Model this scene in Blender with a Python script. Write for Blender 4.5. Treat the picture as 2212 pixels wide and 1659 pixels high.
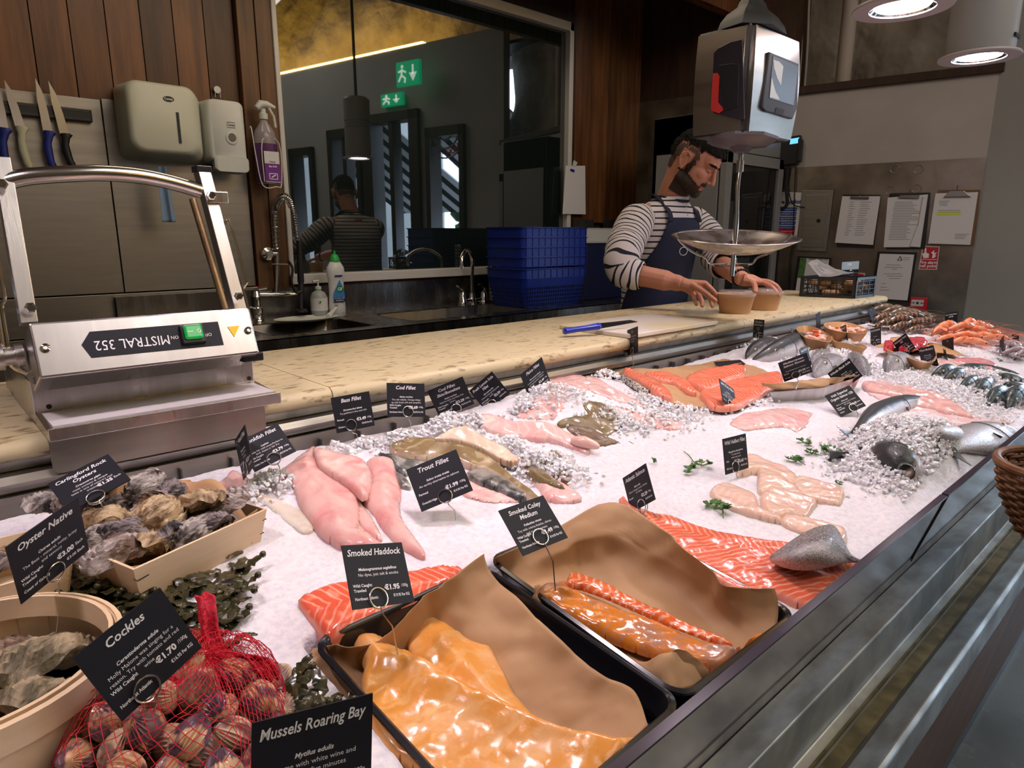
import bpy, bmesh, math, random
import numpy as np
from mathutils import Vector, Matrix
for _o in list(bpy.data.objects): bpy.data.objects.remove(_o)
SC = bpy.context.scene
COL = SC.collection
R = math.radians
# ---------------------------------------------------------------- camera (X runs along the counter, Y towards the kitchen wall)
FPX, PITCH, YAW, CAMH, CX, CY = 1440.0, R(12.6), R(47.5), 1.30, 1106.0, 829.5
_fh = np.array([math.cos(YAW), math.sin(YAW), 0.0]); _rt = np.array([math.sin(YAW), -math.cos(YAW), 0.0])
_fw = _fh * math.cos(PITCH) + np.array([0, 0, -math.sin(PITCH)]); _up = np.cross(_rt, _fw)
_cp = np.array([0.0, 0.0, CAMH])
cam = bpy.data.cameras.new('camera'); cam.sensor_width = 36; cam.lens = FPX / 2212 * 36; cam.clip_start = 0.02; cam.clip_end = 100
camo = bpy.data.objects.new('camera', cam); COL.objects.link(camo); SC.camera = camo
camo.matrix_world = Matrix(((_rt[0], _up[0], -_fw[0], 0), (_rt[1], _up[1], -_fw[1], 0), (_rt[2], _up[2], -_fw[2], CAMH), (0, 0, 0, 1)))
def ray(x, y): return _fw + _rt * (x - CX) / FPX - _up * (y - CY) / FPX
def at(x, y, ax, v):                                   # a pixel of the 2212x1659 frame onto the plane ax = v
    d = ray(x, y); i = 'xyz'.index(ax); return Vector(_cp + d * ((v - _cp[i]) / d[i]))
def atp(x, y, p0, n):
    d = ray(x, y); n = np.array(n, float); return Vector(_cp + d * (np.dot(np.array(p0, float) - _cp, n) / np.dot(d, n)))
def atd(x, y, t): return Vector(_cp + ray(x, y) * t)
# ---------------------------------------------------------------- world: overcast daylight outside the shop front
W = bpy.data.worlds.new('sky'); SC.world = W; W.use_nodes = True
_wn = W.node_tree.nodes; _bg = _wn['Background']
_bg.inputs['Color'].default_value = (0.62, 0.78, 1.0, 1); _bg.inputs['Strength'].default_value = 15.0
SC.view_settings.view_transform = 'Standard'; SC.view_settings.look = 'None'; SC.view_settings.gamma = 1
SC.view_settings.exposure = 0.55; SC.view_settings.use_curve_mapping = False
SC.cycles.max_bounces = 8; SC.cycles.glossy_bounces = 4; SC.cycles.diffuse_bounces = 3; SC.cycles.transmission_bounces = 6
SC.cycles.transparent_max_bounces = 12; SC.cycles.caustics_reflective = False; SC.cycles.caustics_refractive = False
SC.cycles.sample_clamp_indirect = 4.0; SC.cycles.use_denoising = True
LAMP_W = 16.0
def light(name, kind, loc, power, color=(1, 1, 1), size=0.2, aim=None, spot=None, sizey=None, blend=.6):
    l = bpy.data.lights.new(name, kind); l.energy = power; l.color = color
    if kind == 'AREA':
        l.size = size
        if sizey: l.shape = 'RECTANGLE'; l.size_y = sizey
        else: l.shape = 'DISK'
    if kind == 'SPOT': l.spot_size = R(spot or 60); l.spot_blend = blend; l.shadow_soft_size = size
    if kind == 'POINT': l.shadow_soft_size = size
    o = bpy.data.objects.new(name, l); COL.objects.link(o); o.location = loc
    if aim is not None:
        o.rotation_euler = (Vector(aim) - Vector(loc)).to_track_quat('-Z', 'Y').to_euler()
    return o
# broad unseen area lights added as ambient fill for the kitchen and the shop
light('kitchen_fill', 'AREA', (1.6, 1.95, 2.9), 8.0, (1.0, .80, .58), 2.2, (1.6, 2.1, 0), sizey=.25)
light('shop_fill', 'AREA', (2.2, -1.6, 3.9), 42, (1.0, .93, .86), 3.0, (2.4, -.4, 0), sizey=2.0)
# ---------------------------------------------------------------- helpers
rnd = random.Random(7)
_h = np.random.RandomState(3).rand(256, 256)
def vnoise(x, y):
    x = np.asarray(x, float); y = np.asarray(y, float)
    xi = np.floor(x).astype(int); yi = np.floor(y).astype(int); fx = x - xi; fy = y - yi
    fx = fx * fx * (3 - 2 * fx); fy = fy * fy * (3 - 2 * fy)
    g = lambda a, b: _h[a % 256, b % 256]
    return (g(xi, yi) * (1 - fx) + g(xi + 1, yi) * fx) * (1 - fy) + (g(xi, yi + 1) * (1 - fx) + g(xi + 1, yi + 1) * fx) * fy
def fbm(x, y, o=3):
    s = 0; a = .5
    for i in range(o): s = s + a * (vnoise(x * 2 ** i + 17 * i, y * 2 ** i + 5 * i) - .5) * 2; a *= .5
    return s
MATS = {}
def mat(name, col, rough=.5, metal=0.0, col2=None, nscale=8, ndetail=4, nstretch=(1, 1, 1), contrast=(.35, .65), bump=0, bscale=40,
        sss=0, trans=0, coat=0, emit=0, emcol=None, spec=.5, ior=1.45, coord='Object', island=None, alpha=1, bdist=.002, sheen=0, rough2=None, kind='noise'):
    if name in MATS: return MATS[name]
    m = bpy.data.materials.new(name); m.use_nodes = True; nt = m.node_tree; N = nt.nodes; L = nt.links
    b = N['Principled BSDF']; c4 = lambda c: (c[0], c[1], c[2], 1)
    b.inputs['Base Color'].default_value = c4(col); b.inputs['Roughness'].default_value = rough; b.inputs['Metallic'].default_value = metal
    b.inputs['IOR'].default_value = ior; b.inputs['Specular IOR Level'].default_value = spec
    if sss:
        b.inputs['Subsurface Weight'].default_value = sss; b.inputs['Subsurface Radius'].default_value = (1, .45, .3); b.inputs['Subsurface Scale'].default_value = .01
    if trans: b.inputs['Transmission Weight'].default_value = trans
    if coat: b.inputs['Coat Weight'].default_value = coat; b.inputs['Coat Roughness'].default_value = .12
    if sheen: b.inputs['Sheen Weight'].default_value = sheen
    if emit: b.inputs['Emission Color'].default_value = c4(emcol or col); b.inputs['Emission Strength'].default_value = emit
    if alpha < 1: b.inputs['Alpha'].default_value = alpha
    if col2 or bump or rough2:
        tc = N.new('ShaderNodeTexCoord'); mp = N.new('ShaderNodeMapping'); mp.inputs['Scale'].default_value = nstretch
        L.new(tc.outputs[coord], mp.inputs['Vector'])
    if col2 or rough2:
        if kind == 'voronoi':
            n = N.new('ShaderNodeTexVoronoi'); n.inputs['Scale'].default_value = nscale; out = n.outputs['Distance']
        else:
            n = N.new('ShaderNodeTexNoise'); n.inputs['Scale'].default_value = nscale; n.inputs['Detail'].default_value = ndetail; out = n.outputs['Fac']
        L.new(mp.outputs['Vector'], n.inputs['Vector'])
        r = N.new('ShaderNodeMapRange'); r.inputs['From Min'].default_value = contrast[0]; r.inputs['From Max'].default_value = contrast[1]
        L.new(out, r.inputs['Value'])
        if col2:
            x = N.new('ShaderNodeMix'); x.data_type = 'RGBA'; x.inputs['A'].default_value = c4(col); x.inputs['B'].default_value = c4(col2)
            L.new(r.outputs['Result'], x.inputs['Factor']); last = x.outputs['Result']
            if island:
                g = N.new('ShaderNodeNewGeometry'); hs = N.new('ShaderNodeHueSaturation'); rr = N.new('ShaderNodeMapRange')
                rr.inputs['To Min'].default_value = 1 - island; rr.inputs['To Max'].default_value = 1 + island
                L.new(g.outputs['Random Per Island'], rr.inputs['Value']); L.new(rr.outputs['Result'], hs.inputs['Value']); L.new(last, hs.inputs['Color']); last = hs.outputs['Color']
            L.new(last, b.inputs['Base Color'])
            m['mix'] = x.name
        if rough2 is not None:
            q = N.new('ShaderNodeMapRange'); q.inputs['To Min'].default_value = rough; q.inputs['To Max'].default_value = rough2
            L.new(r.outputs['Result'], q.inputs['Value']); L.new(q.outputs['Result'], b.inputs['Roughness'])
    if bump:
        n2 = N.new('ShaderNodeTexNoise'); n2.inputs['Scale'].default_value = bscale; n2.inputs['Detail'].default_value = 3
        L.new(mp.outputs['Vector'], n2.inputs['Vector']); bp = N.new('ShaderNodeBump'); bp.inputs['Strength'].default_value = bump; bp.inputs['Distance'].default_value = bdist
        L.new(n2.outputs['Fac'], bp.inputs['Height']); L.new(bp.outputs['Normal'], b.inputs['Normal'])
    MATS[name] = m
    return m
def ramp_attr(m, attr, stops, mixwith=None):
    """drives base colour by a stored surface attribute (where on the body a point lies)"""
    nt = m.node_tree; N = nt.nodes; L = nt.links; b = N['Principled BSDF']
    a = N.new('ShaderNodeAttribute'); a.attribute_name = attr; cr = N.new('ShaderNodeValToRGB')
    e = cr.color_ramp.elements
    while len(e) < len(stops): e.new(.5)
    for q, (p, c) in zip(e, stops): q.position = p; q.color = (c[0], c[1], c[2], 1)
    L.new(a.outputs['Fac'], cr.inputs['Fac'])
    return cr.outputs['Color']
WORLD = {}
def _wp(o): return WORLD.get(o.name, Vector((0, 0, 0)))
def tag(o, label=None, cat=None, group=None, kind=None):
    if label: o['label'] = label
    if cat: o['category'] = cat
    if group: o['group'] = group
    if kind: o['kind'] = kind
    return o
def thing(name, loc, label, cat, group=None):
    o = bpy.data.objects.new(name, None); COL.objects.link(o); o.location = Vector(loc); o.empty_display_size = .05
    WORLD[o.name] = Vector(loc); return tag(o, label, cat, group)
class MB:
    def __init__(s): s.v = []; s.f = []; s.uv = None; s.at = {}; s.fm = []; s.mi = 0
    def add(s, V, F):
        k = len(s.v); s.v += [tuple(p) for p in V]; s.f += [tuple(i + k for i in q) for q in F]; s.fm += [s.mi] * len(F); return s
    def box(s, a, b, M=None):
        x0, y0, z0 = a; x1, y1, z1 = b
        V = [Vector(p) for p in ((x0, y0, z0), (x1, y0, z0), (x1, y1, z0), (x0, y1, z0), (x0, y0, z1), (x1, y0, z1), (x1, y1, z1), (x0, y1, z1))]
        if M: V = [M @ p for p in V]
        return s.add(V, [(0, 3, 2, 1), (4, 5, 6, 7), (0, 1, 5, 4), (1, 2, 6, 5), (2, 3, 7, 6), (3, 0, 4, 7)])
    def cb(s, c, sz, M=None):
        h = [q / 2 for q in sz]; return s.box([c[i] - h[i] for i in range(3)], [c[i] + h[i] for i in range(3)], M)
    def rings(s, RR, close=True, caps=True):
        n = len(RR[0]); V = [p for r in RR for p in r]; F = []
        for i in range(len(RR) - 1):
            for j in range(n if close else n - 1):
                k = (j + 1) % n; F.append((i * n + j, i * n + k, (i + 1) * n + k, (i + 1) * n + j))
        if caps: F.append(tuple(range(n - 1, -1, -1))); F.append(tuple((len(RR) - 1) * n + j for j in range(n)))
        return s.add(V, F)
    def tube(s, P, r, n=8, caps=True, closed=False):
        P = [Vector(p) for p in P]; rr = r if hasattr(r, '__len__') else [r] * len(P); RR = []; pn = None
        for i, p in enumerate(P):
            if closed: t = P[(i + 1) % len(P)] - P[i - 1]
            else: t = (P[min(i + 1, len(P) - 1)] - P[max(i - 1, 0)])
            t = t.normalized() if t.length > 1e-9 else Vector((0, 0, 1))
            if pn is None: pn = t.orthogonal().normalized()
            else: pn = (pn - t * pn.dot(t)); pn = pn.normalized() if pn.length > 1e-6 else t.orthogonal().normalized()
            bn = t.cross(pn); RR.append([p + (pn * math.cos(a) + bn * math.sin(a)) * rr[i] for a in [2 * math.pi * k / n for k in range(n)]])
        if closed: RR.append(RR[0]); return s.rings(RR, caps=False)
        return s.rings(RR, caps=caps)
    def lathe(s, prof, c=(0, 0, 0), n=24, M=None, sx=1, sy=1, caps=True):
        c = Vector(c); RR = []
        for r, z in prof:
            ring = [Vector((math.cos(a) * r * sx, math.sin(a) * r * sy, z)) for a in [2 * math.pi * k / n for k in range(n)]]
            RR.append([(M @ p if M else p) + c for p in ring])
        return s.rings(RR, caps=caps)
    def ball(s, c, r, n=12, m=8, M=None, fn=None):
        c = Vector(c); r = r if hasattr(r, '__len__') else (r, r, r); RR = []
        for i in range(m + 1):
            th = math.pi * (i + .02) / (m + .04)
            ring = []
            for k in range(n):
                a = 2 * math.pi * k / n; d = Vector((math.sin(th) * math.cos(a), math.sin(th) * math.sin(a), math.cos(th)))
                p = Vector((d.x * r[0], d.y * r[1], d.z * r[2]))
                if fn: p = fn(p, d)
                ring.append((M @ p if M else p) + c)
            RR.append(ring)
        return s.rings(RR)
    def prism(s, poly, z0, z1, M=None):
        n = len(poly); V = [Vector((p[0], p[1], z0)) for p in poly] + [Vector((p[0], p[1], z1)) for p in poly]
        if M: V = [M @ p for p in V]
        return s.add(V, [tuple(range(n - 1, -1, -1)), tuple(range(n, 2 * n))] + [(i, (i + 1) % n, n + (i + 1) % n, n + i) for i in range(n)])
    def sweep(s, prof, p0, p1):          # (y,z) profile extruded along X
        n = len(prof); V = [Vector((p0, y, z)) for y, z in prof] + [Vector((p1, y, z)) for y, z in prof]
        return s.add(V, [tuple(range(n)), tuple(range(2 * n - 1, n - 1, -1))] + [(i, n + i, n + (i + 1) % n, (i + 1) % n) for i in range(n)])
    def build(s, name, m, parent=None, smooth=False, bevel=0, seg=2, label=None, sub=0, autosm=40, solid=0, origin=None):
        V = [Vector(p) for p in s.v]
        if not V: return None
        if parent is not None: org = _wp(parent)
        elif origin is not None: org = Vector(origin)
        else:
            xs = [p.x for p in V]; ys = [p.y for p in V]; zs = [p.z for p in V]; org = Vector(((min(xs) + max(xs)) / 2, (min(ys) + max(ys)) / 2, min(zs)))
        me = bpy.data.meshes.new(name); me.from_pydata([p - org for p in V], [], s.f)
        for mm in (m if isinstance(m, (list, tuple)) else [m]): me.materials.append(mm)
        if isinstance(m, (list, tuple)): me.polygons.foreach_set('material_index', s.fm)
        if s.uv is not None:
            ul = me.uv_layers.new(name='UVMap'); li = np.zeros(len(me.loops), int); me.loops.foreach_get('vertex_index', li)
            ul.data.foreach_set('uv', np.asarray(s.uv, dtype=np.float32)[li].ravel())
        for k, a in s.at.items():
            t = me.attributes.new(k, 'FLOAT', 'POINT'); t.data.foreach_set('value', np.asarray(a, dtype=np.float32))
        bm = bmesh.new(); bm.from_mesh(me); bmesh.ops.recalc_face_normals(bm, faces=bm.faces)
        if smooth:
            for f in bm.faces: f.smooth = True
            for e in bm.edges:
                if len(e.link_faces) == 2 and e.calc_face_angle(0) > R(autosm): e.smooth = False
        bm.to_mesh(me); bm.free()
        o = bpy.data.objects.new(name, me); COL.objects.link(o)
        if parent is not None: o.parent = parent; WORLD[o.name] = org
        else: o.location = org; WORLD[o.name] = org
        if solid: md = o.modifiers.new('thick', 'SOLIDIFY'); md.thickness = solid; md.offset = 0
        if bevel: md = o.modifiers.new('bevel', 'BEVEL'); md.width = bevel; md.segments = seg; md.limit_method = 'ANGLE'; md.angle_limit = R(35)
        if sub: md = o.modifiers.new('sub', 'SUBSURF'); md.levels = sub; md.render_levels = sub
        if label: o['label'] = label
        return o
def rot(ax, a): return Matrix.Rotation(R(a), 4, ax)
def frame(o, x, y, z): # matrix from origin and three axes
    x, y, z = Vector(x), Vector(y), Vector(z)
    return Matrix(((x.x, y.x, z.x, o[0]), (x.y, y.y, z.y, o[1]), (x.z, y.z, z.z, o[2]), (0, 0, 0, 1)))
_tc = {}
def text_geo(txt, size=1, bold=0, shear=0, res=2):
    k = (txt, bold, shear, res)
    if k not in _tc:
        cu = bpy.data.curves.new('t', 'FONT'); cu.body = txt; cu.offset = bold; cu.shear = shear; cu.resolution_u = res; cu.align_x = 'CENTER'; cu.align_y = 'CENTER'
        o = bpy.data.objects.new('t', cu); COL.objects.link(o); dg = bpy.context.evaluated_depsgraph_get()
        me = bpy.data.meshes.new_from_object(o.evaluated_get(dg)); V = [v.co.copy() for v in me.vertices]; F = [tuple(p.vertices) for p in me.polygons]
        bpy.data.objects.remove(o); bpy.data.curves.remove(cu); bpy.data.meshes.remove(me); _tc[k] = (V, F)
    return _tc[k]
def put_text(mb, txt, M, cx, cy, h, maxw=None, align='c', bold=.0, shear=0, lift=.0003, w=None, res=2):
    V, F = text_geo(txt, 1, bold, shear, res)
    if not V: return
    x0 = min(v.x for v in V); x1 = max(v.x for v in V); s = h; sx = s
    if w: sx = w / (x1 - x0)
    elif maxw and (x1 - x0) * s > maxw: sx = maxw / (x1 - x0)
    off = {'c': (x0 + x1) / 2, 'l': x0, 'r': x1}[align]
    mb.add([M @ Vector(((v.x - off) * sx + cx, v.y * s + cy, lift)) for v in V], F)
def curve(P, k=6, closed=False):         # Catmull-Rom
    P = [Vector(p) for p in P]; out = []; n = len(P)
    for i in range(n if closed else n - 1):
        g = lambda j: P[j % n] if closed else P[max(0, min(n - 1, j))]
        a, b, c, d = g(i - 1), g(i), g(i + 1), g(i + 2)
        for t in [j / k for j in range(k)]:
            out.append(.5 * ((2 * b) + (c - a) * t + (2 * a - 5 * b + 4 * c - d) * t * t + (3 * b - a - 3 * c + d) * t ** 3))
    if not closed: out.append(P[-1])
    return out
def dup(root, loc=None, label=None, rotz=None, scale=None, mw=None):
    def cp(o, par):
        c = o.copy(); COL.objects.link(c)
        if par is not None: c.parent = par
        for ch in o.children: cp(ch, c)
        return c
    c = cp(root, None)
    if mw is not None: c.matrix_world = mw
    else:
        if loc is not None: c.location = loc
        if rotz is not None: c.rotation_euler = (0, 0, rotz)
        if scale: c.scale = scale if hasattr(scale, '__len__') else (scale,) * 3
    if label: c['label'] = label
    return c
# ---------------------------------------------------------------- materials
STEEL = mat('brushed_steel', (.37, .345, .31), .34, 1, (.30, .28, .25), 3, 5, (1, 1, 14), bump=.08, bscale=60, rough2=.42)
STEELB = mat('bright_steel', (.60, .57, .56), .26, 1, (.48, .46, .45), 6, 4, (8, 1, 1), bump=.03, bscale=40, rough2=.34)
STEELD = mat('dull_steel', (.33, .315, .30), .38, 1, (.24, .23, .22), 4, 5, (6, 1, 1), bump=.06, bscale=30, rough2=.5)
GALV = mat('galvanised_steel', (.40, .42, .41), .42, .9, (.24, .25, .25), 14, 6, (1, 2, 1), bump=.05, bscale=50, rough2=.6)
CHROME = mat('chrome', (.8, .78, .76), .12, 1)
WOODW = mat('red_cedar', (.155, .062, .019), .42, 0, (.075, .029, .010), 5, 6, (6, 6, .5), island=.4, bump=.15, bscale=30)
WOODP = mat('pine_post', (.16, .075, .028), .45, 0, (.08, .035, .013), 6, 6, (6, 6, .5), bump=.1, bscale=30)
DARKW = mat('dark_wood', (.05, .018, .008), .5, 0, (.025, .01, .005), 5, 5, (6, 6, .5), island=.3)
BLACKP = mat('black_plastic', (.012, .012, .014), .35)
BLACKM = mat('matt_black', (.008, .008, .009), .7)
WHITEP = mat('white_plastic', (.62, .64, .62), .35)
CREAM = mat('cream_plastic', (.60, .61, .50), .38)
WHITEPAINT = mat('white_paint', (.48, .44, .41), .75, 0, (.40, .37, .345), 2, 4, bump=.03, bscale=80)
GREYPAINT = mat('grey_green_paint', (.42, .43, .41), .8, 0, (.38, .385, .37), 1.5, 4, bump=.03, bscale=60)
FRAMEW = mat('white_frame', (.62, .60, .58), .5)
FOAM = mat('sprayed_foam', (.36, .31, .25), .85, 0, (.22, .18, .14), 3, 6, bump=.9, bscale=4, bdist=.08)
GLASSD = mat('dark_glazing', (.010, .016, .015), .015, 0, spec=1.0, ior=1.9)
BLUEP = mat('blue_plastic', (.008, .03, .30), .4)
STONE = mat('cream_stone', (.64, .54, .33), .35, 0, (.22, .15, .07), 75, 6, (.4, 1, 1), contrast=(.56, .70), bump=.05, bscale=50)
ICE = mat('crushed_ice', (.86, .84, .88), .35, 0, (.74, .72, .80), 130, 6, contrast=(.42, .68), bump=.55, bscale=260, bdist=.003, sss=.25, spec=.6)
PAPERK = mat('kraft_paper', (.50, .30, .15), .62, 0, (.42, .24, .115), 7, 4, bump=.25, bscale=22, bdist=.004)
PAPERW = mat('white_paper', (.70, .68, .70), .8)
CARD = mat('black_card', (.012, .013, .019), .5, spec=.3)
INK = mat('white_ink', (.85, .85, .88), .6, emit=0)
DINK = mat('dark_ink', (.03, .03, .04), .7)
WIRE = mat('wire', (.6, .57, .54), .25, 1)
VENEER = mat('poplar_veneer', (.80, .62, .42), .55, 0, (.68, .48, .29), 5, 5, (1, 1, 6), bump=.08, bscale=40)
KRAFTB = mat('kraft_board', (.52, .29, .13), .6, 0, (.46, .25, .11), 20, 3)
CLEAR = mat('clear_plastic', (.8, .8, .8), .08, alpha=.22, spec=.8)
ORANGEG = mat('led_glow', (1, .6, .12), .5, emit=60, emcol=(1, .60, .10))
# ---------------------------------------------------------------- the room
def struct(name, mb, m, **k):
    o = mb.build(name, m, **k); o['kind'] = 'structure'; return o
WY = 3.0                                                   # kitchen wall
# floor, ceilings
struct('floor', MB().box((-5, -6, -.05), (9, 3.3, 0)), mat('concrete_floor', (.16, .175, .18), .4, 0, (.09, .10, .10), 3, 7, bump=.1, bscale=30, rough2=.2))
struct('ceiling', MB().box((-5, -6, 4.4), (9, 2.38, 4.5)), mat('ceiling_paint', (.16, .14, .12), .9))
struct('ceiling_kitchen', MB().box((-2, 2.42, 2.92), (4.4, 3.1, 2.98)), mat('recess_black', (.02, .012, .008), .8))
# kitchen wall: cedar boards, real boards with grooves
b = MB(); x = -2.0; r2 = random.Random(5)
while x < 1.185:
    w = .118; b.box((x + .002, WY, 1.6), (x + w - .002, WY + .03, 2.92)); x += w
b.box((-2, WY + .02, 0), (1.3, WY + .05, 2.92))
x = 3.24
while x < 3.66:
    w = .085; b.box((x + .0015, WY - .02, 1.38), (x + w - .0015, WY + .03, 2.92)); x += w
b.box((3.2, WY + .02, 0), (4.2, WY + .05, 2.92)); b.box((1.3, WY + .02, 2.53), (3.25, WY + .05, 2.92)); b.box((1.3, WY + .02, 0), (3.25, WY + .05, 1.1))
struct('wall_back', b, WOODW)
struct('trim_1', MB().box((1.19, WY - .035, .95), (1.262, WY + .02, 2.92)).box((1.266, WY - .035, .95), (1.335, WY + .02, 2.92)), WOODP, bevel=.002)
struct('trim_2', MB().box((1.3, WY - .03, 2.535), (3.22, WY + .02, 2.92)).box((3.215, WY - .03, .95), (3.25, WY + .02, 2.6)), DARKW, bevel=.002)
struct('trim_3', MB().box((1.335, WY - .03, 1.045), (3.3, WY + .02, 1.075)), WOODP, bevel=.002)
# steel cladding of the wall left of the window
struct('wall_panel_1', MB().box((-1.6, WY - .012, 1.08), (.66, WY + .0, 1.79)).box((.664, WY - .014, 1.08), (1.185, WY, 1.795)).box((-1.6, WY - .02, .93), (1.185, WY, 1.074)).box((-1.6, WY - .026, .2), (1.185, WY, .925)), STEEL, bevel=.001)
struct('wall_panel_2', MB().box((3.26, WY - .025, .9), (3.46, WY - .021, 1.40)).box((3.56, WY - .03, .9), (3.9, WY - .021, 1.40)), STEELD)
# window to the dark cold room, white frame
wf = MB()
X0, X1, Z0, Z1 = 1.335, 3.215, 1.078, 2.535
wf.box((X0, WY - .045, Z0), (X0 + .022, WY + .02, Z1)).box((X1 - .035, WY - .045, Z0), (X1, WY + .02, Z1)).box((X0, WY - .045, Z1 - .05), (X1, WY + .02, Z1)).box((X0, WY - .06, Z0), (X1, WY + .02, Z0 + .045))
win = thing('window_1', (2.2, WY, Z0), None, None); win['kind'] = 'structure'
wf.build('window_frame', FRAMEW, win, bevel=.004)
MB().box((X0 + .02, WY - .008, Z0 + .04), (X1 - .03, WY + .004, Z1 - .04)).build('window_pane', GLASSD, win)
# bulkhead over the kitchen opening, clad in cedar
b = MB(); x = -1.9
while x < 4.05:
    b.box((x + .0015, 2.38, 2.62), (x + .0835, 2.41, 4.4)); x += .085
b.box((-2, 2.41, 2.615), (4.1, 2.44, 4.4))
struct('wall_bulkhead', b, mat('cedar_fascia', (.17, .062, .02), .4, 0, (.09, .03, .01), 5, 5, (6, 6, .5), island=.3))
# right end wall, turned 12 degrees, meets the shop front wall at an obtuse corner
WP = Vector((4.3, 1.5, 0)); WD = Vector((-.213, .977, 0)).normalized(); WN = Vector((-.977, -.213, 0)).normalized()  # WN faces the room
def onwall(px, py, off=0): return atp(px, py, WP + WN * off, WN)
def wallM(p): return frame(p, -WD, Vector((0, 0, 1)), WN)   # local x to the right as seen, y up, z out of the wall
CORNER = WP - WD * (.456 / .977)
def wbox(mb, s0, s1, z0, z1, d0, d1, P=CORNER, D=WD, Nn=WN):
    V = [P + D * s + Nn * d + Vector((0, 0, z)) for z in (z0, z1) for s, d in ((s0, d0), (s1, d0), (s1, d1), (s0, d1))]
    return mb.add(V, [(0, 1, 2, 3), (4, 5, 6, 7), (0, 1, 5, 4), (1, 2, 6, 5), (2, 3, 7, 6), (3, 0, 4, 7)])
struct('wall_right', wbox(wbox(MB(), 0, 2.1, 0, 1.70, -.10, 0), 0, 2.1, 1.70, 2.125, -.10, 0), WHITEPAINT)
b = wbox(MB(), .0, 1.07, .0, 1.705, 0, .006); b = wbox(b, 1.075, 2.1, 0, 2.19, 0, .012)
struct('wall_panel_3', b, mat('stained_steel', (.30, .26, .215), .4, 1, (.20, .17, .14), 5, 6, bump=.5, bscale=5, bdist=.012, rough2=.28))
struct('wall_right_cladding', wbox(MB(), 1.03, 2.6, 2.185, 4.4, -.3, .008), DARKW)
struct('wall_daylight_block', wbox(wbox(MB(), -.3, 2.6, 1.98, 2.0, -.6, -.1), -.3, 8.6, 3.02, 3.05, -.9, -.1, CORNER, Vector((-.213, -.977, 0)).normalized(), Vector((-.977, .213, 0)).normalized()), DARKW)  # unseen ledges added to keep sky light out of the gaps behind the walls
struct('trim_4', wbox(MB(), -.02, 1.03, 2.125, 2.17, -.10, .02), DARKW, bevel=.003)
# sprayed foam wall set back behind the low walls
def foam_wall(name, P, D, Nn, L, off, z0, z1, nx, nz):
    V = []; F = []
    for j in range(nz + 1):
        for i in range(nx + 1):
            s = L * i / nx; z = z0 + (z1 - z0) * j / nz
            d = .11 * fbm(np.array(s * 1.7 + 3), np.array(z * 1.9), 3) + .03 * float(vnoise(s * 9, z * 4 + s * 5))
            V.append(P + D * (s - .3) + Nn * (-off + float(d)) + Vector((0, 0, z)))
    for j in range(nz):
        for i in range(nx): k = j * (nx + 1) + i; F.append((k, k + 1, k + nx + 2, k + nx + 1))
    return struct(name, MB().add(V, F), FOAM, smooth=True)
foam_wall('wall_right_foam', CORNER, WD, WN, 2.6, .32, 2.0, 4.4, 90, 80)
FD = Vector((-.213, -.977, 0)).normalized(); FN = Vector((-.977, .213, 0)).normalized()   # shop front wall
foam_wall('wall_front_foam', CORNER, FD, FN, 8.5, .42, 3.0, 4.5, 190, 50)
p0 = onwall(1828, 100, -.13)
t = thing('service_pipe', (p0.x, p0.y, 2.1), 'painted vertical service pipe running up the foam wall', 'pipe')
MB().tube([(p0.x, p0.y, 2.05), (p0.x, p0.y, 4.4)], .042, 16).build('pipe', mat('pipe_paint', (.42, .36, .31), .7), t, smooth=True)
MB().tube([(p0.x, p0.y, 3.3), (p0.x, p0.y, 3.36)], .05, 16).build('coupling', MATS['pipe_paint'], t, smooth=True)
for k, (a, nm) in enumerate(((1722, 'leftmost'), (1735, 'second from the left'), (1748, 'third from the left'))):
    q = onwall(a, 60, -.16)
    tag(MB().tube(curve([(q.x, q.y, 4.4), (q.x + .01, q.y, 3.4), (q.x - .015, q.y + .01, 2.8), (q.x, q.y, 2.4), (q.x + .01, q.y, 2.1)]), .007, 6).build('electric_cable', MATS['pipe_paint'], smooth=True),
        'pale cable hanging down the foam wall beside the cedar fascia, ' + nm, 'cable', 'cables down the foam wall')
# ---------------------------------------------------------------- shop front (seen mirrored in the dark window)
MY = WY - .008
def vf(px, py, off=0):                                     # pixel of a mirrored thing -> point on the real front wall
    d = ray(px, py); P = CORNER + FN * off
    # mirrored ray: travels to MY then back
    Pm = np.array([P.x, 2 * MY - P.y, 0]); Nm = np.array([FN.x, -FN.y, 0])
    q = _cp + d * (np.dot(Pm - _cp, Nm) / np.dot(d, Nm)); return Vector((q[0], 2 * MY - q[1], q[2]))
def sf(p): return (p - CORNER).dot(FD)
holes = {}
def S(px, py=400): return sf(vf(px, py))
s_w3 = (S(1008), S(927)); s_d = (S(912), S(795)); s_w2 = (S(786), S(718)); s_w1 = (S(684), S(634))
ztop = 3.15
cuts = sorted([(*s_w3, .85, 2.35), (*s_d, 0, 2.55), (*s_w2, .85, 2.45), (*s_w1, .2, 2.3)])
b = MB(); cur = -.02
for a0, a1, z0, z1 in cuts:
    wbox(b, cur, a0, 0, ztop, -.1, 0, CORNER, FD, FN); wbox(b, a0, a1, z1, ztop, -.1, 0, CORNER, FD, FN)
    if z0 > 0: wbox(b, a0, a1, 0, z0, -.1, 0, CORNER, FD, FN)
    cur = a1
wbox(b, cur, 8.2, 0, ztop, -.1, 0, CORNER, FD, FN)
struct('wall_front', b, GREYPAINT)
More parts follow.
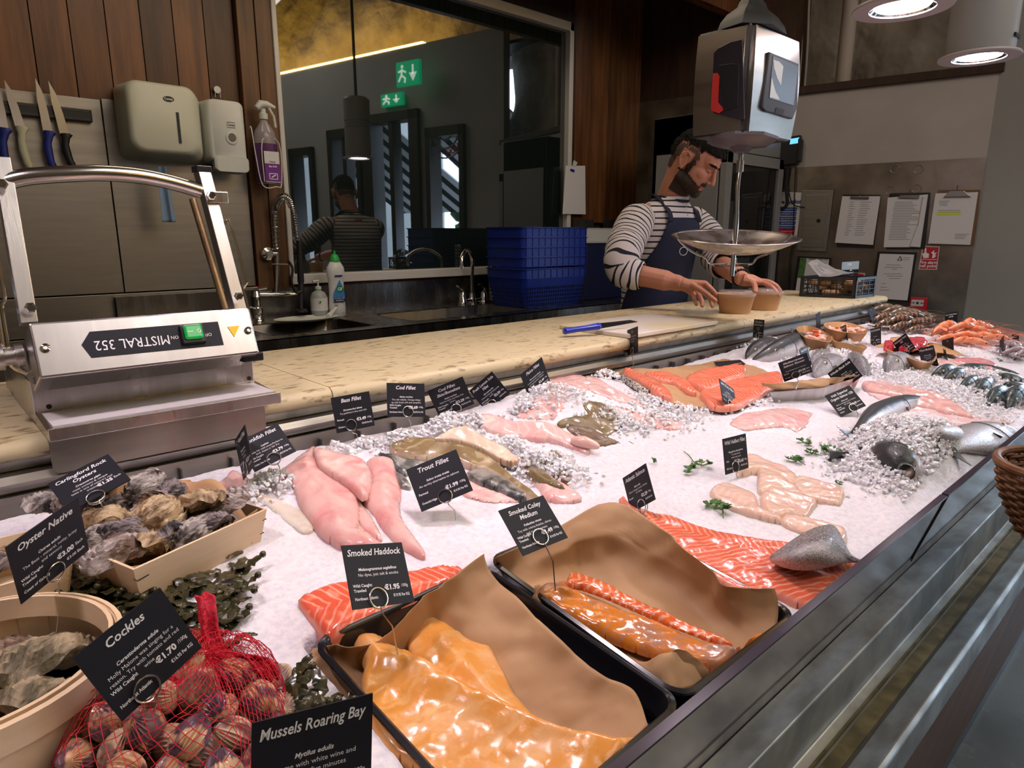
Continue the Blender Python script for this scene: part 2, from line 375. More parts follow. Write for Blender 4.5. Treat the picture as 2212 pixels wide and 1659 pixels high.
for i, (a0, a1, z0, z1) in enumerate(cuts):
    is_door = z0 == 0
    t = thing(('door_1' if is_door else 'window_%d' % (2 + i)), CORNER + FD * ((a0 + a1) / 2), None, None); t['kind'] = 'structure'
    g = MB(); fw_ = .13 if is_door else .06
    for q0, q1, w0, w1 in ((a0, a0 + fw_, z0, z1), (a1 - fw_, a1, z0, z1), (a0, a1, z1 - .09, z1), (a0, a1, z0, z0 + .08)):
        wbox(g, q0, q1, w0, w1, -.13, .05, CORNER, FD, FN)
    if i in (1, 2): m_ = (a0 + a1) / 2; wbox(g, m_ - .03, m_ + .03, z0, z1, -.1, .03, CORNER, FD, FN)
    g.build('door_frame' if is_door else 'window_frame', mat('front_frame', (.02, .012, .008), .5), t)
# striped awning outside the window, sloping down and out
def awning(s0, s1, zt, zb, nm, out=1.3):
    b = MB(); n = 14
    for k in range(n):
        a, c = s0 + (s1 - s0) * k / n, s0 + (s1 - s0) * (k + 1) / n; b.mi = k % 2
        P = [CORNER + FD * a + FN * -.15 + Vector((0, 0, zt)), CORNER + FD * c + FN * -.15 + Vector((0, 0, zt)), CORNER + FD * (c - .9) + FN * -out + Vector((0, 0, zb)), CORNER + FD * (a - .9) + FN * -out + Vector((0, 0, zb))]
        b.add(P + [p - Vector((0, 0, .02)) for p in P], [(0, 1, 2, 3), (7, 6, 5, 4), (0, 1, 5, 4), (1, 2, 6, 5), (2, 3, 7, 6), (3, 0, 4, 7)])
    tag(b.build('awning', [mat('awning_white', (.8, .8, .8), .7), mat('awning_black', (.01, .01, .012), .7)]), nm, 'awning')
awning(s_w3[0] - .1, s_w3[1] + .75, 2.75, 1.5, 'black and white striped awning outside the shop window by the open door')
awning(s_w2[0] + .1, s_w2[1] + 1.1, 2.75, 1.6, 'black and white striped awning outside the narrow windows left of the door')
# outside: pale building and trees
LEAF = mat('leaves', (.05, .13, .03), .7, 0, (.02, .06, .015), 6, 4)
def tree(s, d, h, w, nm):
    P = CORNER + FD * s - FN * d; t = thing('tree', (P.x, P.y, 0), nm, 'tree')
    MB().tube([P + Vector((0, 0, -.02)), P + Vector((0, 0, h * .6))], [.12, .05], 8).build('trunk', DARKW, t)
    b = MB()
    for k in range(46):
        c = P + Vector((rnd.gauss(0, w * .4), rnd.gauss(0, w * .4), h * (.55 + .4 * rnd.random()) - abs(rnd.gauss(0, .3))))
        r = w * rnd.uniform(.12, .26); b.ball(c, r, 7, 5, fn=lambda p, d_: p * rnd.uniform(.7, 1.25))
    b.build('crown', LEAF, t)
for a in ((1.4, 5, 2.3, 1.0, 'small leafy tree outside behind the awning window'), (3.9, 5.2, 3.0, 1.0, 'leafy tree outside left of the open door'), (7.6, 4.0, 3.2, 1.0, 'tall tree outside seen through the far left window'), (2.6, 7, 2.6, .8, 'tree outside seen through the door glass')): tree(*a)
P = CORNER + FD * 6 - FN * 9
b = wbox(MB(), 4.6, 7, 0, 2.1, -11, -10.6, CORNER, FD, FN); bb = b.build('building', mat('pale_render', (.55, .6, .6), .8)); tag(bb, 'pale low building far outside beyond the trees', 'building')
struct('ground_outside', wbox(MB(), -12, 16, -.07, -.02, -30, -.1, CORNER, FD, FN), mat('paving', (.25, .26, .27), .8))
# glow line above the front wall: LED strip hidden behind its top edge
t = thing('led_strip', CORNER + FD * 3 + Vector((0, 0, ztop)), 'warm yellow LED strip along the top of the shop front wall', 'light strip')
wbox(MB(), 1.0, 7.2, ztop + .001, ztop + .03, -.09, -.03, CORNER, FD, FN).build('strip', ORANGEG, t)
# emergency exit sign
q = vf(880, 157, .12)
def exit_sign(px, py, w, h, lab, off):
    q = vf(px, py, off); t = thing('exit_sign', q, lab, 'sign'); M = frame(q, FD, Vector((0, 0, 1)), FN)
    M = frame(q, -FD, Vector((0, 0, 1)), FN)
    MB().cb((0, 0, -.02), (w, h, .04), M).build('panel', mat('exit_green', (.0, .42, .17), .5, emit=.9, emcol=(0, .5, .2)), t)
    g = MB(); wh = mat('exit_white', (.9, 1, .9), .5, emit=1.2)
    a = w * .25; g.cb((a, h * .12, .004), (.02, h * .4, .004), M); g.prism([(a - .05, -.0), (a + .05, 0), (a, -h * .35)], .003, .006, M)
    c = -w * .22; g.lathe([(.016, 0), (.016, .003)], M @ Vector((c, h * .3, .002)), 10, M.to_3x3().to_4x4())
    for (x0, y0, x1, y1) in ((c, .2, c - .01, -.05), (c, .15, c + .05, .05), (c, .15, c - .05, .1), (c - .01, -.05, c + .04, -.2), (c + .04, -.2, c + .03, -.38), (c - .01, -.05, c - .05, -.3)):
        g.tube([M @ Vector((x0, y0 * h, .004)), M @ Vector((x1, y1 * h, .004))], .009, 5)
    g.build('pictogram', wh, t)
exit_sign(880, 158, .30, .22, 'green emergency exit sign hanging above the shop door', .25)
exit_sign(845, 215, .30, .12, 'lit green exit sign fixed over the shop door frame', .05)
# shop crest sticker on the glass: two rings with red lettering
q = vf(962, 280, -.02); r_ = .27
t = thing('window_sticker', q, 'round shop crest with red lettering on the shop window', 'sticker')
M = frame(q, FD, Vector((0, 0, 1)), -FN)
g = MB(); RC = lambda r: [M @ Vector((math.cos(a) * r, math.sin(a) * r, 0)) for a in [2 * math.pi * k / 40 for k in range(40)]]
for r in (r_, r_ * .66, r_ * .36): g.tube(RC(r), .009, 5, closed=True)
g.build('rings', mat('sticker_grey', (.4, .4, .4), .6), t)
g = MB()
for k, ch in enumerate('FAMOUS · FISH · HOWTH ·'):
    a = R(150 - k * 15.6); c = Vector((math.cos(a) * r_ * .82, math.sin(a) * r_ * .82, 0))
    put_text(g, ch, M @ Matrix.Translation(c) @ Matrix.Rotation(a - math.pi / 2, 4, 'Z'), 0, 0, .085, bold=.03)
g.build('lettering', mat('sticker_red', (.5, .03, .03), .6), t)
# the rest of the shop behind the camera: plain side and rear walls
struct('wall_left', MB().box((-2.1, -6, 0), (-2.0, 3.1, 4.4)), GREYPAINT)
struct('wall_rear', MB().box((-5, -6.1, 0), (9, -6, 4.4)), GREYPAINT)
# black cowl lamps hanging in the shop ceiling and over the counter
LY, LZ = .775, 1.925
def pendant(x, y, z, lab, lit=True, power=None):
    t = thing('pendant_lamp', (x, y, z), lab, 'lamp', 'row of cylinder lamps over the ice counter'); G = mat('lamp_grey', (.34, .35, .36), .45)
    MB().lathe([(.105, .012), (.107, .03), (.107, .235)], (x, y, z), 40).build('housing', G, t, smooth=True)
    MB().lathe([(.100, .235), (.100, .245), (.104, .247), (.104, .257), (.1, .259), (.1, .269), (.104, .271), (.104, .281), (.1, .283), (.1, .293), (.107, .296), (.107, .46), (.09, .48), (.01, .485)], (x, y, z), 40, caps=False).build('cooling_fins', G, t, smooth=True)
    MB().lathe([(.085, .0), (.128, .0), (.13, .004), (.128, .009), (.107, .014), (.085, .012), (.085, .0)], (x, y, z), 40, caps=False).build('flange', mat('lamp_rim', (.5, .45, .47), .4), t, smooth=True)
    MB().lathe([(.086, .003), (.076, .012), (.075, .02)], (x, y, z), 32, caps=False).build('reflector', CHROME, t, smooth=True)
    MB().lathe([(.070, .006), (.074, .012)], (x, y, z), 28).build('lens', mat('lamp_lens', (1, .9, .95), .3, emit=22, emcol=(1, .86, .93)), t)
    MB().box((x - .03, y - .110, z + .05), (x + .03, y - .104, z + .062)).build('maker_plate', BLACKP, t)
    MB().tube([(x, y, z + .48), (x, y, 4.4)], .012, 8).build('suspension', BLACKM, t)
    l = light('lamp_light', 'SPOT', (x, y, z + .002), power or LAMP_W, (1.0, .80, .86), .06, (x, y + .02, 0), 118, blend=.7); l.parent = None
    return t
names = ['cylinder lamp left of the scale, behind the viewer\'s shoulder', 'grey cylinder lamp over the wrapping machine', 'grey cylinder lamp above the monkfish', 'grey cylinder lamp cut by the top edge, nearer of the two visible', 'grey cylinder lamp with lit pink white lens at the right']
for k, nm in enumerate(names): pendant(-.18 + .8 * k, LY + .003 * k, LZ, nm)
# ---------------------------------------------------------------- counter, stone slab, ice case
XL, XR = -1.2, 3.16
# stone worktop in three lengths
for k, (a, c, nm) in enumerate(((-1.3, .552, 'cream stone worktop length under the wrapping machine'), (.554, 2.02, 'middle cream stone worktop length with the knife and board'), (2.022, 3.30, 'far cream stone worktop length under the vegetable crate'))):
    prof = [(1.092, 1.000), (1.085, 1.006), (1.083, 1.015), (1.087, 1.025), (1.096, 1.030), (1.55, 1.030), (1.55, 1.0)]
    tag(MB().sweep(prof, a, c).build('stone_worktop', STONE, smooth=True, autosm=50), nm, 'worktop', 'stone worktop lengths')
# worktop under-structure
t = thing('serving_counter', (1, 1.3, 0), 'steel serving counter carrying the stone worktop behind the ice', 'counter')
MB().box((-1.3, 1.10, .02), (3.28, 1.52, .98)).build('cabinet', STEELD, t)
MB().sweep([(1.10, .985), (1.095, .999), (1.54, .999), (1.54, .985)], -1.3, 3.29).build('support_rail', STEELD, t)
MB().sweep([(1.088, .955), (1.080, .962), (1.078, .972), (1.084, .982), (1.1, .984), (1.1, .95)], -1.3, 3.2).build('rounded_rail', STEEL, t, smooth=True)
# case
c = thing('ice_display_case', (1, .6, 0), 'long stainless steel ice display case heaped with fish', 'display case')
bk = MB().sweep([(1.088, .80), (1.088, .955), (1.078, .955), (1.070, .80)], XL, XR); bk.build('back_panel', STEEL, c)
g = MB(); x = XL
while x < XR: g.box((x, 1.0655, .85), (x + .0025, 1.0795, .945)); x += .078
g.build('panel_seam', mat('seam', (.10, .09, .085), .5), c)
MB().sweep([(.264, .765), (.264, .70), (.252, .698), (.24, .698), (.24, .690), (.202, .690), (.202, .64), (.28, .64), (.30, .765)], XL, XR + .1).build('front_ledge', GALV, c, bevel=.002)
MB().box((XL, .225, .6985), (XR, .243, .7015)).box((XL, .247, .6985), (XR, .25, .703)).build('gutter_rail', mat('dirty_rail', (.20, .17, .08), .6, .3, (.08, .07, .03), 30, 4), c)
MB().sweep([(.195, .705), (.190, .70), (.190, .655), (.2, .65), (.222, .655), (.222, .70)], XL, XR + .1).build('edge_channel', GALV, c, bevel=.002)
b = MB(); x = XL
while x < XR + .1: b.add([(x + .001, .196, .655), (x + .019, .196, .655), (x + .019, .306, .05), (x + .001, .306, .05), (x + .001, .215, .655), (x + .019, .215, .655), (x + .019, .325, .05), (x + .001, .325, .05)], [(0, 1, 2, 3), (7, 6, 5, 4), (0, 1, 5, 4), (1, 2, 6, 5), (2, 3, 7, 6), (3, 0, 4, 7)]); x += .0205
b.build('slatted_front', mat('slats', (.15, .075, .035), .5, 0, (.10, .045, .02), 6, 4, (1, 1, .3), island=.2), c)
MB().sweep([(.31, .0), (.31, .05), (.36, .05), (.36, 0)], XL, XR + .1).build('plinth', BLACKP, c)
MB().sweep([(.33, .05), (.24, .64), (1.0, .74), (1.06, .2), (1.0, .05)], XL, XR).build('body', STEELD, c)
MB().sweep([(.30, .765), (.30, .79), (1.0, .80), (1.075, .80), (1.075, .76)], XL, XR).build('ice_well', STEELD, c)
# sloped end panel
MB().add([(XR, .27, .76), (XR, 1.09, .80), (XR, 1.09, 1.012), (XR, .27, .90), (XR + .008, .27, .76), (XR + .008, 1.09, .80), (XR + .008, 1.09, 1.012), (XR + .008, .27, .90)], [(0, 1, 2, 3), (7, 6, 5, 4), (0, 1, 5, 4), (1, 2, 6, 5), (2, 3, 7, 6), (3, 0, 4, 7)]).build('end_panel', STEELB, c)
# leaning front glass plates
GL = mat('tinted_glass', (.80, .80, .80), .03, trans=.85, ior=1.5)
GE = mat('glass_edge', (.03, .02, .035), .2)
for a, e, nm in ((XL, 1.168, 'tinted front glass plate of the ice case, the long nearer one'), (1.174, XR, 'tinted front glass plate of the ice case, farther one by the basket')):
    t = thing('front_glass', ((a + e) / 2, .3, .766), nm, 'glass panel', 'front glass plates of the ice case')
    MB().add([(a, .304, .766), (e, .304, .766), (e, .264, .898), (a, .264, .898), (a, .311, .766), (e, .311, .766), (e, .271, .898), (a, .271, .898)], [(0, 1, 2, 3), (7, 6, 5, 4), (0, 1, 5, 4), (1, 2, 6, 5), (2, 3, 7, 6), (3, 0, 4, 7)]).build('glass', mat('smoked_panel', (.30, .28, .30), .10, .55, (.24, .22, .24), 2, 3, spec=.8), t)
    MB().box((a, .2625, .898), (e, .2725, .9005)).build('top_edge', GE, t)
    for xx in ((e,) if a < 0 else (a - .004,)):
        MB().add([(xx, .302, .766), (xx + .004, .302, .766), (xx + .004, .262, .898), (xx, .262, .898), (xx, .312, .766), (xx + .004, .312, .766), (xx + .004, .272, .898), (xx, .272, .898)], [(0, 1, 2, 3), (7, 6, 5, 4), (0, 1, 5, 4), (1, 2, 6, 5), (2, 3, 7, 6), (3, 0, 4, 7)]).build('side_edge', GE, t)
# ---------------------------------------------------------------- ice surface
MOUNDS = []   # x, y, rx, ry, height
SINK = []     # convex quads (world xy) where trays press the ice down
def zs0(x, y): return .86 + .107 * (np.clip(y, .2, 1.08) - .3)
def zs(x, y):
    z = zs0(x, y)
    for mx, my, rx, ry, h, a in MOUNDS:
        dx = x - mx; dy = y - my; u = (dx * math.cos(a) + dy * math.sin(a)) / rx; v = (-dx * math.sin(a) + dy * math.cos(a)) / ry
        z = z + h * np.exp(-(u * u + v * v) ** 1.3) * np.clip((y - .285) / .07, 0, 1)
    return z
def ip(px, py, h=0.0):                                      # a pixel onto the ice surface (+h)
    z = .9
    for _ in range(25):
        p = at(px, py, 'z', z); z = .5 * z + .5 * (float(zs(p.x, p.y)) + h)
    p = at(px, py, 'z', z); return p
def mound(px, py, rx, ry, h, a=0):
    p = ip(px, py, h * .5); MOUNDS.append((p.x, p.y, rx, ry, h, R(a)))
ZC = {'A': (0, 960, .28029), 'B': (0, 1194, .28029), 'C': (480, 780, .36166), 'D': (540, 1194, .28029), 'E': (1000, 1040, .36166), 'F': (1080, 640, .27125), 'G': (1560, 640, .29476), 'H': (1500, 900, .32188), 'P': (0, 0, 1)}
def Z(k, pts): a, b_, s = ZC[k]; return [(a + p[0] * s, b_ + p[1] * s) + tuple(p[2:]) for p in pts]
mound(1245, 860, .20, .13, .050, 10)      # plaice
mound(1090, 905, .17, .09, .030, 0)
mound(930, 955, .10, .06, .020, 0)
mound(700, 1010, .12, .08, .015, 0)
mound(1700, 760, .34, .12, .030, 0)       # whole fish at the back
mound(2000, 790, .28, .10, .020, 0)
mound(1975, 972, .19, .11, .062, 20)      # ice over the big salmon
mound(2080, 960, .12, .08, .030, 0)
mound(1650, 905, .10, .06, .010, 0)
mound(2140, 830, .3, .10, .020, 0)
TR2 = [ip(*p, .008) for p in ((1062, 1212), (1300, 1092), (1705, 1335), (1497, 1536))]
TR1 = [ip(*p, .008) for p in ((640, 1428), (1072, 1212), (1458, 1478), (1170, 1790))]
# ---------------------------------------------------------------- tools for soft food shapes
def inpoly(P, X, Y):
    c = np.zeros(X.shape, bool); n = len(P)
    for i in range(n):
        x1, y1 = P[i]; x2, y2 = P[(i + 1) % n]
        t = ((y1 > Y) != (y2 > Y)) & (X < (x2 - x1) * (Y - y1) / ((y2 - y1) if abs(y2 - y1) > 1e-12 else 1e-12) + x1); c ^= t
    return c
def near(P, X, Y):
    best = np.full(X.shape, 9e9); bx = np.zeros(X.shape); by = np.zeros(X.shape); n = len(P)
    for i in range(n):
        x1, y1 = P[i]; x2, y2 = P[(i + 1) % n]; dx, dy = x2 - x1, y2 - y1; L2 = dx * dx + dy * dy + 1e-14
        t = np.clip(((X - x1) * dx + (Y - y1) * dy) / L2, 0, 1); qx = x1 + t * dx; qy = y1 + t * dy; d = np.hypot(X - qx, Y - qy)
        m = d < best; best = np.where(m, d, best); bx = np.where(m, qx, bx); by = np.where(m, qy, by)
    return best, bx, by
def worldpoly(px, h=.006, smooth=3):
    P = [ip(p[0], p[1], h) for p in px]
    if smooth: P = curve(P, smooth, closed=True)
    return [(p.x, p.y) for p in P]
def pillow(px, T, name, m, parent=None, step=.004, r=.02, h=.006, base=0.0, smooth=3, rough=.0022, nf=45, hf=None, axis=None, poly=None, zb=None, hump=0, sink=.006, label=None, flop=0):
    P = poly or worldpoly(px, h, smooth); A = np.array(P)
    x0, y0 = A.min(0) - step; x1, y1 = A.max(0) + step
    area_n = (x1 - x0) * (y1 - y0) / step ** 2
    if area_n > 9000: step *= math.sqrt(area_n / 9000)
    if area_n < 500: step *= math.sqrt(max(area_n, 60) / 500)
    X, Y = np.meshgrid(np.arange(x0, x1 + step, step), np.arange(y0, y1 + step, step), indexing='ij')
    ins = inpoly(P, X, Y); d, bx, by = near(P, X, Y); sd = np.where(ins, d, -d)
    ok = sd > -.55 * step; q = ok[:-1, :-1] & ok[1:, :-1] & ok[:-1, 1:] & ok[1:, 1:]
    snap = (sd < .5 * step); X = np.where(snap, bx, X); Y = np.where(snap, by, Y); sd = np.where(snap, 0, sd)
    c = A.mean(0)
    if axis is None:
        ev, V = np.linalg.eigh(np.cov((A - c).T)); ax = V[:, 1]
    else: a0 = ip(*axis[0], h); a1 = ip(*axis[1], h); ax = np.array([a1.x - a0.x, a1.y - a0.y]); ax /= np.linalg.norm(ax)
    if axis is None and ax[0] < 0: ax = -ax
    U = (X - c[0]) * ax[0] + (Y - c[1]) * ax[1]; Vv = -(X - c[0]) * ax[1] + (Y - c[1]) * ax[0]
    s = np.clip(sd / r, 0, 1); prof = np.sqrt(np.clip(1 - (1 - s) ** 2, 0, 1))
    zb_ = (zb(X, Y) if zb else zs(X, Y)) + base
    T *= .62; r *= .55; s = np.clip(sd / r, 0, 1); prof = np.sqrt(np.clip(1 - (1 - s) ** 2, 0, 1)); Zt = zb_ + T * (.42 + .58 * prof) + (.009 * T / .02 * fbm(X * 16 + 3, Y * 16, 2) * s) + rough * fbm(X * nf, Y * nf, 3) * prof * 2 + hump * np.clip(sd / max(sd.max(), 1e-6), 0, 1)
    if flop: Zt = Zt + flop * fbm(X * 14 + 5, Y * 14, 2)
    if hf is not None: Zt = Zt + hf(X, Y, U, Vv, s)
    idx = -np.ones(X.shape, int); used = np.zeros(X.shape, bool)
    used[:-1, :-1] |= q; used[1:, :-1] |= q; used[:-1, 1:] |= q; used[1:, 1:] |= q
    idx[used] = np.arange(used.sum()); V = np.stack([X[used], Y[used], Zt[used]], 1).tolist()
    II, JJ = np.nonzero(q); F = [(int(idx[i, j]), int(idx[i + 1, j]), int(idx[i + 1, j + 1]), int(idx[i, j + 1])) for i, j in zip(II, JJ)]
    edge = {}
    for f in F:
        for k in range(4):
            a, b_ = f[k], f[(k + 1) % 4]; edge[(a, b_)] = 1
    bnd = [(a, b_) for a, b_ in edge if (b_, a) not in edge]
    low = {}; zbl = zb_[used]; UVu = np.stack([U[used], Vv[used]], 1).tolist(); ss = s[used].tolist()
    for a, b_ in bnd:
        for v in (a, b_):
            if v not in low: low[v] = len(V); V.append([V[v][0], V[v][1], zbl[v] - sink]); UVu.append(UVu[v]); ss.append(0)
    F += [(b_, a, low[a], low[b_]) for a, b_ in bnd]
    mb = MB(); mb.v = [tuple(v) for v in V]; mb.f = F; mb.fm = [0] * len(F); mb.uv = UVu; mb.at = {'edge': ss}
    return mb.build(name, m, parent, smooth=True, autosm=70, label=label)
def gridsurf(rows, ku=8, kv=8, wr=.001, wf=90, seed=0, clamp=None):
    """control net of world points -> smooth wrinkled sheet"""
    RR = [curve(r, ku) for r in rows]; n = len(RR[0]); cols = [curve([r[i] for r in RR], kv) for i in range(n)]; m_ = len(cols[0])
    V = np.array([[cols[i][j] for i in range(n)] for j in range(m_)])
    if wr:
        gu = np.gradient(V, axis=1); gv = np.gradient(V, axis=0); N_ = np.cross(gu, gv); N_ /= np.linalg.norm(N_, axis=2, keepdims=True) + 1e-9
        a = V[..., 0] + .3 * V[..., 2]; b_ = V[..., 1] + .4 * V[..., 2]
        nz = (1 - 2 * np.abs(fbm(a * wf * .22 + seed, b_ * wf * .22, 1))) * 1.6 + (1 - 2 * np.abs(fbm(b_ * wf * .5 + seed, a * wf * .5, 2))) * .6 + fbm(a * wf + seed, b_ * wf, 2) * .25
        V = V + N_ * (wr * nz)[..., None]
    if clamp is not None: V[..., 2] = np.maximum(V[..., 2], zs0(V[..., 0], V[..., 1]) + clamp)
    mb = MB(); mb.v = [tuple(p) for p in V.reshape(-1, 3)]; F = []
    for j in range(m_ - 1):
        for i in range(n - 1): k = j * n + i; F.append((k, k + 1, k + n + 1, k + n))
    mb.f = F; mb.fm = [0] * len(F)
    mb.uv = [(i / (n - 1), j / (m_ - 1)) for j in range(m_) for i in range(n)]
    return mb
def px3(pts): return [ip(p[0], p[1], p[2]) for p in pts]
# ---- flesh materials with the muscle pattern laid in UV (metres along / across the piece)
def flesh(name, c1, c2, freq=260, k=.9, w=.5, rough=.28, skin=None, sss=.25, noise=3, col3=None, bump=.25, rim=None, dist=.9):
    m = mat(name, c1, rough, sss=sss, coat=.35, bump=bump, bscale=220, bdist=.001); nt = m.node_tree; N = nt.nodes; L = nt.links; b_ = N['Principled BSDF']
    b_.inputs['Subsurface Radius'].default_value = (1, .4, .25)
    uv = N.new('ShaderNodeUVMap'); sp = N.new('ShaderNodeSeparateXYZ'); L.new(uv.outputs['UV'], sp.inputs['Vector'])
    ab = N.new('ShaderNodeMath'); ab.operation = 'ABSOLUTE'; L.new(sp.outputs['Y'], ab.inputs[0])
    ml = N.new('ShaderNodeMath'); ml.operation = 'MULTIPLY_ADD'; L.new(ab.outputs[0], ml.inputs[0]); ml.inputs[1].default_value = k; L.new(sp.outputs['X'], ml.inputs[2])
    nz = N.new('ShaderNodeTexNoise'); nz.inputs['Scale'].default_value = 45; nz.inputs['Detail'].default_value = 3; L.new(uv.outputs['UV'], nz.inputs['Vector'])
    ad = N.new('ShaderNodeMath'); ad.operation = 'MULTIPLY_ADD'; L.new(nz.outputs['Fac'], ad.inputs[0]); ad.inputs[1].default_value = .01 * dist; L.new(ml.outputs[0], ad.inputs[2])
    fr = N.new('ShaderNodeMath'); fr.operation = 'MULTIPLY'; fr.inputs[1].default_value = freq * 2 * math.pi / 2; L.new(ad.outputs[0], fr.inputs[0])
    sn = N.new('ShaderNodeMath'); sn.operation = 'SINE'; L.new(fr.outputs[0], sn.inputs[0])
    mr = N.new('ShaderNodeMapRange'); mr.inputs['From Min'].default_value = 1 - w; mr.inputs['From Max'].default_value = 1.0; L.new(sn.outputs[0], mr.inputs['Value'])
    x = N.new('ShaderNodeMix'); x.data_type = 'RGBA'; x.inputs['A'].default_value = (*c1, 1); x.inputs['B'].default_value = (*c2, 1)
    n2 = N.new('ShaderNodeTexNoise'); n2.inputs['Scale'].default_value = 18; n2.inputs['Detail'].default_value = 4; L.new(uv.outputs['UV'], n2.inputs['Vector'])
    m3 = N.new('ShaderNodeMath'); m3.operation = 'MULTIPLY'; L.new(mr.outputs['Result'], m3.inputs[0]); L.new(n2.outputs['Fac'], m3.inputs[1])
    m4 = N.new('ShaderNodeMath'); m4.operation = 'MULTIPLY'; m4.inputs[1].default_value = 1.5; m4.use_clamp = True; L.new(m3.outputs[0], m4.inputs[0]); L.new(m4.outputs[0], x.inputs['Factor'])
    last = x.outputs['Result']
    if col3:
        y = N.new('ShaderNodeMix'); y.data_type = 'RGBA'; y.inputs['B'].default_value = (*col3, 1); L.new(last, y.inputs['A'])
        r3 = N.new('ShaderNodeMapRange'); r3.inputs['From Min'].default_value = .50; r3.inputs['From Max'].default_value = .68; L.new(n2.outputs['Fac'], r3.inputs['Value']); L.new(r3.outputs['Result'], y.inputs['Factor']); last = y.outputs['Result']
    if rim:
        y = N.new('ShaderNodeMix'); y.data_type = 'RGBA'; y.inputs['A'].default_value = (*rim, 1); L.new(last, y.inputs['B']); a = N.new('ShaderNodeAttribute'); a.attribute_name = 'edge'
        r4 = N.new('ShaderNodeMapRange'); r4.inputs['From Max'].default_value = .5; L.new(a.outputs['Fac'], r4.inputs['Value']); L.new(r4.outputs['Result'], y.inputs['Factor']); last = y.outputs['Result']
    L.new(last, b_.inputs['Base Color'])
    return m
SALMON = flesh('salmon_flesh', (.80, .15, .075), (.92, .47, .33), 190, .75, .75, .22, rim=(.86, .34, .25))
SALMON2 = flesh('trout_flesh', (.82, .13, .065), (.92, .42, .30), 170, .6, .6, .2, rim=(.9, .3, .22))
SMOKED = flesh('smoked_haddock_flesh', (.78, .33, .06), (.84, .47, .18), 60, .4, .6, .28, col3=(.82, .44, .18), bump=.35, rim=(.80, .40, .14), dist=5)
COLEY = flesh('smoked_coley_flesh', (.70, .22, .02), (.50, .24, .13), 180, .6, .6, .18, col3=(.42, .22, .15), bump=.4, dist=3)
COLEYR = flesh('smoked_coley_flake', (.78, .16, .04), (.90, .50, .35), 190, .6, .9, .2, bump=.3)
WHITEF = flesh('halibut_flesh', (.80, .56, .45), (.88, .70, .60), 160, .6, .8, .2, col3=(.78, .50, .42), sss=.4, bump=.25, rim=(.84, .64, .52))
MONK = flesh('monkfish_flesh', (.83, .50, .46), (.86, .56, .52), 24, .3, .9, .14, col3=(.80, .34, .34), sss=.4, bump=.4, dist=5)
PINKF = flesh('pink_fillet_flesh', (.84, .53, .50), (.90, .68, .64), 110, .5, .8, .2, col3=(.82, .42, .42), sss=.4, bump=.2, dist=3)
TUNA = flesh('tuna_flesh', (.55, .03, .06), (.75, .18, .20), 120, .1, .7, .2)
def skinmat(name, back, belly, spots=None, scale=60, rough=.5, metal=.0, pos=(.35, .62), bump=.3):
    m = mat(name, back, rough, metal, coat=.15, bump=bump, bscale=350, bdist=.0012); nt = m.node_tree; N = nt.nodes; L = nt.links; b_ = N['Principled BSDF']
    a = N.new('ShaderNodeAttribute'); a.attribute_name = 'dors'; tc = N.new('ShaderNodeTexCoord'); nz = N.new('ShaderNodeTexNoise'); nz.inputs['Scale'].default_value = 30; L.new(tc.outputs['Object'], nz.inputs['Vector'])
    ad = N.new('ShaderNodeMath'); ad.operation = 'MULTIPLY_ADD'; L.new(nz.outputs['Fac'], ad.inputs[0]); ad.inputs[1].default_value = .25; L.new(a.outputs['Fac'], ad.inputs[2])
    mr = N.new('ShaderNodeMapRange'); mr.inputs['From Min'].default_value = pos[0] + .12; mr.inputs['From Max'].default_value = pos[1] + .12; L.new(ad.outputs[0], mr.inputs['Value'])
    x = N.new('ShaderNodeMix'); x.data_type = 'RGBA'; x.inputs['A'].default_value = (*belly, 1); x.inputs['B'].default_value = (*back, 1); L.new(mr.outputs['Result'], x.inputs['Factor']); last = x.outputs['Result']
    if spots:
        v = N.new('ShaderNodeTexVoronoi' if spots[1] == 'v' else 'ShaderNodeTexNoise'); v.inputs['Scale'].default_value = scale; L.new(tc.outputs['Object'], v.inputs['Vector'])
        r = N.new('ShaderNodeMapRange')
        if spots[1] == 'v': r.inputs['From Min'].default_value = .18; r.inputs['From Max'].default_value = .10; L.new(v.outputs['Distance'], r.inputs['Value'])
        else: r.inputs['From Min'].default_value = .48; r.inputs['From Max'].default_value = .58; L.new(v.outputs['Fac'], r.inputs['Value'])
        y = N.new('ShaderNodeMix'); y.data_type = 'RGBA'; L.new(last, y.inputs['A']); y.inputs['B'].default_value = (*spots[0], 1); L.new(r.outputs['Result'], y.inputs['Factor']); last = y.outputs['Result']
    L.new(last, b_.inputs['Base Color']); return m
SK_SALMON = skinmat('salmon_skin', (.030, .034, .036), (.66, .62, .64), ((.004, .004, .005), 'v'), 110, pos=(.42, .66), bump=.8, rough=.36)
SK_BREAM = skinmat('bream_skin', (.16, .16, .17), (.60, .57, .58), ((.30, .29, .30), 'n'), 300, pos=(.50, .80), bump=.9, rough=.36)
SK_MACK = skinmat('mackerel_skin', (.04, .07, .07), (.55, .55, .55), ((.008, .012, .014), 'n'), 95, rough=.36, bump=.6)
OLIVE = mat('olive_skin', (.18, .13, .055), .25, 0, (.30, .23, .13), 30, 5, (1, 1, 1), contrast=(.4, .7), bump=.3, bscale=250, coat=.5)
SILVERSK = mat('silver_skin', (.10, .11, .11), .25, .5, (.50, .48, .46), 26, 5, contrast=(.42, .6), bump=.6, bscale=420, coat=.4, bdist=.001)
SKINW = mat('pale_skin', (.72, .66, .58), .4, 0, (.62, .50, .38), 40, 5, contrast=(.5, .75), bump=.5, bscale=300)
BROWNSK = mat('brown_flat_skin', (.14, .09, .055), .3, 0, (.24, .17, .11), 35, 6, bump=.6, bscale=200, coat=.4)
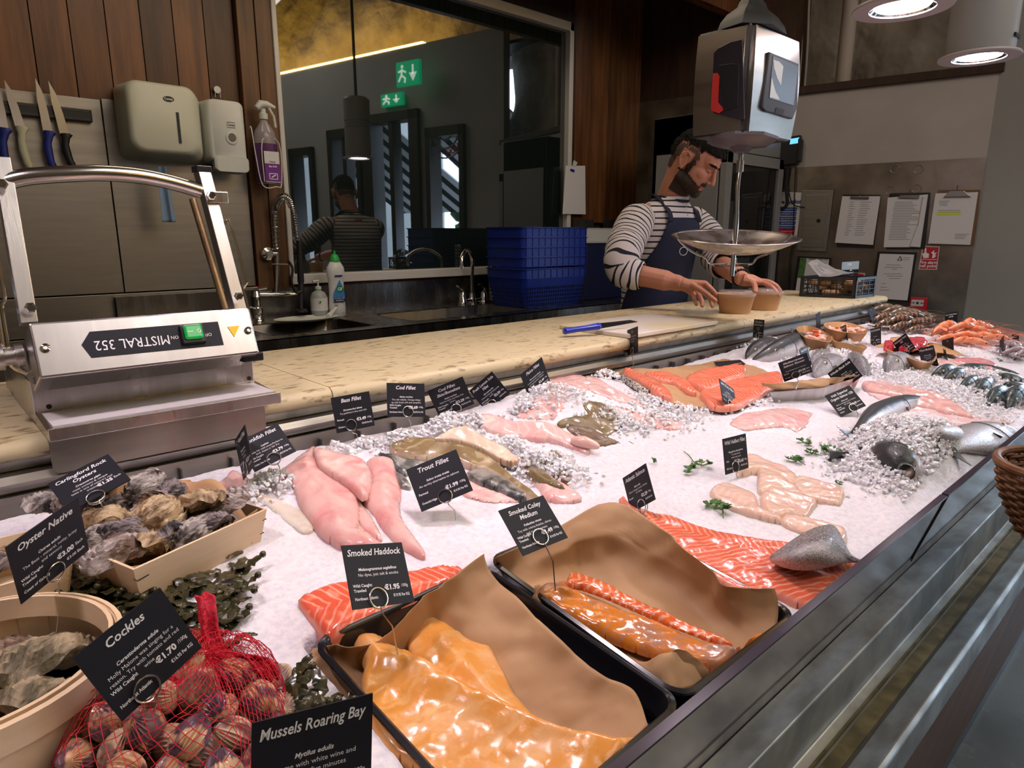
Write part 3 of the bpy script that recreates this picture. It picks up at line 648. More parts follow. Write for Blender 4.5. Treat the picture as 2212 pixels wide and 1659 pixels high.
# ---- whole fish: tapered oval body, head detail, fins
def fish(spine, ry, rx, m, label, cat='fish', roll=(0, 0, 1), name='whole_fish', group=None, tail=None, mouth=0, eye=.011, tail_len=.05, n=20, finm=None, eyeat=.12, prof=None, dorsal=True):
    """spine: world points snout -> tail root; ry half depth (belly to back), rx half thickness; roll = direction of the back"""
    S_ = curve(spine, 8); L_ = [0.]
    for a, b_ in zip(S_, S_[1:]): L_.append(L_[-1] + (b_ - a).length)
    tot = L_[-1]; prof = prof or [(0, .10), (.03, .34), (.10, .66), (.2, .90), (.35, 1), (.55, .92), (.75, .62), (.92, .30), (1, .24)]
    pr = lambda t: float(np.interp(t, [p[0] for p in prof], [p[1] for p in prof]))
    roll = Vector(roll).normalized(); RR = []; dors = []; fr = []
    for i, p in enumerate(S_):
        t = L_[i] / tot; T = (S_[min(i + 1, len(S_) - 1)] - S_[max(i - 1, 0)]).normalized(); up = (roll - T * roll.dot(T)).normalized(); sd = T.cross(up); f_ = pr(t); fr.append((p, T, up, sd, f_, t))
        RR.append([p + up * math.cos(a) * ry * f_ + sd * math.sin(a) * rx * (f_ ** .9) for a in [2 * math.pi * k / n for k in range(n)]])
        dors += [(math.cos(2 * math.pi * k / n) + 1) / 2 for k in range(n)]
    c = S_[0]; top = thing(name, (S_[len(S_) // 2].x, S_[len(S_) // 2].y, min(p.z for p in S_) - min(rx, ry) * .5), label, cat, group)
    mb = MB(); mb.rings(RR); mb.at = {'dors': dors}; mb.build('body', m, top, smooth=True)
    finm = finm or mat('fin', (.05, .052, .055), .35, .2, (.14, .14, .14), 60, 3)
    at_ = lambda t: min(fr, key=lambda q: abs(q[5] - t))
    for sgn in (-1, 1):
        p, T, up, sd, f_, t = at_(eyeat); e = p + sd * sgn * rx * f_ * .86 + up * ry * f_ * .28
        if eye:
            eo = MB().ball(e, eye, 14, 8).build('eye', mat('fish_eye', (.55, .50, .38), .1, .3, coat=1), top, smooth=True)
            MB().ball(e + sd * sgn * eye * .45, eye * .68, 12, 6).build('pupil', mat('fish_pupil', (.004, .004, .005), .05, coat=1), eo, smooth=True)
        p, T, up, sd, f_, t = at_(.25); arc = []
        for k in range(9):
            a = R(20 + k * 17.5) * sgn; q, T2, u2, s2, f2, _ = at_(.25 + .035 * math.sin(math.pi * k / 8)); arc.append(q + u2 * math.cos(a) * ry * f2 * 1.005 + s2 * math.sin(a) * rx * (f2 ** .9) * 1.01)
        MB().tube(arc, ry * .03, 5).build('gill_cover', mat('gill_line', (.09, .07, .07), .4), top, smooth=True)
    def fin(P, nm): MB().add([p + Vector((0, 0, 0)) for p in P], [tuple(range(len(P)))]).build(nm, finm, top, solid=.0016)
    p, T, up, sd, f_, t = fr[-1]
    if tail_len:
        fin([p - T * .004 + up * ry * .24, p + T * tail_len * .6 + up * ry * .62, p + T * tail_len * 1.1 + up * ry * .95, p + T * tail_len * .72, p + T * tail_len * 1.1 - up * ry * .95, p + T * tail_len * .6 - up * ry * .62, p - T * .004 - up * ry * .24], 'tail_fin')
    if dorsal:
        a = at_(.42); b_ = at_(.58); c_ = at_(.46); fin([a[0] + a[2] * ry * a[4] * .96, c_[0] + c_[2] * ry * (c_[4] + .42), b_[0] + b_[2] * ry * (b_[4] + .2), b_[0] + b_[2] * ry * b_[4] * .96], 'dorsal_fin')
    for sgn in (-1, 1):
        a = at_(.29); fin([a[0] + a[3] * sgn * rx * .8 - a[2] * ry * .25, a[0] + a[3] * sgn * rx * 1.05 + a[1] * ry * .8 - a[2] * ry * .35, a[0] + a[3] * sgn * rx * .98 + a[1] * ry * .7 - a[2] * ry * .7, a[0] + a[3] * sgn * rx * .7 - a[2] * ry * .5], 'side_fin')
    if mouth:
        p, T, up, sd, f_, t = fr[1]; o = S_[0]; q = []
        M = frame(o, sd, up, -T); RG = []
        for rr_, zz in ((1.12, -.006), (1.08, .002), (.94, .004), (.82, -.003), (.5, -.03)): RG.append([M @ Vector((math.cos(a) * mouth * .8 * rr_, math.sin(a) * mouth * rr_, zz)) for a in [2 * math.pi * k / 18 for k in range(18)]])
        mo = MB().rings(RG[:3], caps=False).build('lips', mat('fish_lips', (.10, .10, .10), .3, coat=.5), top, smooth=True)
        MB().rings(RG[2:], caps=False).build('mouth_lining', mat('mouth_inside', (.10, .02, .025), .3, coat=.5), mo, smooth=True)
        MB().ball(M @ Vector((0, -mouth * .35, -.004)), (mouth * .55, mouth * .35, mouth * .6), 10, 6, M=M.to_3x3().to_4x4()).build('tongue', mat('tongue', (.62, .50, .42), .3), mo, smooth=True)
    else:
        p, T, up, sd, f_, t = fr[0]; q = []
        for sgn in (-1, 1):
            a = at_(.045); q.append(a[0] + a[3] * sgn * rx * a[4] * .98 - a[2] * ry * .12)
        MB().tube(curve([q[0], fr[0][0] - fr[0][1] * .0015 - fr[0][2] * ry * .03, q[1]], 5), ry * .025, 5).build('mouth', mat('fish_mouth_line', (.03, .02, .02), .4), top)
    return top
# ---------------------------------------------------------------- the ice bed itself
def ice_bed():
    xs = np.concatenate([np.arange(-.5, 1.4, .006), np.arange(1.4, XR - .003, .010)]); ys = np.arange(.2885, 1.068, .0055)
    X, Y = np.meshgrid(xs, ys, indexing='ij'); Zz = zs(X, Y) + .0030 * fbm(X * 60, Y * 60, 3) + .005 * fbm(X * 13, Y * 13, 2)
    rough = np.clip(np.maximum((zs(X, Y) - zs0(X, Y)) / .015, (X - 1.5) / .5), .15, 1); Zz = Zz + rough * (.009 * np.abs(fbm(X * 38, Y * 38, 2)) - .002) + rough * .0055 * np.abs(fbm(X * 130, Y * 130, 2))
    bx0, by0, bx1, by1 = .250, .298, .728, .598
    dd = np.minimum(np.minimum(X - bx0, bx1 - X), np.minimum(Y - by0, by1 - Y)); Zz = Zz - .040 * np.clip(dd / .012, 0, 1)
    back = np.clip((Y - 1.045) / .02, 0, 1); Zz = Zz - .02 * back
    V = np.stack([X, Y, Zz], -1).reshape(-1, 3); a, b_ = X.shape; I, J = np.meshgrid(np.arange(a - 1), np.arange(b_ - 1), indexing='ij'); k = (I * b_ + J).ravel()
    F = np.stack([k, k + b_, k + b_ + 1, k + 1], 1).tolist()
    mb = MB(); mb.v = V.tolist(); mb.f = [tuple(f) for f in F]; mb.fm = [0] * len(F)
    return tag(mb.build('crushed_ice_bed', ICE, smooth=True, autosm=180), 'bed of white crushed ice filling the display case', 'ice', kind='stuff')
ice_bed()
ICEC = mat('ice_chunk', (.96, .94, .98), .10, spec=.7, sss=.3)
def chunks():
    r = np.random.RandomState(4); C_ = []
    def blob(px, py, rad, n, h=.0, sz=(.0035, .009), k='P', sq=.6):
        a, b_, s_ = ZC[k]; c = ip(a + px * s_, b_ + py * s_, h)
        for _ in range(n):
            x = c.x + r.randn() * rad; y = c.y + r.randn() * rad * sq
            if .32 < y < 1.055 and x < XR - .02: C_.append((x, y, float(zs(x, y)) + h * math.exp(-((x - c.x) ** 2 + (y - c.y) ** 2) / rad ** 2) + r.rand() * .004, r.uniform(*sz)))
    for px, py, rad, n, h in ((400, 330, .05, 0, 0), (850, 470, .02, 110, .014), (1050, 430, .03, 150, .02), (1350, 330, .04, 260, .024), (1720, 480, .025, 140, .018), (1880, 560, .035, 260, .028), (300, 690, .03, 240, .016), (680, 500, .02, 70, .02), (2050, 640, .03, 120, .02), (1500, 320, .02, 60, .02)): blob(px, py, rad, n, h, k='C')
    for px, py, rad, n, h in ((850, 600, .035, 160, .02), (1050, 640, .03, 120, .015), (200, 860, .02, 80, .01), (1250, 830, .04, 240, .012), (1450, 890, .05, 260, .008), (880, 900, .02, 60, .02), (1000, 1000, .03, 160, .01), (350, 1260, .03, 160, .02), (450, 740, .05, 260, .016), (1250, 960, .05, 200, .01)): blob(px, py, rad, n, h, k='F')
    for px, py, rad, n, h in ((300, 310, .06, 380, .016), (520, 360, .08, 480, .012), (800, 420, .07, 460, .012), (900, 400, .06, 360, .012), (1130, 520, .05, 300, .01), (1350, 600, .06, 300, .006), (1250, 900, .06, 620, .02), (1450, 950, .06, 520, .015), (1100, 1000, .06, 420, .008), (1080, 1200, .05, 320, .006), (1500, 1150, .04, 260, .006), (1700, 1250, .06, 300, .005), (1600, 640, .07, 420, .010), (1800, 700, .08, 460, .012), (1850, 560, .08, 420, .012), (1900, 820, .08, 300, .006), (1000, 300, .05, 160, .0), (1700, 420, .08, 160, .004), (160, 760, .04, 260, .006), (1250, 1330, .03, 140, .004)): blob(px, py, rad, n, h, k='G')
    base = []
    for k in range(8):
        V = [np.array(v, float) for v in ((1, 0, 0), (-1, 0, 0), (0, 1, 0), (0, -1, 0), (0, 0, 1), (0, 0, -1), (.7, .7, .5), (-.6, .7, -.5))]
        bm = bmesh.new()
        for v in V: bm.verts.new(v * (.7 + .6 * r.rand()) + r.randn(3) * .12)
        bmesh.ops.convex_hull(bm, input=bm.verts); bm.verts.ensure_lookup_table(); lv = [v for v in bm.verts if v.link_faces]; ix = {v: i for i, v in enumerate(lv)}
        base.append((np.array([v.co[:] for v in lv]), [[ix[v] for v in f.verts] for f in bm.faces])); bm.free()
    mb = MB()
    for x, y, z, s_ in C_:
        V, F = base[r.randint(8)]; a = r.rand() * 6.28; Q, _ = np.linalg.qr(r.randn(3, 3)); W_ = (V * [1, 1, .75]) @ Q.T * s_ * .6 + [x, y, z + s_ * .2]
        k = len(mb.v); mb.v += W_.tolist(); mb.f += [tuple(i + k for i in f) for f in F]; mb.fm += [0] * len(F)
    o = mb.build('ice_chunks', ICEC, smooth=False); tag(o, 'loose glassy ice chunks piled over and around the fish', 'ice', kind='stuff')
chunks()
# ---------------------------------------------------------------- fillets
def fillet(k, pts, T, m, label, name='fish_fillet', cat='fillet', group=None, **kw):
    o = pillow(Z(k, pts), T, name, m, **kw); return tag(o, label, cat, group)
# salmon / trout
fillet('C', [(450, 1385), (560, 1340), (730, 1290), (1100, 1240), (1220, 1200), (1350, 1190), (1450, 1215), (1380, 1270), (1150, 1400), (900, 1500), (720, 1590), (640, 1635), (600, 1610), (540, 1530), (490, 1460)], .020, SALMON2, 'thick pink trout fillet lying behind the smoked haddock card and tray', r=.012, h=.014, axis=((660, 1310), (1000, 1230)))
BIGS = [(1338, 1075), (1349, 1064), (1362, 1080), (1398, 1098), (1452, 1107), (1542, 1138), (1633, 1156), (1725, 1167), (1790, 1172), (1845, 1196), (1868, 1216), (1840, 1240), (1800, 1275), (1765, 1302), (1725, 1295), (1680, 1277), (1604, 1272), (1524, 1224), (1452, 1174), (1405, 1138), (1385, 1114)]
bs = pillow(BIGS, .018, 'salmon_fillet', SALMON, r=.03, h=.012, axis=((1400, 1105), (1790, 1235))); tag(bs, 'whole side of orange salmon with white fat lines beside the front glass', 'fillet')
fl = gridsurf([px3([(1664, 1203, .022), (1700, 1176, .026), (1742, 1150, .032), (1790, 1134, .034), (1812, 1150, .030), (1835, 1196, .024), (1864, 1212, .020)]),
    px3([(1664, 1207, .022), (1700, 1190, .048), (1745, 1172, .062), (1785, 1160, .066), (1808, 1172, .056), (1834, 1202, .036), (1864, 1213, .020)]),
    px3([(1666, 1211, .022), (1700, 1208, .044), (1742, 1202, .056), (1782, 1198, .058), (1806, 1200, .048), (1832, 1208, .032), (1863, 1214, .020)]),
    px3([(1670, 1216, .020), (1700, 1226, .026), (1738, 1230, .030), (1780, 1225, .032), (1808, 1219, .030), (1834, 1214, .026), (1862, 1215, .020)])], 6, 6, .0006)
nv = len(fl.v); fl.at = {'dors': [(1 - q[1]) for q in fl.uv]}
fo = fl.build('folded_tail', skinmat('folded_salmon_skin', (.03, .032, .035), (.78, .72, .73), ((.42, .40, .41), 'n'), 500, pos=(.34, .66), bump=1), bs, smooth=True, solid=.004, label='silvery skin side of the folded tail')
# halibut pieces
HG = 'halibut pieces laid in a loose pile'
for pts, lab in (([(360, 240), (450, 260), (560, 310), (690, 380), (655, 435), (540, 375), (430, 345), (285, 382), (300, 300)], 'long pale halibut piece running out behind the halibut card'),
    ([(660, 400), (720, 385), (860, 425), (1005, 478), (1000, 530), (980, 582), (880, 560), (770, 528), (690, 480)], 'pale halibut piece pointing at the big salmon head'),
    ([(425, 370), (440, 345), (560, 375), (650, 430), (735, 500), (735, 522), (600, 500), (520, 480), (460, 495), (425, 480)], 'short halibut piece in the middle of the halibut pile'),
    ([(105, 480), (180, 430), (270, 450), (340, 480), (420, 520), (440, 600), (500, 620), (580, 660), (580, 690), (480, 665), (350, 630), (220, 580), (130, 530)], 'halibut piece nearest the halibut card foot, tapering towards the salmon'),
    ([(440, 520), (490, 475), (600, 480), (820, 540), (800, 590), (750, 655), (640, 640), (560, 650), (470, 600)], 'broad flat halibut piece lying across the pile'),
    ([(580, 690), (610, 640), (760, 660), (900, 700), (1000, 730), (1025, 765), (1005, 830), (900, 800), (760, 770), (660, 735)], 'halibut piece half behind the folded salmon tail')):
    fillet('H', pts, .016, WHITEF, lab, 'halibut_piece', 'fillet', r=.012, h=.010, smooth=2)
# monkfish
fillet('C', [(330, 640), (420, 560), (540, 480), (580, 500), (640, 620), (760, 720), (820, 780), (810, 950), (840, 960), (965, 1060), (920, 1085), (800, 1075), (690, 1040), (580, 970), (510, 890), (450, 790), (410, 680)], .022, MONK, 'large glossy pink monkfish fillet on the left of the pair', 'monkfish_fillet', r=.035, h=.018, hump=.012)
fillet('C', [(860, 570), (930, 550), (1020, 565), (1040, 640), (1070, 750), (1060, 830), (1080, 920), (1140, 1000), (1215, 1110), (1150, 1105), (1060, 1050), (960, 960), (880, 850), (835, 775), (880, 700)], .020, MONK, 'narrower pink monkfish tail right of the large fillet', 'monkfish_fillet', r=.03, h=.015, hump=.008)
fillet('C', [(805, 800), (850, 850), (900, 920), (955, 1035), (900, 1010), (830, 950), (800, 880)], .012, MONK, 'slim monkfish strip between the two large fillets', 'monkfish_fillet', r=.02, h=.01)
pillow(Z('C', [(540, 480), (640, 500), (720, 520), (830, 545), (885, 620), (885, 690), (850, 765), (790, 730), (700, 660), (600, 600), (565, 560)]), .014, 'monkfish_fillet', MONK, r=.025, h=.034, base=.020)
o = bpy.data.objects['monkfish_fillet.003']; tag(o, 'pale monkfish flap folded on top of the pair', 'fillet')
fillet('C', [(160, 740), (240, 770), (400, 840), (500, 900), (560, 980), (480, 1010), (400, 960), (330, 900), (240, 830), (160, 790)], .006, SKINW, 'thin rough white fish wing with a brown edge left of the monkfish', 'fish_wing', r=.02, h=.006)
fillet('P', [(400, 1042), (430, 1030), (475, 1032), (500, 1010), (530, 1018), (550, 1040), (540, 1058), (470, 1060), (420, 1056)], .014, PINKF, 'pale pink fillet tucked against the steel behind the oyster crate', r=.015, h=.01, flop=.01)
# cod and bass group
fillet('C', [(1400, 660), (1500, 720), (1650, 780), (1820, 800), (1750, 835), (1540, 830), (1420, 770)], .008, PINKF, 'translucent pink flesh edge spread under the bass fillet', r=.02, h=.004)
fillet('C', [(925, 535), (1000, 545), (1100, 570), (1250, 585), (1250, 640), (1130, 650), (1080, 660), (1000, 600)], .016, SILVERSK, 'dark scaly bass fillet behind the trout card', r=.015, h=.010)
fillet('C', [(1040, 650), (1100, 690), (1130, 740), (1070, 740), (1030, 690)], .014, SILVERSK, 'small dark scaled tail end left of the trout card', r=.015, h=.008)
fillet('C', [(1790, 600), (1900, 640), (2000, 690), (2140, 780), (2130, 808), (2030, 822), (1930, 800), (1890, 740), (1820, 660)], .014, PINKF, 'cod fillet flesh side up at the end of the group', r=.02, h=.010)
fillet('C', [(1000, 470), (1060, 430), (1180, 420), (1350, 440), (1500, 480), (1620, 550), (1720, 640), (1830, 720), (1910, 790), (1900, 812), (1820, 770), (1720, 700), (1600, 625), (1450, 575), (1300, 545), (1150, 545), (1020, 520)], .013, flesh('cod_skin', (.27, .19, .09), (.52, .42, .28), 26, 0, .35, .22, col3=(.20, .14, .07), bump=.3, rim=(.62, .48, .38), dist=1), 'long olive skinned cod fillet with a pale side line', 'cod_fillet', r=.02, h=.022, base=.008)
fillet('C', [(1455, 650), (1520, 622), (1600, 630), (1700, 660), (1800, 720), (1840, 792), (1760, 795), (1650, 750), (1540, 705)], .014, SILVERSK, 'silver scaled bass fillet in front of the olive cod', r=.015, h=.014, base=.004)
fillet('C', [(1270, 430), (1380, 370), (1480, 365), (1560, 420), (1680, 480), (1780, 560), (1700, 570), (1560, 500), (1440, 455), (1320, 440)], .010, flesh('cod_flesh', (.74, .58, .46), (.84, .70, .58), 90, .5, .8, .2, sss=.4, col3=(.66, .46, .34), rim=(.45, .33, .22)), 'white cod fillet draped over the olive one', 'cod_fillet', r=.015, h=.028, base=.016)
fillet('C', [(1800, 590), (1870, 610), (1990, 690), (2050, 740), (1960, 720), (1860, 670)], .010, OLIVE, 'narrow olive skin strip along the last cod fillet', r=.01, h=.020, base=.010)
fillet('C', [(1960, 500), (2000, 510), (2060, 570), (2095, 690), (2040, 685), (1960, 630), (1890, 570)], .012, BROWNSK, 'dark brown flatfish skin sticking out of the ice', r=.015, h=.014)
# lemon sole and plaice
fillet('C', [(1530, 310), (1600, 298), (1750, 330), (1950, 350), (2080, 400), (2190, 450), (2195, 515), (2140, 500), (2000, 455), (1800, 425), (1620, 392), (1540, 350)], .010, PINKF, 'long pink lemon sole fillet with a rolled end', 'sole_fillet', r=.02, h=.016, base=.004, flop=.010)
c0 = ip(1262, 955, .018)
tag(MB().tube(curve([c0 + Vector((-.012, .022, 0)), c0, c0 + Vector((.012, -.026, -.006))], 5), [.004, .007, .009, .010, .0105, .011, .010, .009, .008, .006, .003], 14).build('rolled_fillet', mat('rolled_flesh', (.85, .52, .46), .25, sss=.4, coat=.4, col2=(.9, .64, .58), nscale=60), smooth=True), 'rolled pink end of a sole fillet beside the brown flatfish', 'fillet')
fillet('F', [(680, 620), (800, 640), (900, 700), (1050, 780), (1165, 850), (1050, 835), (900, 795), (760, 745), (680, 680)], .010, PINKF, 'upper pink plaice fillet on the ice mound', 'plaice_fillet', r=.02, h=.012)
fillet('F', [(850, 850), (1000, 870), (1200, 930), (1440, 985), (1455, 1030), (1350, 1042), (1150, 985), (950, 905)], .008, PINKF, 'lower pink plaice fillet reaching towards the middle of the ice', 'plaice_fillet', r=.02, h=.008)
fillet('F', [(400, 640), (520, 560), (620, 590), (700, 640), (700, 720), (560, 700), (450, 760), (380, 720)], .010, PINKF, 'pale plaice fillet at the crest of the mound', 'plaice_fillet', r=.02, h=.012)
fillet('F', [(130, 930), (300, 780), (400, 760), (520, 780), (500, 880), (420, 960), (300, 960)], .006, PINKF, 'pink plaice fillet dusted with ice on the left flank of the mound', 'plaice_fillet', r=.02, h=.008)
fillet('F', [(660, 830), (800, 805), (900, 890), (995, 990), (950, 1018), (860, 1085), (760, 1062), (600, 1005), (450, 990), (540, 925), (700, 905)], .014, OLIVE, 'olive brown plaice skin with orange spots folded on the ice', 'plaice_skin', r=.02, h=.014, flop=.012)
fillet('F', [(530, 1012), (700, 1005), (820, 1080), (960, 1130), (880, 1142), (710, 1168), (640, 1100)], .012, BROWNSK, 'brown lemon sole with a pale fin edge below the olive plaice', 'sole', r=.02, h=.012)
# john dory, long monk fillet, squid
fillet('G', [(60, 910), (150, 850), (300, 825), (450, 810), (650, 840), (665, 870), (620, 920), (545, 978), (470, 948), (300, 955), (150, 962), (80, 935)], .012, PINKF, 'flat pink john dory fillet alone on the ice', 'john_dory_fillet', r=.03, h=.008)
fillet('G', [(1060, 690), (1160, 690), (1320, 745), (1520, 800), (1760, 850), (2000, 900), (2150, 900), (1950, 960), (1700, 930), (1400, 850), (1180, 760)], .006, flesh('pink_shadow', (.86, .60, .60), (.9, .7, .7), 40, 0, .5, .3, sss=.4), 'thin pink sheet standing in for the shadow on the ice under the long white fillet', r=.03, h=.004)  # shade below the long fillet, laid on the ice as a pink sheet
fillet('G', [(1035, 600), (1150, 600), (1300, 620), (1450, 650), (1600, 695), (1700, 745), (1785, 800), (1850, 850), (1720, 828), (1600, 800), (1400, 752), (1250, 700), (1100, 660), (1045, 635)], .022, flesh('ling_flesh', (.86, .50, .46), (.9, .62, .58), 90, .4, .9, .16, sss=.4), 'long rounded pale pink fillet behind the organic salmon', r=.025, h=.020)
fillet('G', [(1580, 450), (1660, 455), (1750, 465), (1900, 500), (1880, 512), (1750, 500), (1600, 490)], .012, PINKF, 'small pink skinned fillet left of the mackerel, nearer one', r=.015, h=.010)
fillet('G', [(1700, 440), (1800, 436), (1900, 445), (1980, 460), (2020, 490), (1990, 512), (1880, 500), (1750, 470)], .016, flesh('ray_flesh', (.80, .32, .36), (.86, .5, .5), 60, .2, .7, .2), 'deeper pink fillet by the parsley right of the boards', r=.015, h=.014)
# salmon on kraft paper at the back
pp = pillow(Z('F', [(595, 520), (700, 525), (920, 535), (990, 572), (1280, 570), (1550, 530), (1790, 490), (1900, 520), (2100, 575), (2212, 640), (2100, 760), (1900, 800), (1750, 850), (1600, 870), (1500, 885), (1280, 800), (1100, 725), (950, 625), (780, 600)]), .003, 'paper_sheet', PAPERK, r=.004, h=.012, base=.008, smooth=1, flop=.006, sink=.004); tag(pp, 'brown paper sheet under the salmon fillets at the back of the ice', 'paper')
for pts, T, lab, bs_ in (([(1150, 595), (1300, 590), (1470, 640), (1570, 745), (1500, 735), (1370, 665), (1250, 645)], .014, 'thin orange salmon fillet on paper left of the middle piece', .012),
    ([(1600, 740), (1700, 720), (1850, 660), (2050, 620), (2212, 590), (2260, 650), (2230, 700), (2118, 740), (2090, 770), (1990, 810), (1880, 860), (1700, 860), (1620, 800)], .018, 'large salmon side beside the steel tray', .012),
    ([(1480, 645), (1600, 590), (1760, 560), (1940, 545), (1955, 590), (1940, 632), (1830, 660), (1700, 722), (1640, 732), (1560, 700)], .020, 'thick salmon fillet with dark skin edge on the paper', .014)):
    fillet('F', pts, T, SALMON, lab, 'salmon_fillet', r=.02, h=.022, base=bs_)
t = thing('salmon_steak_tail', ip(*Z('F', [(1150, 700)])[0][:2], 0), 'salmon tail piece on the paper edge showing speckled silver skin', 'fillet')
pillow(Z('F', [(1000, 568), (1100, 590), (1230, 650), (1360, 752), (1362, 790), (1240, 740), (1110, 650), (985, 590)]), .022, 'flesh', SALMON, t, r=.012, h=.03, base=.016)
pillow(Z('F', [(992, 580), (1110, 650), (1240, 735), (1362, 780), (1355, 798), (1250, 785), (1100, 720), (958, 636)]), .014, 'skin', mat('speckled_skin', (.62, .58, .52), .3, .2, (.03, .03, .03), 170, 4, contrast=(.5, .56)), t, r=.01, h=.014, base=.008)
# ---------------------------------------------------------------- whole fish
def at_h(px, py, h): return ip(px, py, h)
hd = at_h(1958, 1018, .010); d = Vector((.80, .52, -.10)).normalized()
fish([hd, hd + d * .02, hd + d * .07 + Vector((0, 0, -.004)), hd + d * .13 + Vector((0, 0, -.016)), hd + d * .20 + Vector((0, 0, -.045))], .046, .038, SK_SALMON, 'large whole salmon staring out of the ice with its mouth open', roll=(-.45, .45, .8), mouth=.015, eye=.008, tail_len=0, dorsal=False, prof=[(0, .32), (.04, .60), (.10, .78), (.15, .9), (.3, 1), (.6, 1), (1, .8)], eyeat=.20)
def bfish(k, pts, T, m, lab, **kw): return tag(pillow(Z(k, pts), T, 'whole_fish', m, **kw), lab, 'fish')
# salmon back rising from the ice, its tail towards the middle
g3 = lambda l: [ip(ZC['G'][0] + x * ZC['G'][2], ZC['G'][1] + y * ZC['G'][2], h - .009) for x, y, h in l]
fish(g3([(1620, 880, -.02), (1480, 800, .002), (1300, 810, .010), (1130, 880, .012), (1030, 950, .012), (965, 1020, .010)]), .030, .024, SK_SALMON, 'whole salmon lying behind the big head, dark back and small tail above the ice', roll=(-.5, .6, .7), eye=0, tail_len=.035, prof=[(0, .5), (.2, .95), (.5, 1), (.75, .6), (.92, .36), (1, .3)], dorsal=False)
fish(g3([(1180, 1120, -.03), (1060, 1150, -.012), (960, 1150, .004), (905, 1160, .010)]), .030, .02, SK_SALMON, 'salmon tail fin sticking out by the parsley, body under the ice', roll=(0, -.6, .8), eye=0, tail_len=.055, dorsal=False)
fish(g3([(1760, 1230, -.04), (1700, 1200, -.018), (1640, 1170, .0), (1610, 1165, .006)]), .02, .012, SK_SALMON, 'small dark tail poking up right of the salmon head', roll=(0, 0, 1), eye=0, tail_len=.035, dorsal=False)
fish(g3([(2160, 1000, .014), (2090, 1000, .016), (1980, 1020, .014), (1850, 1060, .010), (1740, 1090, .008), (1670, 1120, .004)]), .052, .026, SK_BREAM, 'silver sea bream lying on its side against the front glass', roll=(-.3, .9, .25), eye=.006, tail_len=.03, prof=[(0, .2), (.08, .6), (.2, .9), (.4, 1), (.6, .9), (.8, .55), (.95, .3), (1, .26)])
fish(g3([(1700, 1010, -.01), (1600, 1000, .006), (1480, 990, .010), (1400, 990, .004), (1350, 980, -.004)]), .035, .020, SK_BREAM, 'grey bream nearly covered by ice behind the salmon head', roll=(-.2, .9, .2), eye=0, tail_len=0, dorsal=False)
# two salmon heads at the far left of the back row
for l, lab, ry in (([(175, 455, .012), (230, 410, .020), (330, 370, .018), (430, 340, .004)], 'salmon head at the left end of the whole fish row', .032), ([(225, 470, .012), (320, 440, .018), (430, 400, .022), (560, 350, .018), (680, 320, .0)], 'dark blue backed salmon beside the first salmon head', .040)):
    fish(g3(l), ry, ry * .7, SK_SALMON, lab, roll=(-.4, .4, .9), group='salmon heads in the back row of whole fish', tail_len=0, eye=.006)
for l, lab, ry in (([(670, 585, .014), (720, 530, .022), (800, 490, .020), (900, 460, .0)], 'bream head between the skewer and black sole cards', .032), ([(650, 490, .012), (690, 465, .018), (760, 440, .012), (820, 425, .0)], 'bream just behind the skewer card', .026),
    ([(1060, 585, .012), (1030, 530, .020), (980, 480, .020), (940, 440, .0)], 'red tinged bream head behind the black sole card', .034), ([(1210, 560, .014), (1250, 510, .022), (1320, 480, .020), (1430, 480, .004)], 'large eyed silver bream head below the kraft boards', .036)):
    fish(g3(l), ry, ry * .68, SK_BREAM, lab, roll=(.3, .5, .8), group='bream heads in the back row of whole fish', tail_len=0, eye=.0075, eyeat=.2, dorsal=False)
MK = 'mackerel heads pushed into the ice'
for l, lab, ry in (([(1530, 585, .010), (1580, 570, .018), (1650, 545, .018), (1720, 540, .002)], 'first mackerel from the left, whole striped back showing', .021), ([(1610, 625, .010), (1660, 605, .016), (1730, 575, .016), (1800, 560, .0)], 'second mackerel from the left in the mackerel row', .021),
    ([(1730, 690, .008), (1770, 660, .016), (1830, 630, .010), (1900, 600, -.01)], 'third mackerel, mostly under ice', .02), ([(1840, 720, .010), (1890, 680, .018), (1940, 650, .010), (2000, 620, -.01)], 'fourth mackerel with its gill cover showing', .022),
    ([(1945, 815, .008), (1985, 760, .018), (2030, 720, .016), (2090, 680, -.004)], 'fifth mackerel, head tipped down to the ice', .024), ([(2095, 830, .010), (2120, 770, .020), (2180, 720, .022), (2280, 680, .010)], 'sixth mackerel, large dark head at the right edge', .028)):
    fish(g3(l), ry, ry * .75, SK_MACK, lab, roll=(.1, .3, .95), group=MK, tail_len=0, eye=.0045, eyeat=.14, dorsal=False, n=14)
for l, lab in (([(1700, 530, .006), (1800, 528, .010), (1950, 535, .010), (2120, 560, .008), (2200, 590, .004)], 'mackerel lying lengthways behind the row'), ([(1985, 590, .006), (2060, 600, .012), (2160, 615, .012), (2280, 640, .010)], 'blue backed mackerel lying at the right edge, upper one'), ([(2060, 650, .006), (2130, 665, .010), (2280, 690, .010)], 'silver bellied mackerel lying below it at the right edge')):
    fish(g3(l), .018, .014, SK_MACK, lab, roll=(-.2, .7, .6), group='mackerel lying flat', tail_len=.03, eye=.004, n=14, dorsal=False)
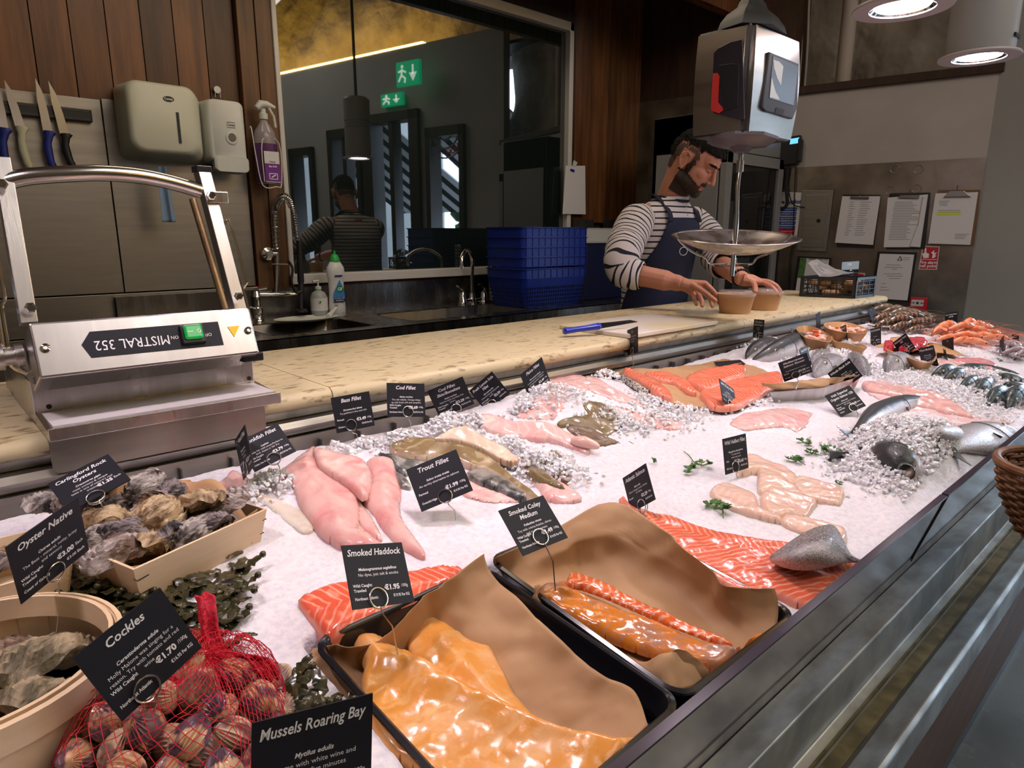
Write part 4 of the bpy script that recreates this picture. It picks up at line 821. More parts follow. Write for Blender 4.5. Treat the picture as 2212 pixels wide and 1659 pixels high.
TAGS = {
'Carlingford': ([0.1367, 0.903, 1.0099], [0.9511, 0.0547, 0.3039], [-0.1589, 0.9306, 0.3296], 0.0709, 0.062, [0.138, 0.8835, 0.9624], (('Carlingford Rock', 'Oysters'), 'Crassostrea gigas', ('meat content & unique', "taste is one of nature's real", 'treasures'), '€1.35', 'Each', '', '', '', (210, 1078), 'slate card Carlingford Rock Oysters leaning in the oyster crate')),
'Native': ([0.0705, 0.7182, 1.0122], [0.8178, 0.5303, 0.2237], [-0.0759, -0.2858, 0.9553], 0.0771, 0.0677, [0.0622, 0.7106, 0.9339], (('Oyster Native',), 'Ostrea edulis', ('The Best - mineral, nutty, briny', 'and savoury'), '€3.00', 'Each', '€3.00 Each', 'Wild Caught:|Trawled', 'Coast of Galway', (119, 1235), 'slate card Oyster Native standing in the round punnet')),
'Cockles': ([0.098, 0.5297, 0.9856], [0.911, 0.2716, 0.3102], [-0.3582, 0.1486, 0.9218], 0.0721, 0.0643, [0.091, 0.5197, 0.9335], (('Cockles',), 'Cerastoderma edule', ('Molly Malone was singing for a', 'reason. Try with tomato and red', 'wine'), '€1.70', '/100g', '€16.95 Per KG', 'Wild Caught', 'Northeast Atlantic', (317, 1488), 'large tilted slate card Cockles over the red net')),
'Mussels': ([0.1611, 0.3737, 0.9533], [0.9736, -0.1936, -0.1213], [0.145, 0.1137, 0.9829], 0.081, 0.0726, [0.1522, 0.3764, 0.8982], (('Mussels Roaring Bay',), 'Mytilus edulis', ('Try me with white wine and', 'dinner in five minutes'), '€0.70', '/100g', '€6.95 Per KG', 'Farmed', 'Ireland', (662, 1760), 'slate card Mussels Roaring Bay cut by the bottom edge')),
'HaddockSide': ([0.335, 0.9396, 0.9926], [-0.0665, -0.8371, 0.5429], [0.0719, 0.5387, 0.8394], 0.071, 0.062, [0.3319, 0.9242, 0.9468], (('Haddock Fillet',), 'Melanogrammus', ('Perfect for fish', 'and chips'), '€2.29', '/100g', '€22.95', 'Wild Caught', 'Northeast', (532, 1012), 'slate card seen almost edge-on in front of the monkfish card')),
'Monkfish': ([0.3679, 0.9384, 0.9947], [0.9499, -0.0915, 0.2988], [-0.1224, 0.7709, 0.6251], 0.0647, 0.0566, [0.3666, 0.9028, 0.9545], (('Monkfish Fillet',), 'Lophius', ('Meaty fish mild sweet-Perfect to', 'Grill, Stews or Stir Fry'), '€3.79', '/100g', '€37.95 Per KG', 'Wild Caught:|Trawled', 'Celtic Sea North', (592, 991), 'slate card Monkfish Fillet behind the pink fillets')),
'Bass': ([0.5572, 1.0192, 0.9978], [0.9951, -0.0951, 0.0251], [-0.0028, 0.2279, 0.9737], 0.071, 0.0621, [0.5541, 1.0039, 0.9553], (('Bass Fillet',), 'Dicentrarchus labrax', ('Try panfried in lime and chili',), '€3.49', '/100g', '€34.95 Per KG', 'Farmed', 'Greece', (758, 918), 'slate card Bass Fillet against the steel back')),
'Cod': ([0.6601, 1.0081, 1.0041], [0.9439, -0.3096, -0.1147], [0.2165, 0.3179, 0.9231], 0.0715, 0.0625, [0.655, 0.9938, 0.9542], (('Cod Fillet',), 'Gadus morhua', ('The old reliable. Change things', 'up with fresh chili and samphire'), '€2.69', '/100g', '€26.95 Per KG', 'Wild Caught:|Trawled', 'Northeast Atlantic', (881, 889), 'upright slate card reading only Cod Fillet')),
'CodSkin': ([0.7513, 0.9924, 0.9962], [0.7569, -0.5394, 0.3689], [-0.4215, 0.0285, 0.9064], 0.0723, 0.0633, [0.7545, 0.9754, 0.9523], (('Cod Fillet', 'Skin/Boneless'), 'Gadus morhua', ('Ideal for Kids and New Fish', 'Lovers'), '€3.29', '/100g', '€32.95 Per KG', 'Wild Caught:|Trawled', 'Northeast Atlantic', (985, 882), 'slate card Cod Fillet Skin/Boneless')),
'LemonSole': ([0.8514, 0.9972, 0.9902], [0.3793, -0.6545, 0.6541], [-0.3623, 0.5454, 0.7558], 0.0657, 0.0569, [0.8504, 0.9567, 0.9503], (('Fresh Lemon Sole', 'Fillet'), 'Microstomus kitt', ('A favourite for growing young', 'people'), '€2.59', '/100g', '€25.95 Per KG', 'Wild Caught:|Trawled', 'Celtic Sea', (1064, 873), 'tilted slate card Fresh Lemon Sole Fillet')),
'Plaice': ([0.9392, 0.9528, 1.0131], [0.914, 0.0457, 0.4031], [-0.4045, 0.0264, 0.9142], 0.0688, 0.06, [0.9245, 0.9336, 0.9578], (('Plaice Fillet',), 'Pleuronectes platessa', ('A mild white fish, excellent for', 'growing appetites of babies'), '€2.49', '/100g', '€24.95 Per KG', 'Wild Caught:|Trawled', 'Celtic Sea', (1162, 841), 'slate card Plaice Fillet on the left flank of the ice mound')),
'Trout': ([0.5257, 0.7262, 0.962], [0.8265, -0.4585, 0.3267], [0.1214, 0.7118, 0.6918], 0.077, 0.0674, [0.5402, 0.7079, 0.9036], (('Trout Fillet',), 'Salmo trutta trutta', ('An earthy alternative to salmon',), '€1.99', '/100g', '€19.93 Per KG', 'Farmed', 'Goatsbridge', (962, 1072), 'slate card Trout Fillet in the middle of the ice')),
'SmokedHaddock': ([0.3065, 0.5276, 0.9762], [0.9627, 0.0073, -0.2706], [0.204, 0.6375, 0.7429], 0.0705, 0.0616, [0.3085, 0.5022, 0.9116], (('Smoked Haddock',), 'Melanogrammus aeglefinus', ('No dyes, just salt & smoke',), '€1.95', '/100g', '€19.95 Per KG', 'Wild Caught:|Trawled', 'Northeast Atlantic', (817, 1292), 'slate card Smoked Haddock on a wire stuck in the front tray')),
'Coley': ([0.5166, 0.5258, 0.9646], [0.9966, -0.0764, 0.0315], [0.0362, 0.7461, 0.6648], 0.0692, 0.0603, [0.5218, 0.4935, 0.9007], (('Smoked Coley', 'Medium'), 'Pollachius virens', ('Try with crème fraiche, chives', 'and mashed potato'), '€1.49', '/100g', '€14.95 Per KG', 'Wild Caught:|Trawled', 'Northeast Atlantic', (1167, 1160), 'slate card Smoked Coley Medium over the second tray')),
'AtlanticSalmon': ([0.7759, 0.5665, 0.9289], [-0.1651, -0.7681, 0.6187], [0.2863, 0.563, 0.7753], 0.0643, 0.0555, [0.7609, 0.544, 0.8961], (('Atlantic Salmon',), 'Salmo salar', ('Rich in Omega 3 and 6. Perfect', 'for baking'), '€2.29', '/100g', '€22.95 Per KG', 'Farmed', '', (1387, 1093), 'slate card Atlantic Salmon at the tip of the salmon side')),
'Halibut': ([1.0295, 0.5494, 0.9301], [0.9971, -0.0609, -0.0461], [0.0577, 0.2051, 0.977], 0.0702, 0.0613, [1.018, 0.5382, 0.8855], (('Wild Halibut Fillet',), 'Hippoglossus hippoglossus', ('Try with butter,', 'white wine sauce', 'and peas'), '€5.65', '/100g', '€56.50 Per KG', 'Wild', 'NE Atlantic', (1588, 1008), 'slate card Wild Halibut Fillet')),
'T52': ([1.4128, 1.0709, 1.0263], [-0.509, -0.8192, 0.2643], [0.1775, 0.2006, 0.9635], 0.0772, 0.0681, [1.4181, 1.0683, 0.9522], (('52',), '', ('We open at 7.30 every week', 'and close at 6pm the', 'S&L Howth'), '', '', '', '', '', (1366, 758), 'narrow seen slate card numbered 52 before the stone worktop')),
'JohnDory': ([1.3582, 0.7538, 0.9448], [0.8611, -0.0867, -0.501], [0.4737, 0.495, 0.7284], 0.0675, 0.0588, [1.3391, 0.736, 0.9067], (('John Dory Fillet',), 'Zeus faber', ('Delicious served with', 'samphire and butter and', 'lemon'), '€4.49', '/100g', '€44.95', 'Wild Caught', 'Celtic Sea', (1577, 873), 'slate card John Dory Fillet between the salmon and the steel tray')),
'Lying': ([1.6552, 0.9229, 0.9578], [0.6638, -0.7404, 0.1057], [0.7451, 0.6669, -0.008], 0.071, 0.0622, [1.6534, 0.9157, 0.9559], (('',), 'Salmo salar', (), '', '', '', '', '', None, 'slate card lying flat on the brown paper behind the salmon')),
'WholeSalmon': ([2.0072, 1.0275, 1.0082], [-0.5817, -0.8089, 0.0857], [0.0865, 0.0433, 0.9953], 0.0675, 0.0586, [1.9777, 1.011, 0.9761], (('Whole Salmon', 'Gutted 4/5 kg/pce'), 'Salmo salar', ('Perfect baked', 'whole'), '€3.49', 'Kg', '€3.49 Kg', 'Farmed', '', (1637, 725), 'small slate card Whole Salmon at the left end of the whole fish row')),
'Skewer': ([1.5722, 0.7025, 0.9874], [0.525, -0.7459, 0.4098], [-0.5342, 0.086, 0.841], 0.0683, 0.0598, [1.5529, 0.6881, 0.9515], (('Mediterranean', 'Salmon Skewer'), '', ('Great Barbecued or Panfried',), '€3.95', 'Each', '€3.95 Each', 'Farmed', 'Norway', (1719, 809), 'slate card Mediterranean Salmon Skewer standing in the paper lined tray')),
'Behind': ([1.8646, 0.8064, 0.9628], [0.9891, 0.1349, 0.0589], [-0.0983, 0.3079, 0.9463], 0.0665, 0.0577, [1.8378, 0.7857, 0.932], (('Whole Salmon',), '', ('gutted',), '€9.95', 'Kg', '', '', '', None, 'slate card half hidden behind the salmon skewer card')),
'BlackSole': ([1.8056, 0.6736, 0.9411], [0.5882, -0.5231, 0.6168], [-0.3283, 0.5425, 0.7732], 0.067, 0.0584, [1.7752, 0.6577, 0.8983], (('Whole Black Sole',), 'Solea solea', ('Distinctive flavour - also', 'with butter and lemon'), '€3.70', '/100g', '€36.95', 'Wild Caught', '', None, 'slate card Whole Black Sole tilted behind the steel tray')),
'Irish': ([1.5927, 0.5874, 0.9225], [0.8406, -0.4393, 0.317], [0.1347, 0.7363, 0.6632], 0.0698, 0.0609, [1.5958, 0.561, 0.8879], (('Irish Superior', 'Organic Salmon 1/2k'), 'Salmo salar', ('Rich in Omega 3 and 6. Perfect', 'for baking'), '€18.95', 'Each', '€18.95 Each', 'Farmed|Organically', 'Ireland', (1843, 881), 'slate card Irish Superior Organic Salmon 1/2k')),
'S25': ([2.3674, 0.9912, 1.0013], [0.9702, 0.2385, 0.0435], [-0.0725, 0.1145, 0.9908], 0.0749, 0.0658, [2.3736, 0.9879, 0.9536], (('',), '', (), '', '', '', '', '', None, 'slim slate card over the leftmost kraft bowl')),
'S26': ([2.3001, 0.8759, 0.9744], [-0.7953, -0.5484, 0.2585], [0.1225, 0.2722, 0.9544], 0.0719, 0.0629, [2.2945, 0.867, 0.9407], (('Raw Prawn P/D',), '', ('Defrosted',), '€2.49', '/100g', '€24.95', 'Wild', '', (1822, 742), 'slate card standing between two kraft bowls')),
'Brown': ([2.4921, 0.843, 0.9543], [-0.6735, -0.6885, 0.269], [0.194, 0.1865, 0.9631], 0.07, 0.0611, [2.4709, 0.8332, 0.9171], (('Fresh Irish Scallop Meat',), '', ('King Scallops',), '€4.99', '100g', '€49.90 Kg', 'Wild Caught', '', (1890, 745), 'upright slate card left of the red tuna')),
'Prawn': ([2.34, 0.705, 0.9563], [-0.4522, -0.6539, 0.6067], [0.1256, 0.6267, 0.7691], 0.0657, 0.057, [2.3023, 0.6827, 0.9209], (('Wild Atlantic Prawn', 'P/D'), 'Pandalus borealis', ('Try with lemon, butter and', 'garlic'), '€2.99', '100g', '€29.90 Kg', 'Wild', '', (1960, 752), 'slate card Wild Atlantic Prawn P/D leaning left')),
'Mackerel': ([2.3077, 0.6244, 0.9336], [-0.6245, -0.7165, 0.311], [0.0614, 0.352, 0.934], 0.0729, 0.0639, [2.3116, 0.6112, 0.8933], (('Whole Mackerel',), 'Scomber scombrus', ('Eat on the day, High in', 'Omega 3 Oils'), '€1.99', '/1kg', '€9.95 Kg', 'Wild Caught', '', (2009, 787), 'slate card Whole Mackerel in front of the mackerel')),
'B30': ([2.5836, 0.645, 0.9296], [-0.7093, -0.6358, 0.3043], [0.2287, 0.2007, 0.9526], 0.0694, 0.0605, [2.5635, 0.6312, 0.8954], (('30',), '', (), '', '', '', '', '', (2050, 763), 'plain dark card seen from behind right of the mackerel card')),
'S31': ([2.4384, 0.6092, 0.9167], [-0.9337, -0.3457, 0.0933], [-0.0179, 0.3056, 0.952], 0.064, 0.0553, [2.3911, 0.586, 0.8906], (('',), '', (), '', '', '', '', '', None, 'tiny edge-on card in front of the plain dark one')),
'S32': ([2.8379, 0.9762, 0.9896], [0.994, 0.0455, 0.0992], [-0.109, 0.4584, 0.882], 0.0721, 0.0632, [2.8404, 0.9593, 0.9505], (('5',), '', (), '', '', '', '', '', (1893, 690), 'dark card leaning by the langoustines at the far end')),
'AtlPrawns': ([3.1269, 0.7833, 0.9653], [-0.5805, -0.7774, 0.2424], [0.2607, 0.1046, 0.9597], 0.068, 0.0592, [3.0909, 0.7677, 0.93], (('Wild Atlantic Prawns', '(20-30)'), '', ('Rich sweet flavour', 'and firm texture'), '€4.99', '100g', '', 'Wild', '', (2050, 703), 'slate card Wild Atlantic Prawns behind the red prawns')),
'S34': ([2.8297, 0.5446, 0.9181], [-0.8325, -0.3027, 0.4641], [0.4197, 0.2025, 0.8848], 0.0679, 0.0591, [2.7947, 0.5329, 0.8849], (('',), '', (), '', '', '', '', '', (2164, 762), 'card seen nearly edge-on right of the red prawns')),
'S35': ([3.1537, 0.558, 0.9044], [0.9319, -0.3504, 0.0931], [-0.0284, 0.1854, 0.9822], 0.0617, 0.0531, [3.0679, 0.54, 0.8857], (('20',), '', (), '', '', '', '', '', None, 'black card numbered 20 at the far right edge')),
}
# ---------------------------------------------------------------- slate price cards on wire clips
for key, (c, X, Y, w, h, b, (title, latin, desc, price, unit, kg, caught, origin, ring, lab)) in TAGS.items():
    c, X, Y, b = Vector(c), Vector(X), Vector(Y), Vector(b); Zv = X.cross(Y); M = frame(c, X, Y, Zv)
    if key == 'Prawn' or key == 'Mackerel' or key == 'B30': pass
    t = thing('price_card', b, lab, 'price card', 'slate price cards'); wh = w / .0725
    MB().cb((0, 0, -.0006), (w, h, .0012), M).build('card', CARD, t)
    g = MB(); big = h / .0635; y = h * .36
    if price or len(title) == 1 and len(title[0]) > 3:
        for ln in title: put_text(g, ln, M, 0, y, 0.0096 * big if len(title) == 1 else .0086 * big, w * .88, bold=.018, shear=.22); y -= .0096 * big
        y -= .001 * big if len(title) > 1 else .0075 * big
        if latin: put_text(g, latin, M, 0, y, .0042 * big, w * .7, bold=.022, shear=.25)
        y -= .0055 * big
        for ln in desc: put_text(g, ln, M, 0, y, .0044 * big, w * .84); y -= .0052 * big
        if price: put_text(g, price, M, w * .30, -h * .225, .0072 * big, align='r', bold=.04, w=w * .25); put_text(g, unit, M, w * .44, -h * .215, .0045 * big, align='r', bold=.01, w=w * .11)
        if kg: put_text(g, kg, M, w * .44, -h * .36, .0042 * big, align='r', bold=.02, w=w * .27)
        for i, ln in enumerate(caught.split('|') if caught else []): put_text(g, ln, M, -w * .44, -h * (.16 + .075 * i), .0042 * big, align='l', bold=.02, maxw=w * .3)
        if origin: put_text(g, origin, M, -w * .44, -h * .36, .0042 * big, align='l', bold=.02, maxw=w * .36)
    else:
        put_text(g, title[0], M, 0, y, .008 * big, w * .8); y -= .012
        for ln in desc: put_text(g, ln, M, 0, y, .0042 * big, w * .9); y -= .007
    g.build('lettering', INK, t)
    if ring:
        rc = atp(ring[0], ring[1], c + Zv * .0012, Zv); rc = M.inverted() @ rc; rc.x = max(-w * .45, min(w * .45, rc.x)); rc.y = max(-h * .5, min(h * .3, rc.y)); r = .0098
        P = [M @ Vector((rc.x + math.sin(a) * r, rc.y + math.cos(a) * r, .0018 + .0008 * k / 18)) for k, a in enumerate([2 * math.pi * k / 18 + math.pi for k in range(18)])]
        e = M @ Vector((rc.x, rc.y - r - .004, .002)); mid = e.lerp(b, .45) + X * .004
        MB().tube(P + [P[0] + Zv * .001, e] + [mid, b - Vector((0, 0, .012))], .0008, 6).build('wire_clip', WIRE, t, smooth=True)
        P2 = [M @ Vector((rc.x + math.sin(a) * r * .9, rc.y + math.cos(a) * r * .9, -.0022)) for a in [2 * math.pi * k / 14 for k in range(14)]]
        MB().tube(P2, .0008, 5, closed=True).build('rear_loop', WIRE, t, smooth=True)
    else:
        e = M @ Vector((0, -h * .5, -.001)); MB().tube([M @ Vector((0, -h * .3, -.0018)), e, (e + b) / 2 + Vector((0, 0, -.002)), Vector((b.x, b.y, min(b.z, e.z) - .01))], .0008, 6).build('wire_clip', WIRE, t, smooth=True)
# ---------------------------------------------------------------- black trays with brown paper and smoked fish
TRAYM = mat('tray_black', (.012, .012, .015), .22, coat=.3)
def rrect(cx, cy, w, h, r, n=5, a=0):
    P = []
    for sx, sy, a0 in ((1, 1, 0), (-1, 1, 90), (-1, -1, 180), (1, -1, 270)):
        for k in range(n + 1): t = R(a0 + 90 * k / n); P.append((sx * (w / 2 - r) + r * math.cos(t), sy * (h / 2 - r) + r * math.sin(t)))
    ca, sa = math.cos(a), math.sin(a); return [(cx + x * ca - y * sa, cy + x * sa + y * ca) for x, y in P]
def tray(cx, cy, w, h, z, a, lab, zf):
    t = thing('serving_tray', (cx, cy, z - .03), lab, 'tray', 'black food trays set in the ice'); RR = []
    for dw, dz, r in ((.0, -.0035, .024), (.002, .0, .024), (-.006, .0015, .022), (-.011, .0, .02), (-.014, -.006, .02), (-.020, -.033, .018), (-.028, -.037, .015)):
        RR.append([Vector((x, y, z + dz + zf * (y - cy))) for x, y in rrect(cx, cy, w + dw, h + dw, r, a=a)])
    RR2 = [[p + Vector((0, 0, -.0025)) for p in r_] for r_ in RR]
    mb = MB().rings([RR[0]] + RR[1:], caps=False); mb.add(RR[-1], [tuple(range(len(RR[-1])))]); mb.rings(RR2[1:], caps=False); mb.add(RR2[-1], [tuple(range(len(RR[-1])))])
    mb.build('tray_shell', TRAYM, t, smooth=True); return t
tray(.6105, .4425, .229, .296, .885, R(-1.5), 'black tray with smoked coley on brown paper, the farther one', .107)
tray(.374, .438, .232, .290, .884, R(1), 'black tray with smoked haddock on brown paper, nearest the viewer', .107)
def sheet(k, rows, lab, wr=.0065, wf=75, seed=0):
    o_, b_, s_ = ZC[k]
    R_ = [px3([(o_ + x * s_, b_ + y * s_, h) for x, y, h in r]) for r in rows]
    return tag(gridsurf(R_, 9, 9, wr, wf, seed, -.0255).build('paper_sheet', PAPERK, smooth=True, solid=.0006, autosm=60), lab, 'paper')
sheet('E', [[(205, 478, .020), (560, 270, .034), (880, 95, .055), (1110, 230, .048), (1330, 430, .038), (1540, 640, .030), (1885, 652, .036)],
    [(235, 540, .002), (560, 420, .012), (870, 300, .026), (1090, 400, .018), (1330, 560, .010), (1560, 740, .010), (1900, 770, .016)],
    [(330, 600, -.006), (600, 530, -.010), (880, 490, -.012), (1130, 600, -.014), (1370, 740, -.016), (1600, 890, -.012), (1845, 925, -.004)],
    [(420, 640, -.004), (640, 690, -.018), (880, 760, -.022), (1110, 860, -.023), (1330, 960, -.022), (1540, 1030, -.018), (1700, 1010, -.006)],
    [(400, 690, .002), (620, 800, -.016), (830, 920, -.021), (1010, 1010, -.021), (1180, 1110, -.020), (1360, 1180, -.014), (1560, 1130, -.002)],
    [(440, 660, .010), (640, 830, -.006), (840, 990, -.012), (1010, 1120, -.010), (1200, 1010, .014), (1330, 990, .018), (1540, 1185, -.004)],
    [(430, 640, .012), (650, 850, -.002), (860, 1010, -.006), (1060, 1170, -.008), (1210, 1250, -.006), (1380, 1230, -.006), (1545, 1190, -.006)]], 'crumpled brown paper rising to a point behind the smoked coley', seed=1)
sheet('D', [[(440, 710, .004), (640, 735, .012), (860, 770, .010), (1080, 640, .012), (1330, 420, .030), (1600, 190, .046), (1845, 0, .058)],
    [(430, 860, -.004), (620, 850, -.006), (860, 880, -.012), (1130, 760, -.012), (1380, 570, .004), (1640, 380, .022), (1890, 150, .040)],
    [(520, 940, -.010), (650, 960, -.012), (900, 1000, -.020), (1200, 900, -.021), (1480, 760, -.014), (1760, 620, .004), (2060, 330, .032)],
    [(640, 1080, -.006), (760, 1120, -.014), (1000, 1180, -.022), (1350, 1120, -.023), (1650, 1020, -.020), (1950, 880, -.006), (2350, 620, .024)],
    [(660, 1130, .004), (830, 1250, -.012), (1100, 1400, -.022), (1450, 1350, -.023), (1850, 1280, -.022), (2200, 1150, -.010), (2680, 900, .018)],
    [(760, 1250, .0), (1000, 1500, -.016), (1300, 1650, -.020), (1700, 1600, -.022), (2050, 1500, -.020), (2450, 1380, -.012), (2950, 1020, .018)],
    [(800, 1400, .0), (1080, 1650, -.010), (1400, 1850, -.016), (1850, 1850, -.018), (2300, 1720, -.014), (2700, 1560, -.006), (3080, 1280, .008)]], 'crumpled brown paper lining the nearest tray', seed=5)
zt = lambda X, Y: zs0(X, Y) - .018
def tfil(k, pts, T, m, lab, **kw):
    o = pillow(Z(k, pts), T, 'smoked_fillet', m, zb=zt, sink=.001, **kw); return tag(o, lab, 'fillet')
zr = lambda a, b_: (lambda X, Y, U, V, s: a * s)
BIGH = [(764, 1384), (774, 1362), (801, 1356.6), (823, 1362), (845, 1379), (862, 1387), (913, 1415), (960, 1441), (1005, 1469), (1036, 1485), (1101, 1514), (1163, 1546), (1217, 1566), (1290, 1578), (1344, 1586), (1391, 1572), (1426, 1560), (1402, 1595), (1358, 1633), (1310, 1690), (1200, 1720), (1050, 1710), (930, 1665), (876, 1628), (825, 1592), (795, 1540), (781, 1488), (778, 1455), (786, 1420)]
def lump(X, Y, U, V, s): return s * (.003 * fbm(X * 16, Y * 16, 2) + .0012 * np.abs(fbm(X * 60 + Y * 30, Y * 60, 2)) + .010 * np.exp(-((V - .012) / .018) ** 2))
tfil('P', BIGH, .020, SMOKED, 'big glossy orange smoked haddock fillet nearest the viewer', r=.022, h=.004, base=.008, hf=lump, rough=.002, step=.003)
tfil('D', [(1250, 480), (1400, 430), (1560, 375), (1660, 335), (1720, 380), (1800, 520), (1870, 680), (1960, 850), (2035, 1000), (2200, 1190), (2340, 1330), (2450, 1400), (2380, 1440), (2150, 1350), (1900, 1200), (1700, 1080), (1500, 960), (1330, 830), (1260, 740), (1205, 610)], .014, SMOKED, 'smoked haddock fillet lying behind the big one, square cut end up', r=.016, h=.002, base=.004, hf=lump, rough=.0015, step=.003)
tfil('E', [(470, 610), (560, 600), (620, 590), (650, 640), (800, 700), (1000, 780), (1250, 860), (1450, 950), (1620, 980), (1700, 940), (1780, 890), (1800, 920), (1740, 960), (1650, 1010), (1570, 1085), (1450, 1085), (1250, 1040), (1050, 980), (850, 900), (650, 800), (500, 720), (445, 680)], .014, COLEY, 'golden smoked coley fillet with a tail in the second tray', r=.012, h=-.004, base=.004, hf=lambda X, Y, U, V, s: s * .002 * fbm(X * 60, Y * 60, 2) + .004 * s, step=.0028)
tfil('E', [(640, 525), (700, 525), (850, 585), (1050, 685), (1300, 800), (1500, 885), (1620, 945), (1540, 940), (1280, 845), (1040, 745), (830, 655), (690, 610), (620, 600)], .008, COLEYR, 'pink flaked ridge of smoked coley folded along the fillet', r=.010, h=.004, base=.014, step=.0025)
# ---------------------------------------------------------------- steel tray with paper, kraft boats
def obox_tray(P, z0, z1, inset, m, name, lab, cat, tilt=0):
    c = sum(P, Vector((0, 0, 0))) / 4; t = thing(name, (c.x, c.y, z0), lab, cat)
    def rg(sc, z): 
        out = []
        for i in range(4):
            a, b_, d = P[i], P[(i + 1) % 4], P[i - 1]
            for k in range(4):
                u = k / 3; q = a.lerp(d, .12 * (1 - u) ** 2).lerp(a.lerp(b_, .12 * u ** 2), .5) if False else a + (d - a) * .12 * (1 - u) ** 2 + (b_ - a) * .12 * u ** 2
                q = c + (q - c) * sc; out.append(Vector((q.x, q.y, z)))
        return out
    mb = MB().rings([rg(1.03, z1 - .002), rg(1.03, z1), rg(.97, z1), rg(.97 * inset, z0 + .003)], caps=False); L_ = rg(.97 * inset, z0 + .003); mb.add(L_, [tuple(range(len(L_)))])
    mb.rings([rg(1.0, z1 - .001), rg(inset, z0)], caps=False); L_ = rg(inset, z0); mb.add(L_, [tuple(range(len(L_)))])
    mb.build('tray_shell', m, t, smooth=True, autosm=50); return t
g1 = lambda l, h: [ip(ZC['G'][0] + x * ZC['G'][2], ZC['G'][1] + y * ZC['G'][2], h) for x, y in l]
P4 = g1([(320, 692), (755, 672), (1035, 592), (640, 600)], .030); zr_ = sum(p.z for p in P4) / 4
obox_tray(P4, zr_ - .036, zr_, .86, STEELB, 'steel_tray', 'shallow steel tray lined with brown paper behind the john dory fillet', 'tray')
sheet('G', [[(320, 650, .052), (520, 620, .050), (740, 580, .060), (880, 600, .052), (1035, 588, .040)], [(330, 690, .036), (520, 680, .036), (740, 668, .038), (880, 635, .036), (1030, 600, .034)], [(420, 700, .020), (560, 690, .016), (740, 680, .016), (860, 650, .018), (960, 620, .020)]], 'brown paper edge standing up in the steel tray', seed=9)
def boat(k, pts, hr, lab, inset=.7, contents=None, depth=.04):
    """kraft bowl: rim outline at height hr above the ice"""
    o_, b_, s_ = ZC[k]; P = curve([ip(o_ + x * s_, b_ + y * s_, hr) for x, y in pts], 6, closed=True); c = sum(P, Vector((0, 0, 0))) / len(P); zz = c.z
    t = thing('kraft_bowl', (c.x, c.y, zz - depth), lab, 'bowl', 'kraft board bowls of seafood')
    rg = lambda s, z, o=0: [Vector((c.x + (p.x - c.x) * s, c.y + (p.y - c.y) * s, (p.z if z == 0 else zz + z) + o)) for p in P]
    mb = MB().rings([rg(1.0, 0), rg(1.02, 0, .0015), rg(1.0, 0, .003), rg(.975, 0, .001), rg(inset * .98, -depth + .002)], caps=False); L_ = rg(inset * .98, -depth + .002); mb.add(L_, [tuple(range(len(L_)))]); mb.rings([rg(1.0, 0), rg(inset, -depth)], caps=False); L_ = rg(inset, -depth); mb.add(L_, [tuple(range(len(L_)))])
    mb.build('bowl_shell', KRAFTB, t, smooth=True, autosm=50); return c, zz, P, t
def chunksin(c, z, P, n, sz, m, name, labf, group, spread=.6):
    base = MB().ball((0, 0, 0), (sz, sz * .7, sz * .45), 10, 6, fn=lambda p, d: p * (1 + .25 * math.sin(5 * d.x + 3 * d.y))).build(name, m, smooth=True, origin=(0, 0, 0)); first = True
    for i in range(n):
        q = P[rnd.randrange(len(P))]; u = rnd.random() ** .6 * spread; p = c.lerp(q, u); loc = (p.x, p.y, z + rnd.uniform(-.002, .006)); o = base if first else base.copy()
        if not first: COL.objects.link(o)
        first = False; o.location = loc; o.rotation_euler = (rnd.uniform(-.4, .4), rnd.uniform(-.4, .4), rnd.random() * 6); tag(o, labf, 'seafood', group)
PRK = mat('pink_prawn_meat', (.85, .42, .32), .25, sss=.3, coat=.4, col2=(.88, .68, .6), nscale=60); REDT = mat('tomato_red', (.75, .10, .03), .15, coat=.6)
c, z, P, t = boat('G', [(543, 240), (600, 222), (700, 240), (780, 290), (800, 325), (770, 338), (700, 325), (600, 300)], .045, 'leftmost kraft bowl of pink seafood with red pieces')
chunksin(c, z - .006, P, 12, .014, PRK, 'pink_seafood_piece', 'pale pink seafood piece in the leftmost kraft bowl', 'pieces in the leftmost kraft bowl'); chunksin(c, z + .001, P, 5, .010, REDT, 'red_seafood_piece', 'shiny red piece on top in the leftmost kraft bowl', 'red pieces in the leftmost kraft bowl', .4)
c, z, P, t = boat('G', [(745, 210), (780, 195), (900, 195), (1030, 230), (1060, 262), (1040, 275), (900, 268), (780, 240)], .055, 'larger kraft bowl behind, full of pale fish mix', depth=.05)
chunksin(c, z - .008, P, 16, .015, PRK, 'pale_fish_piece', 'pale fish piece in the larger kraft bowl behind', 'pieces in the larger kraft bowl behind', .7); chunksin(c, z - .002, P, 5, .009, mat('smoked_cube', (.85, .35, .10), .3, coat=.4), 'orange_fish_piece', 'orange fish cube in the larger kraft bowl behind', 'orange cubes in the larger kraft bowl', .5)
c, z, P, t = boat('G', [(797, 300), (850, 280), (920, 300), (1000, 345), (1062, 378), (1000, 372), (920, 350), (830, 335)], .035, 'kraft bowl sunk in ice with grey scallops')
chunksin(c, z - .010, P, 7, .016, mat('grey_shellfish', (.50, .46, .46), .2, coat=.5), 'scallop_piece', 'greyish scallop in the sunk kraft bowl', 'scallops in the sunk kraft bowl', .5)
c, z, P, t = boat('G', [(1190, 375), (1300, 350), (1500, 345), (1560, 400), (1560, 470), (1500, 490), (1440, 480), (1300, 430)], .030, 'wide kraft bowl behind the prawn and mackerel cards')
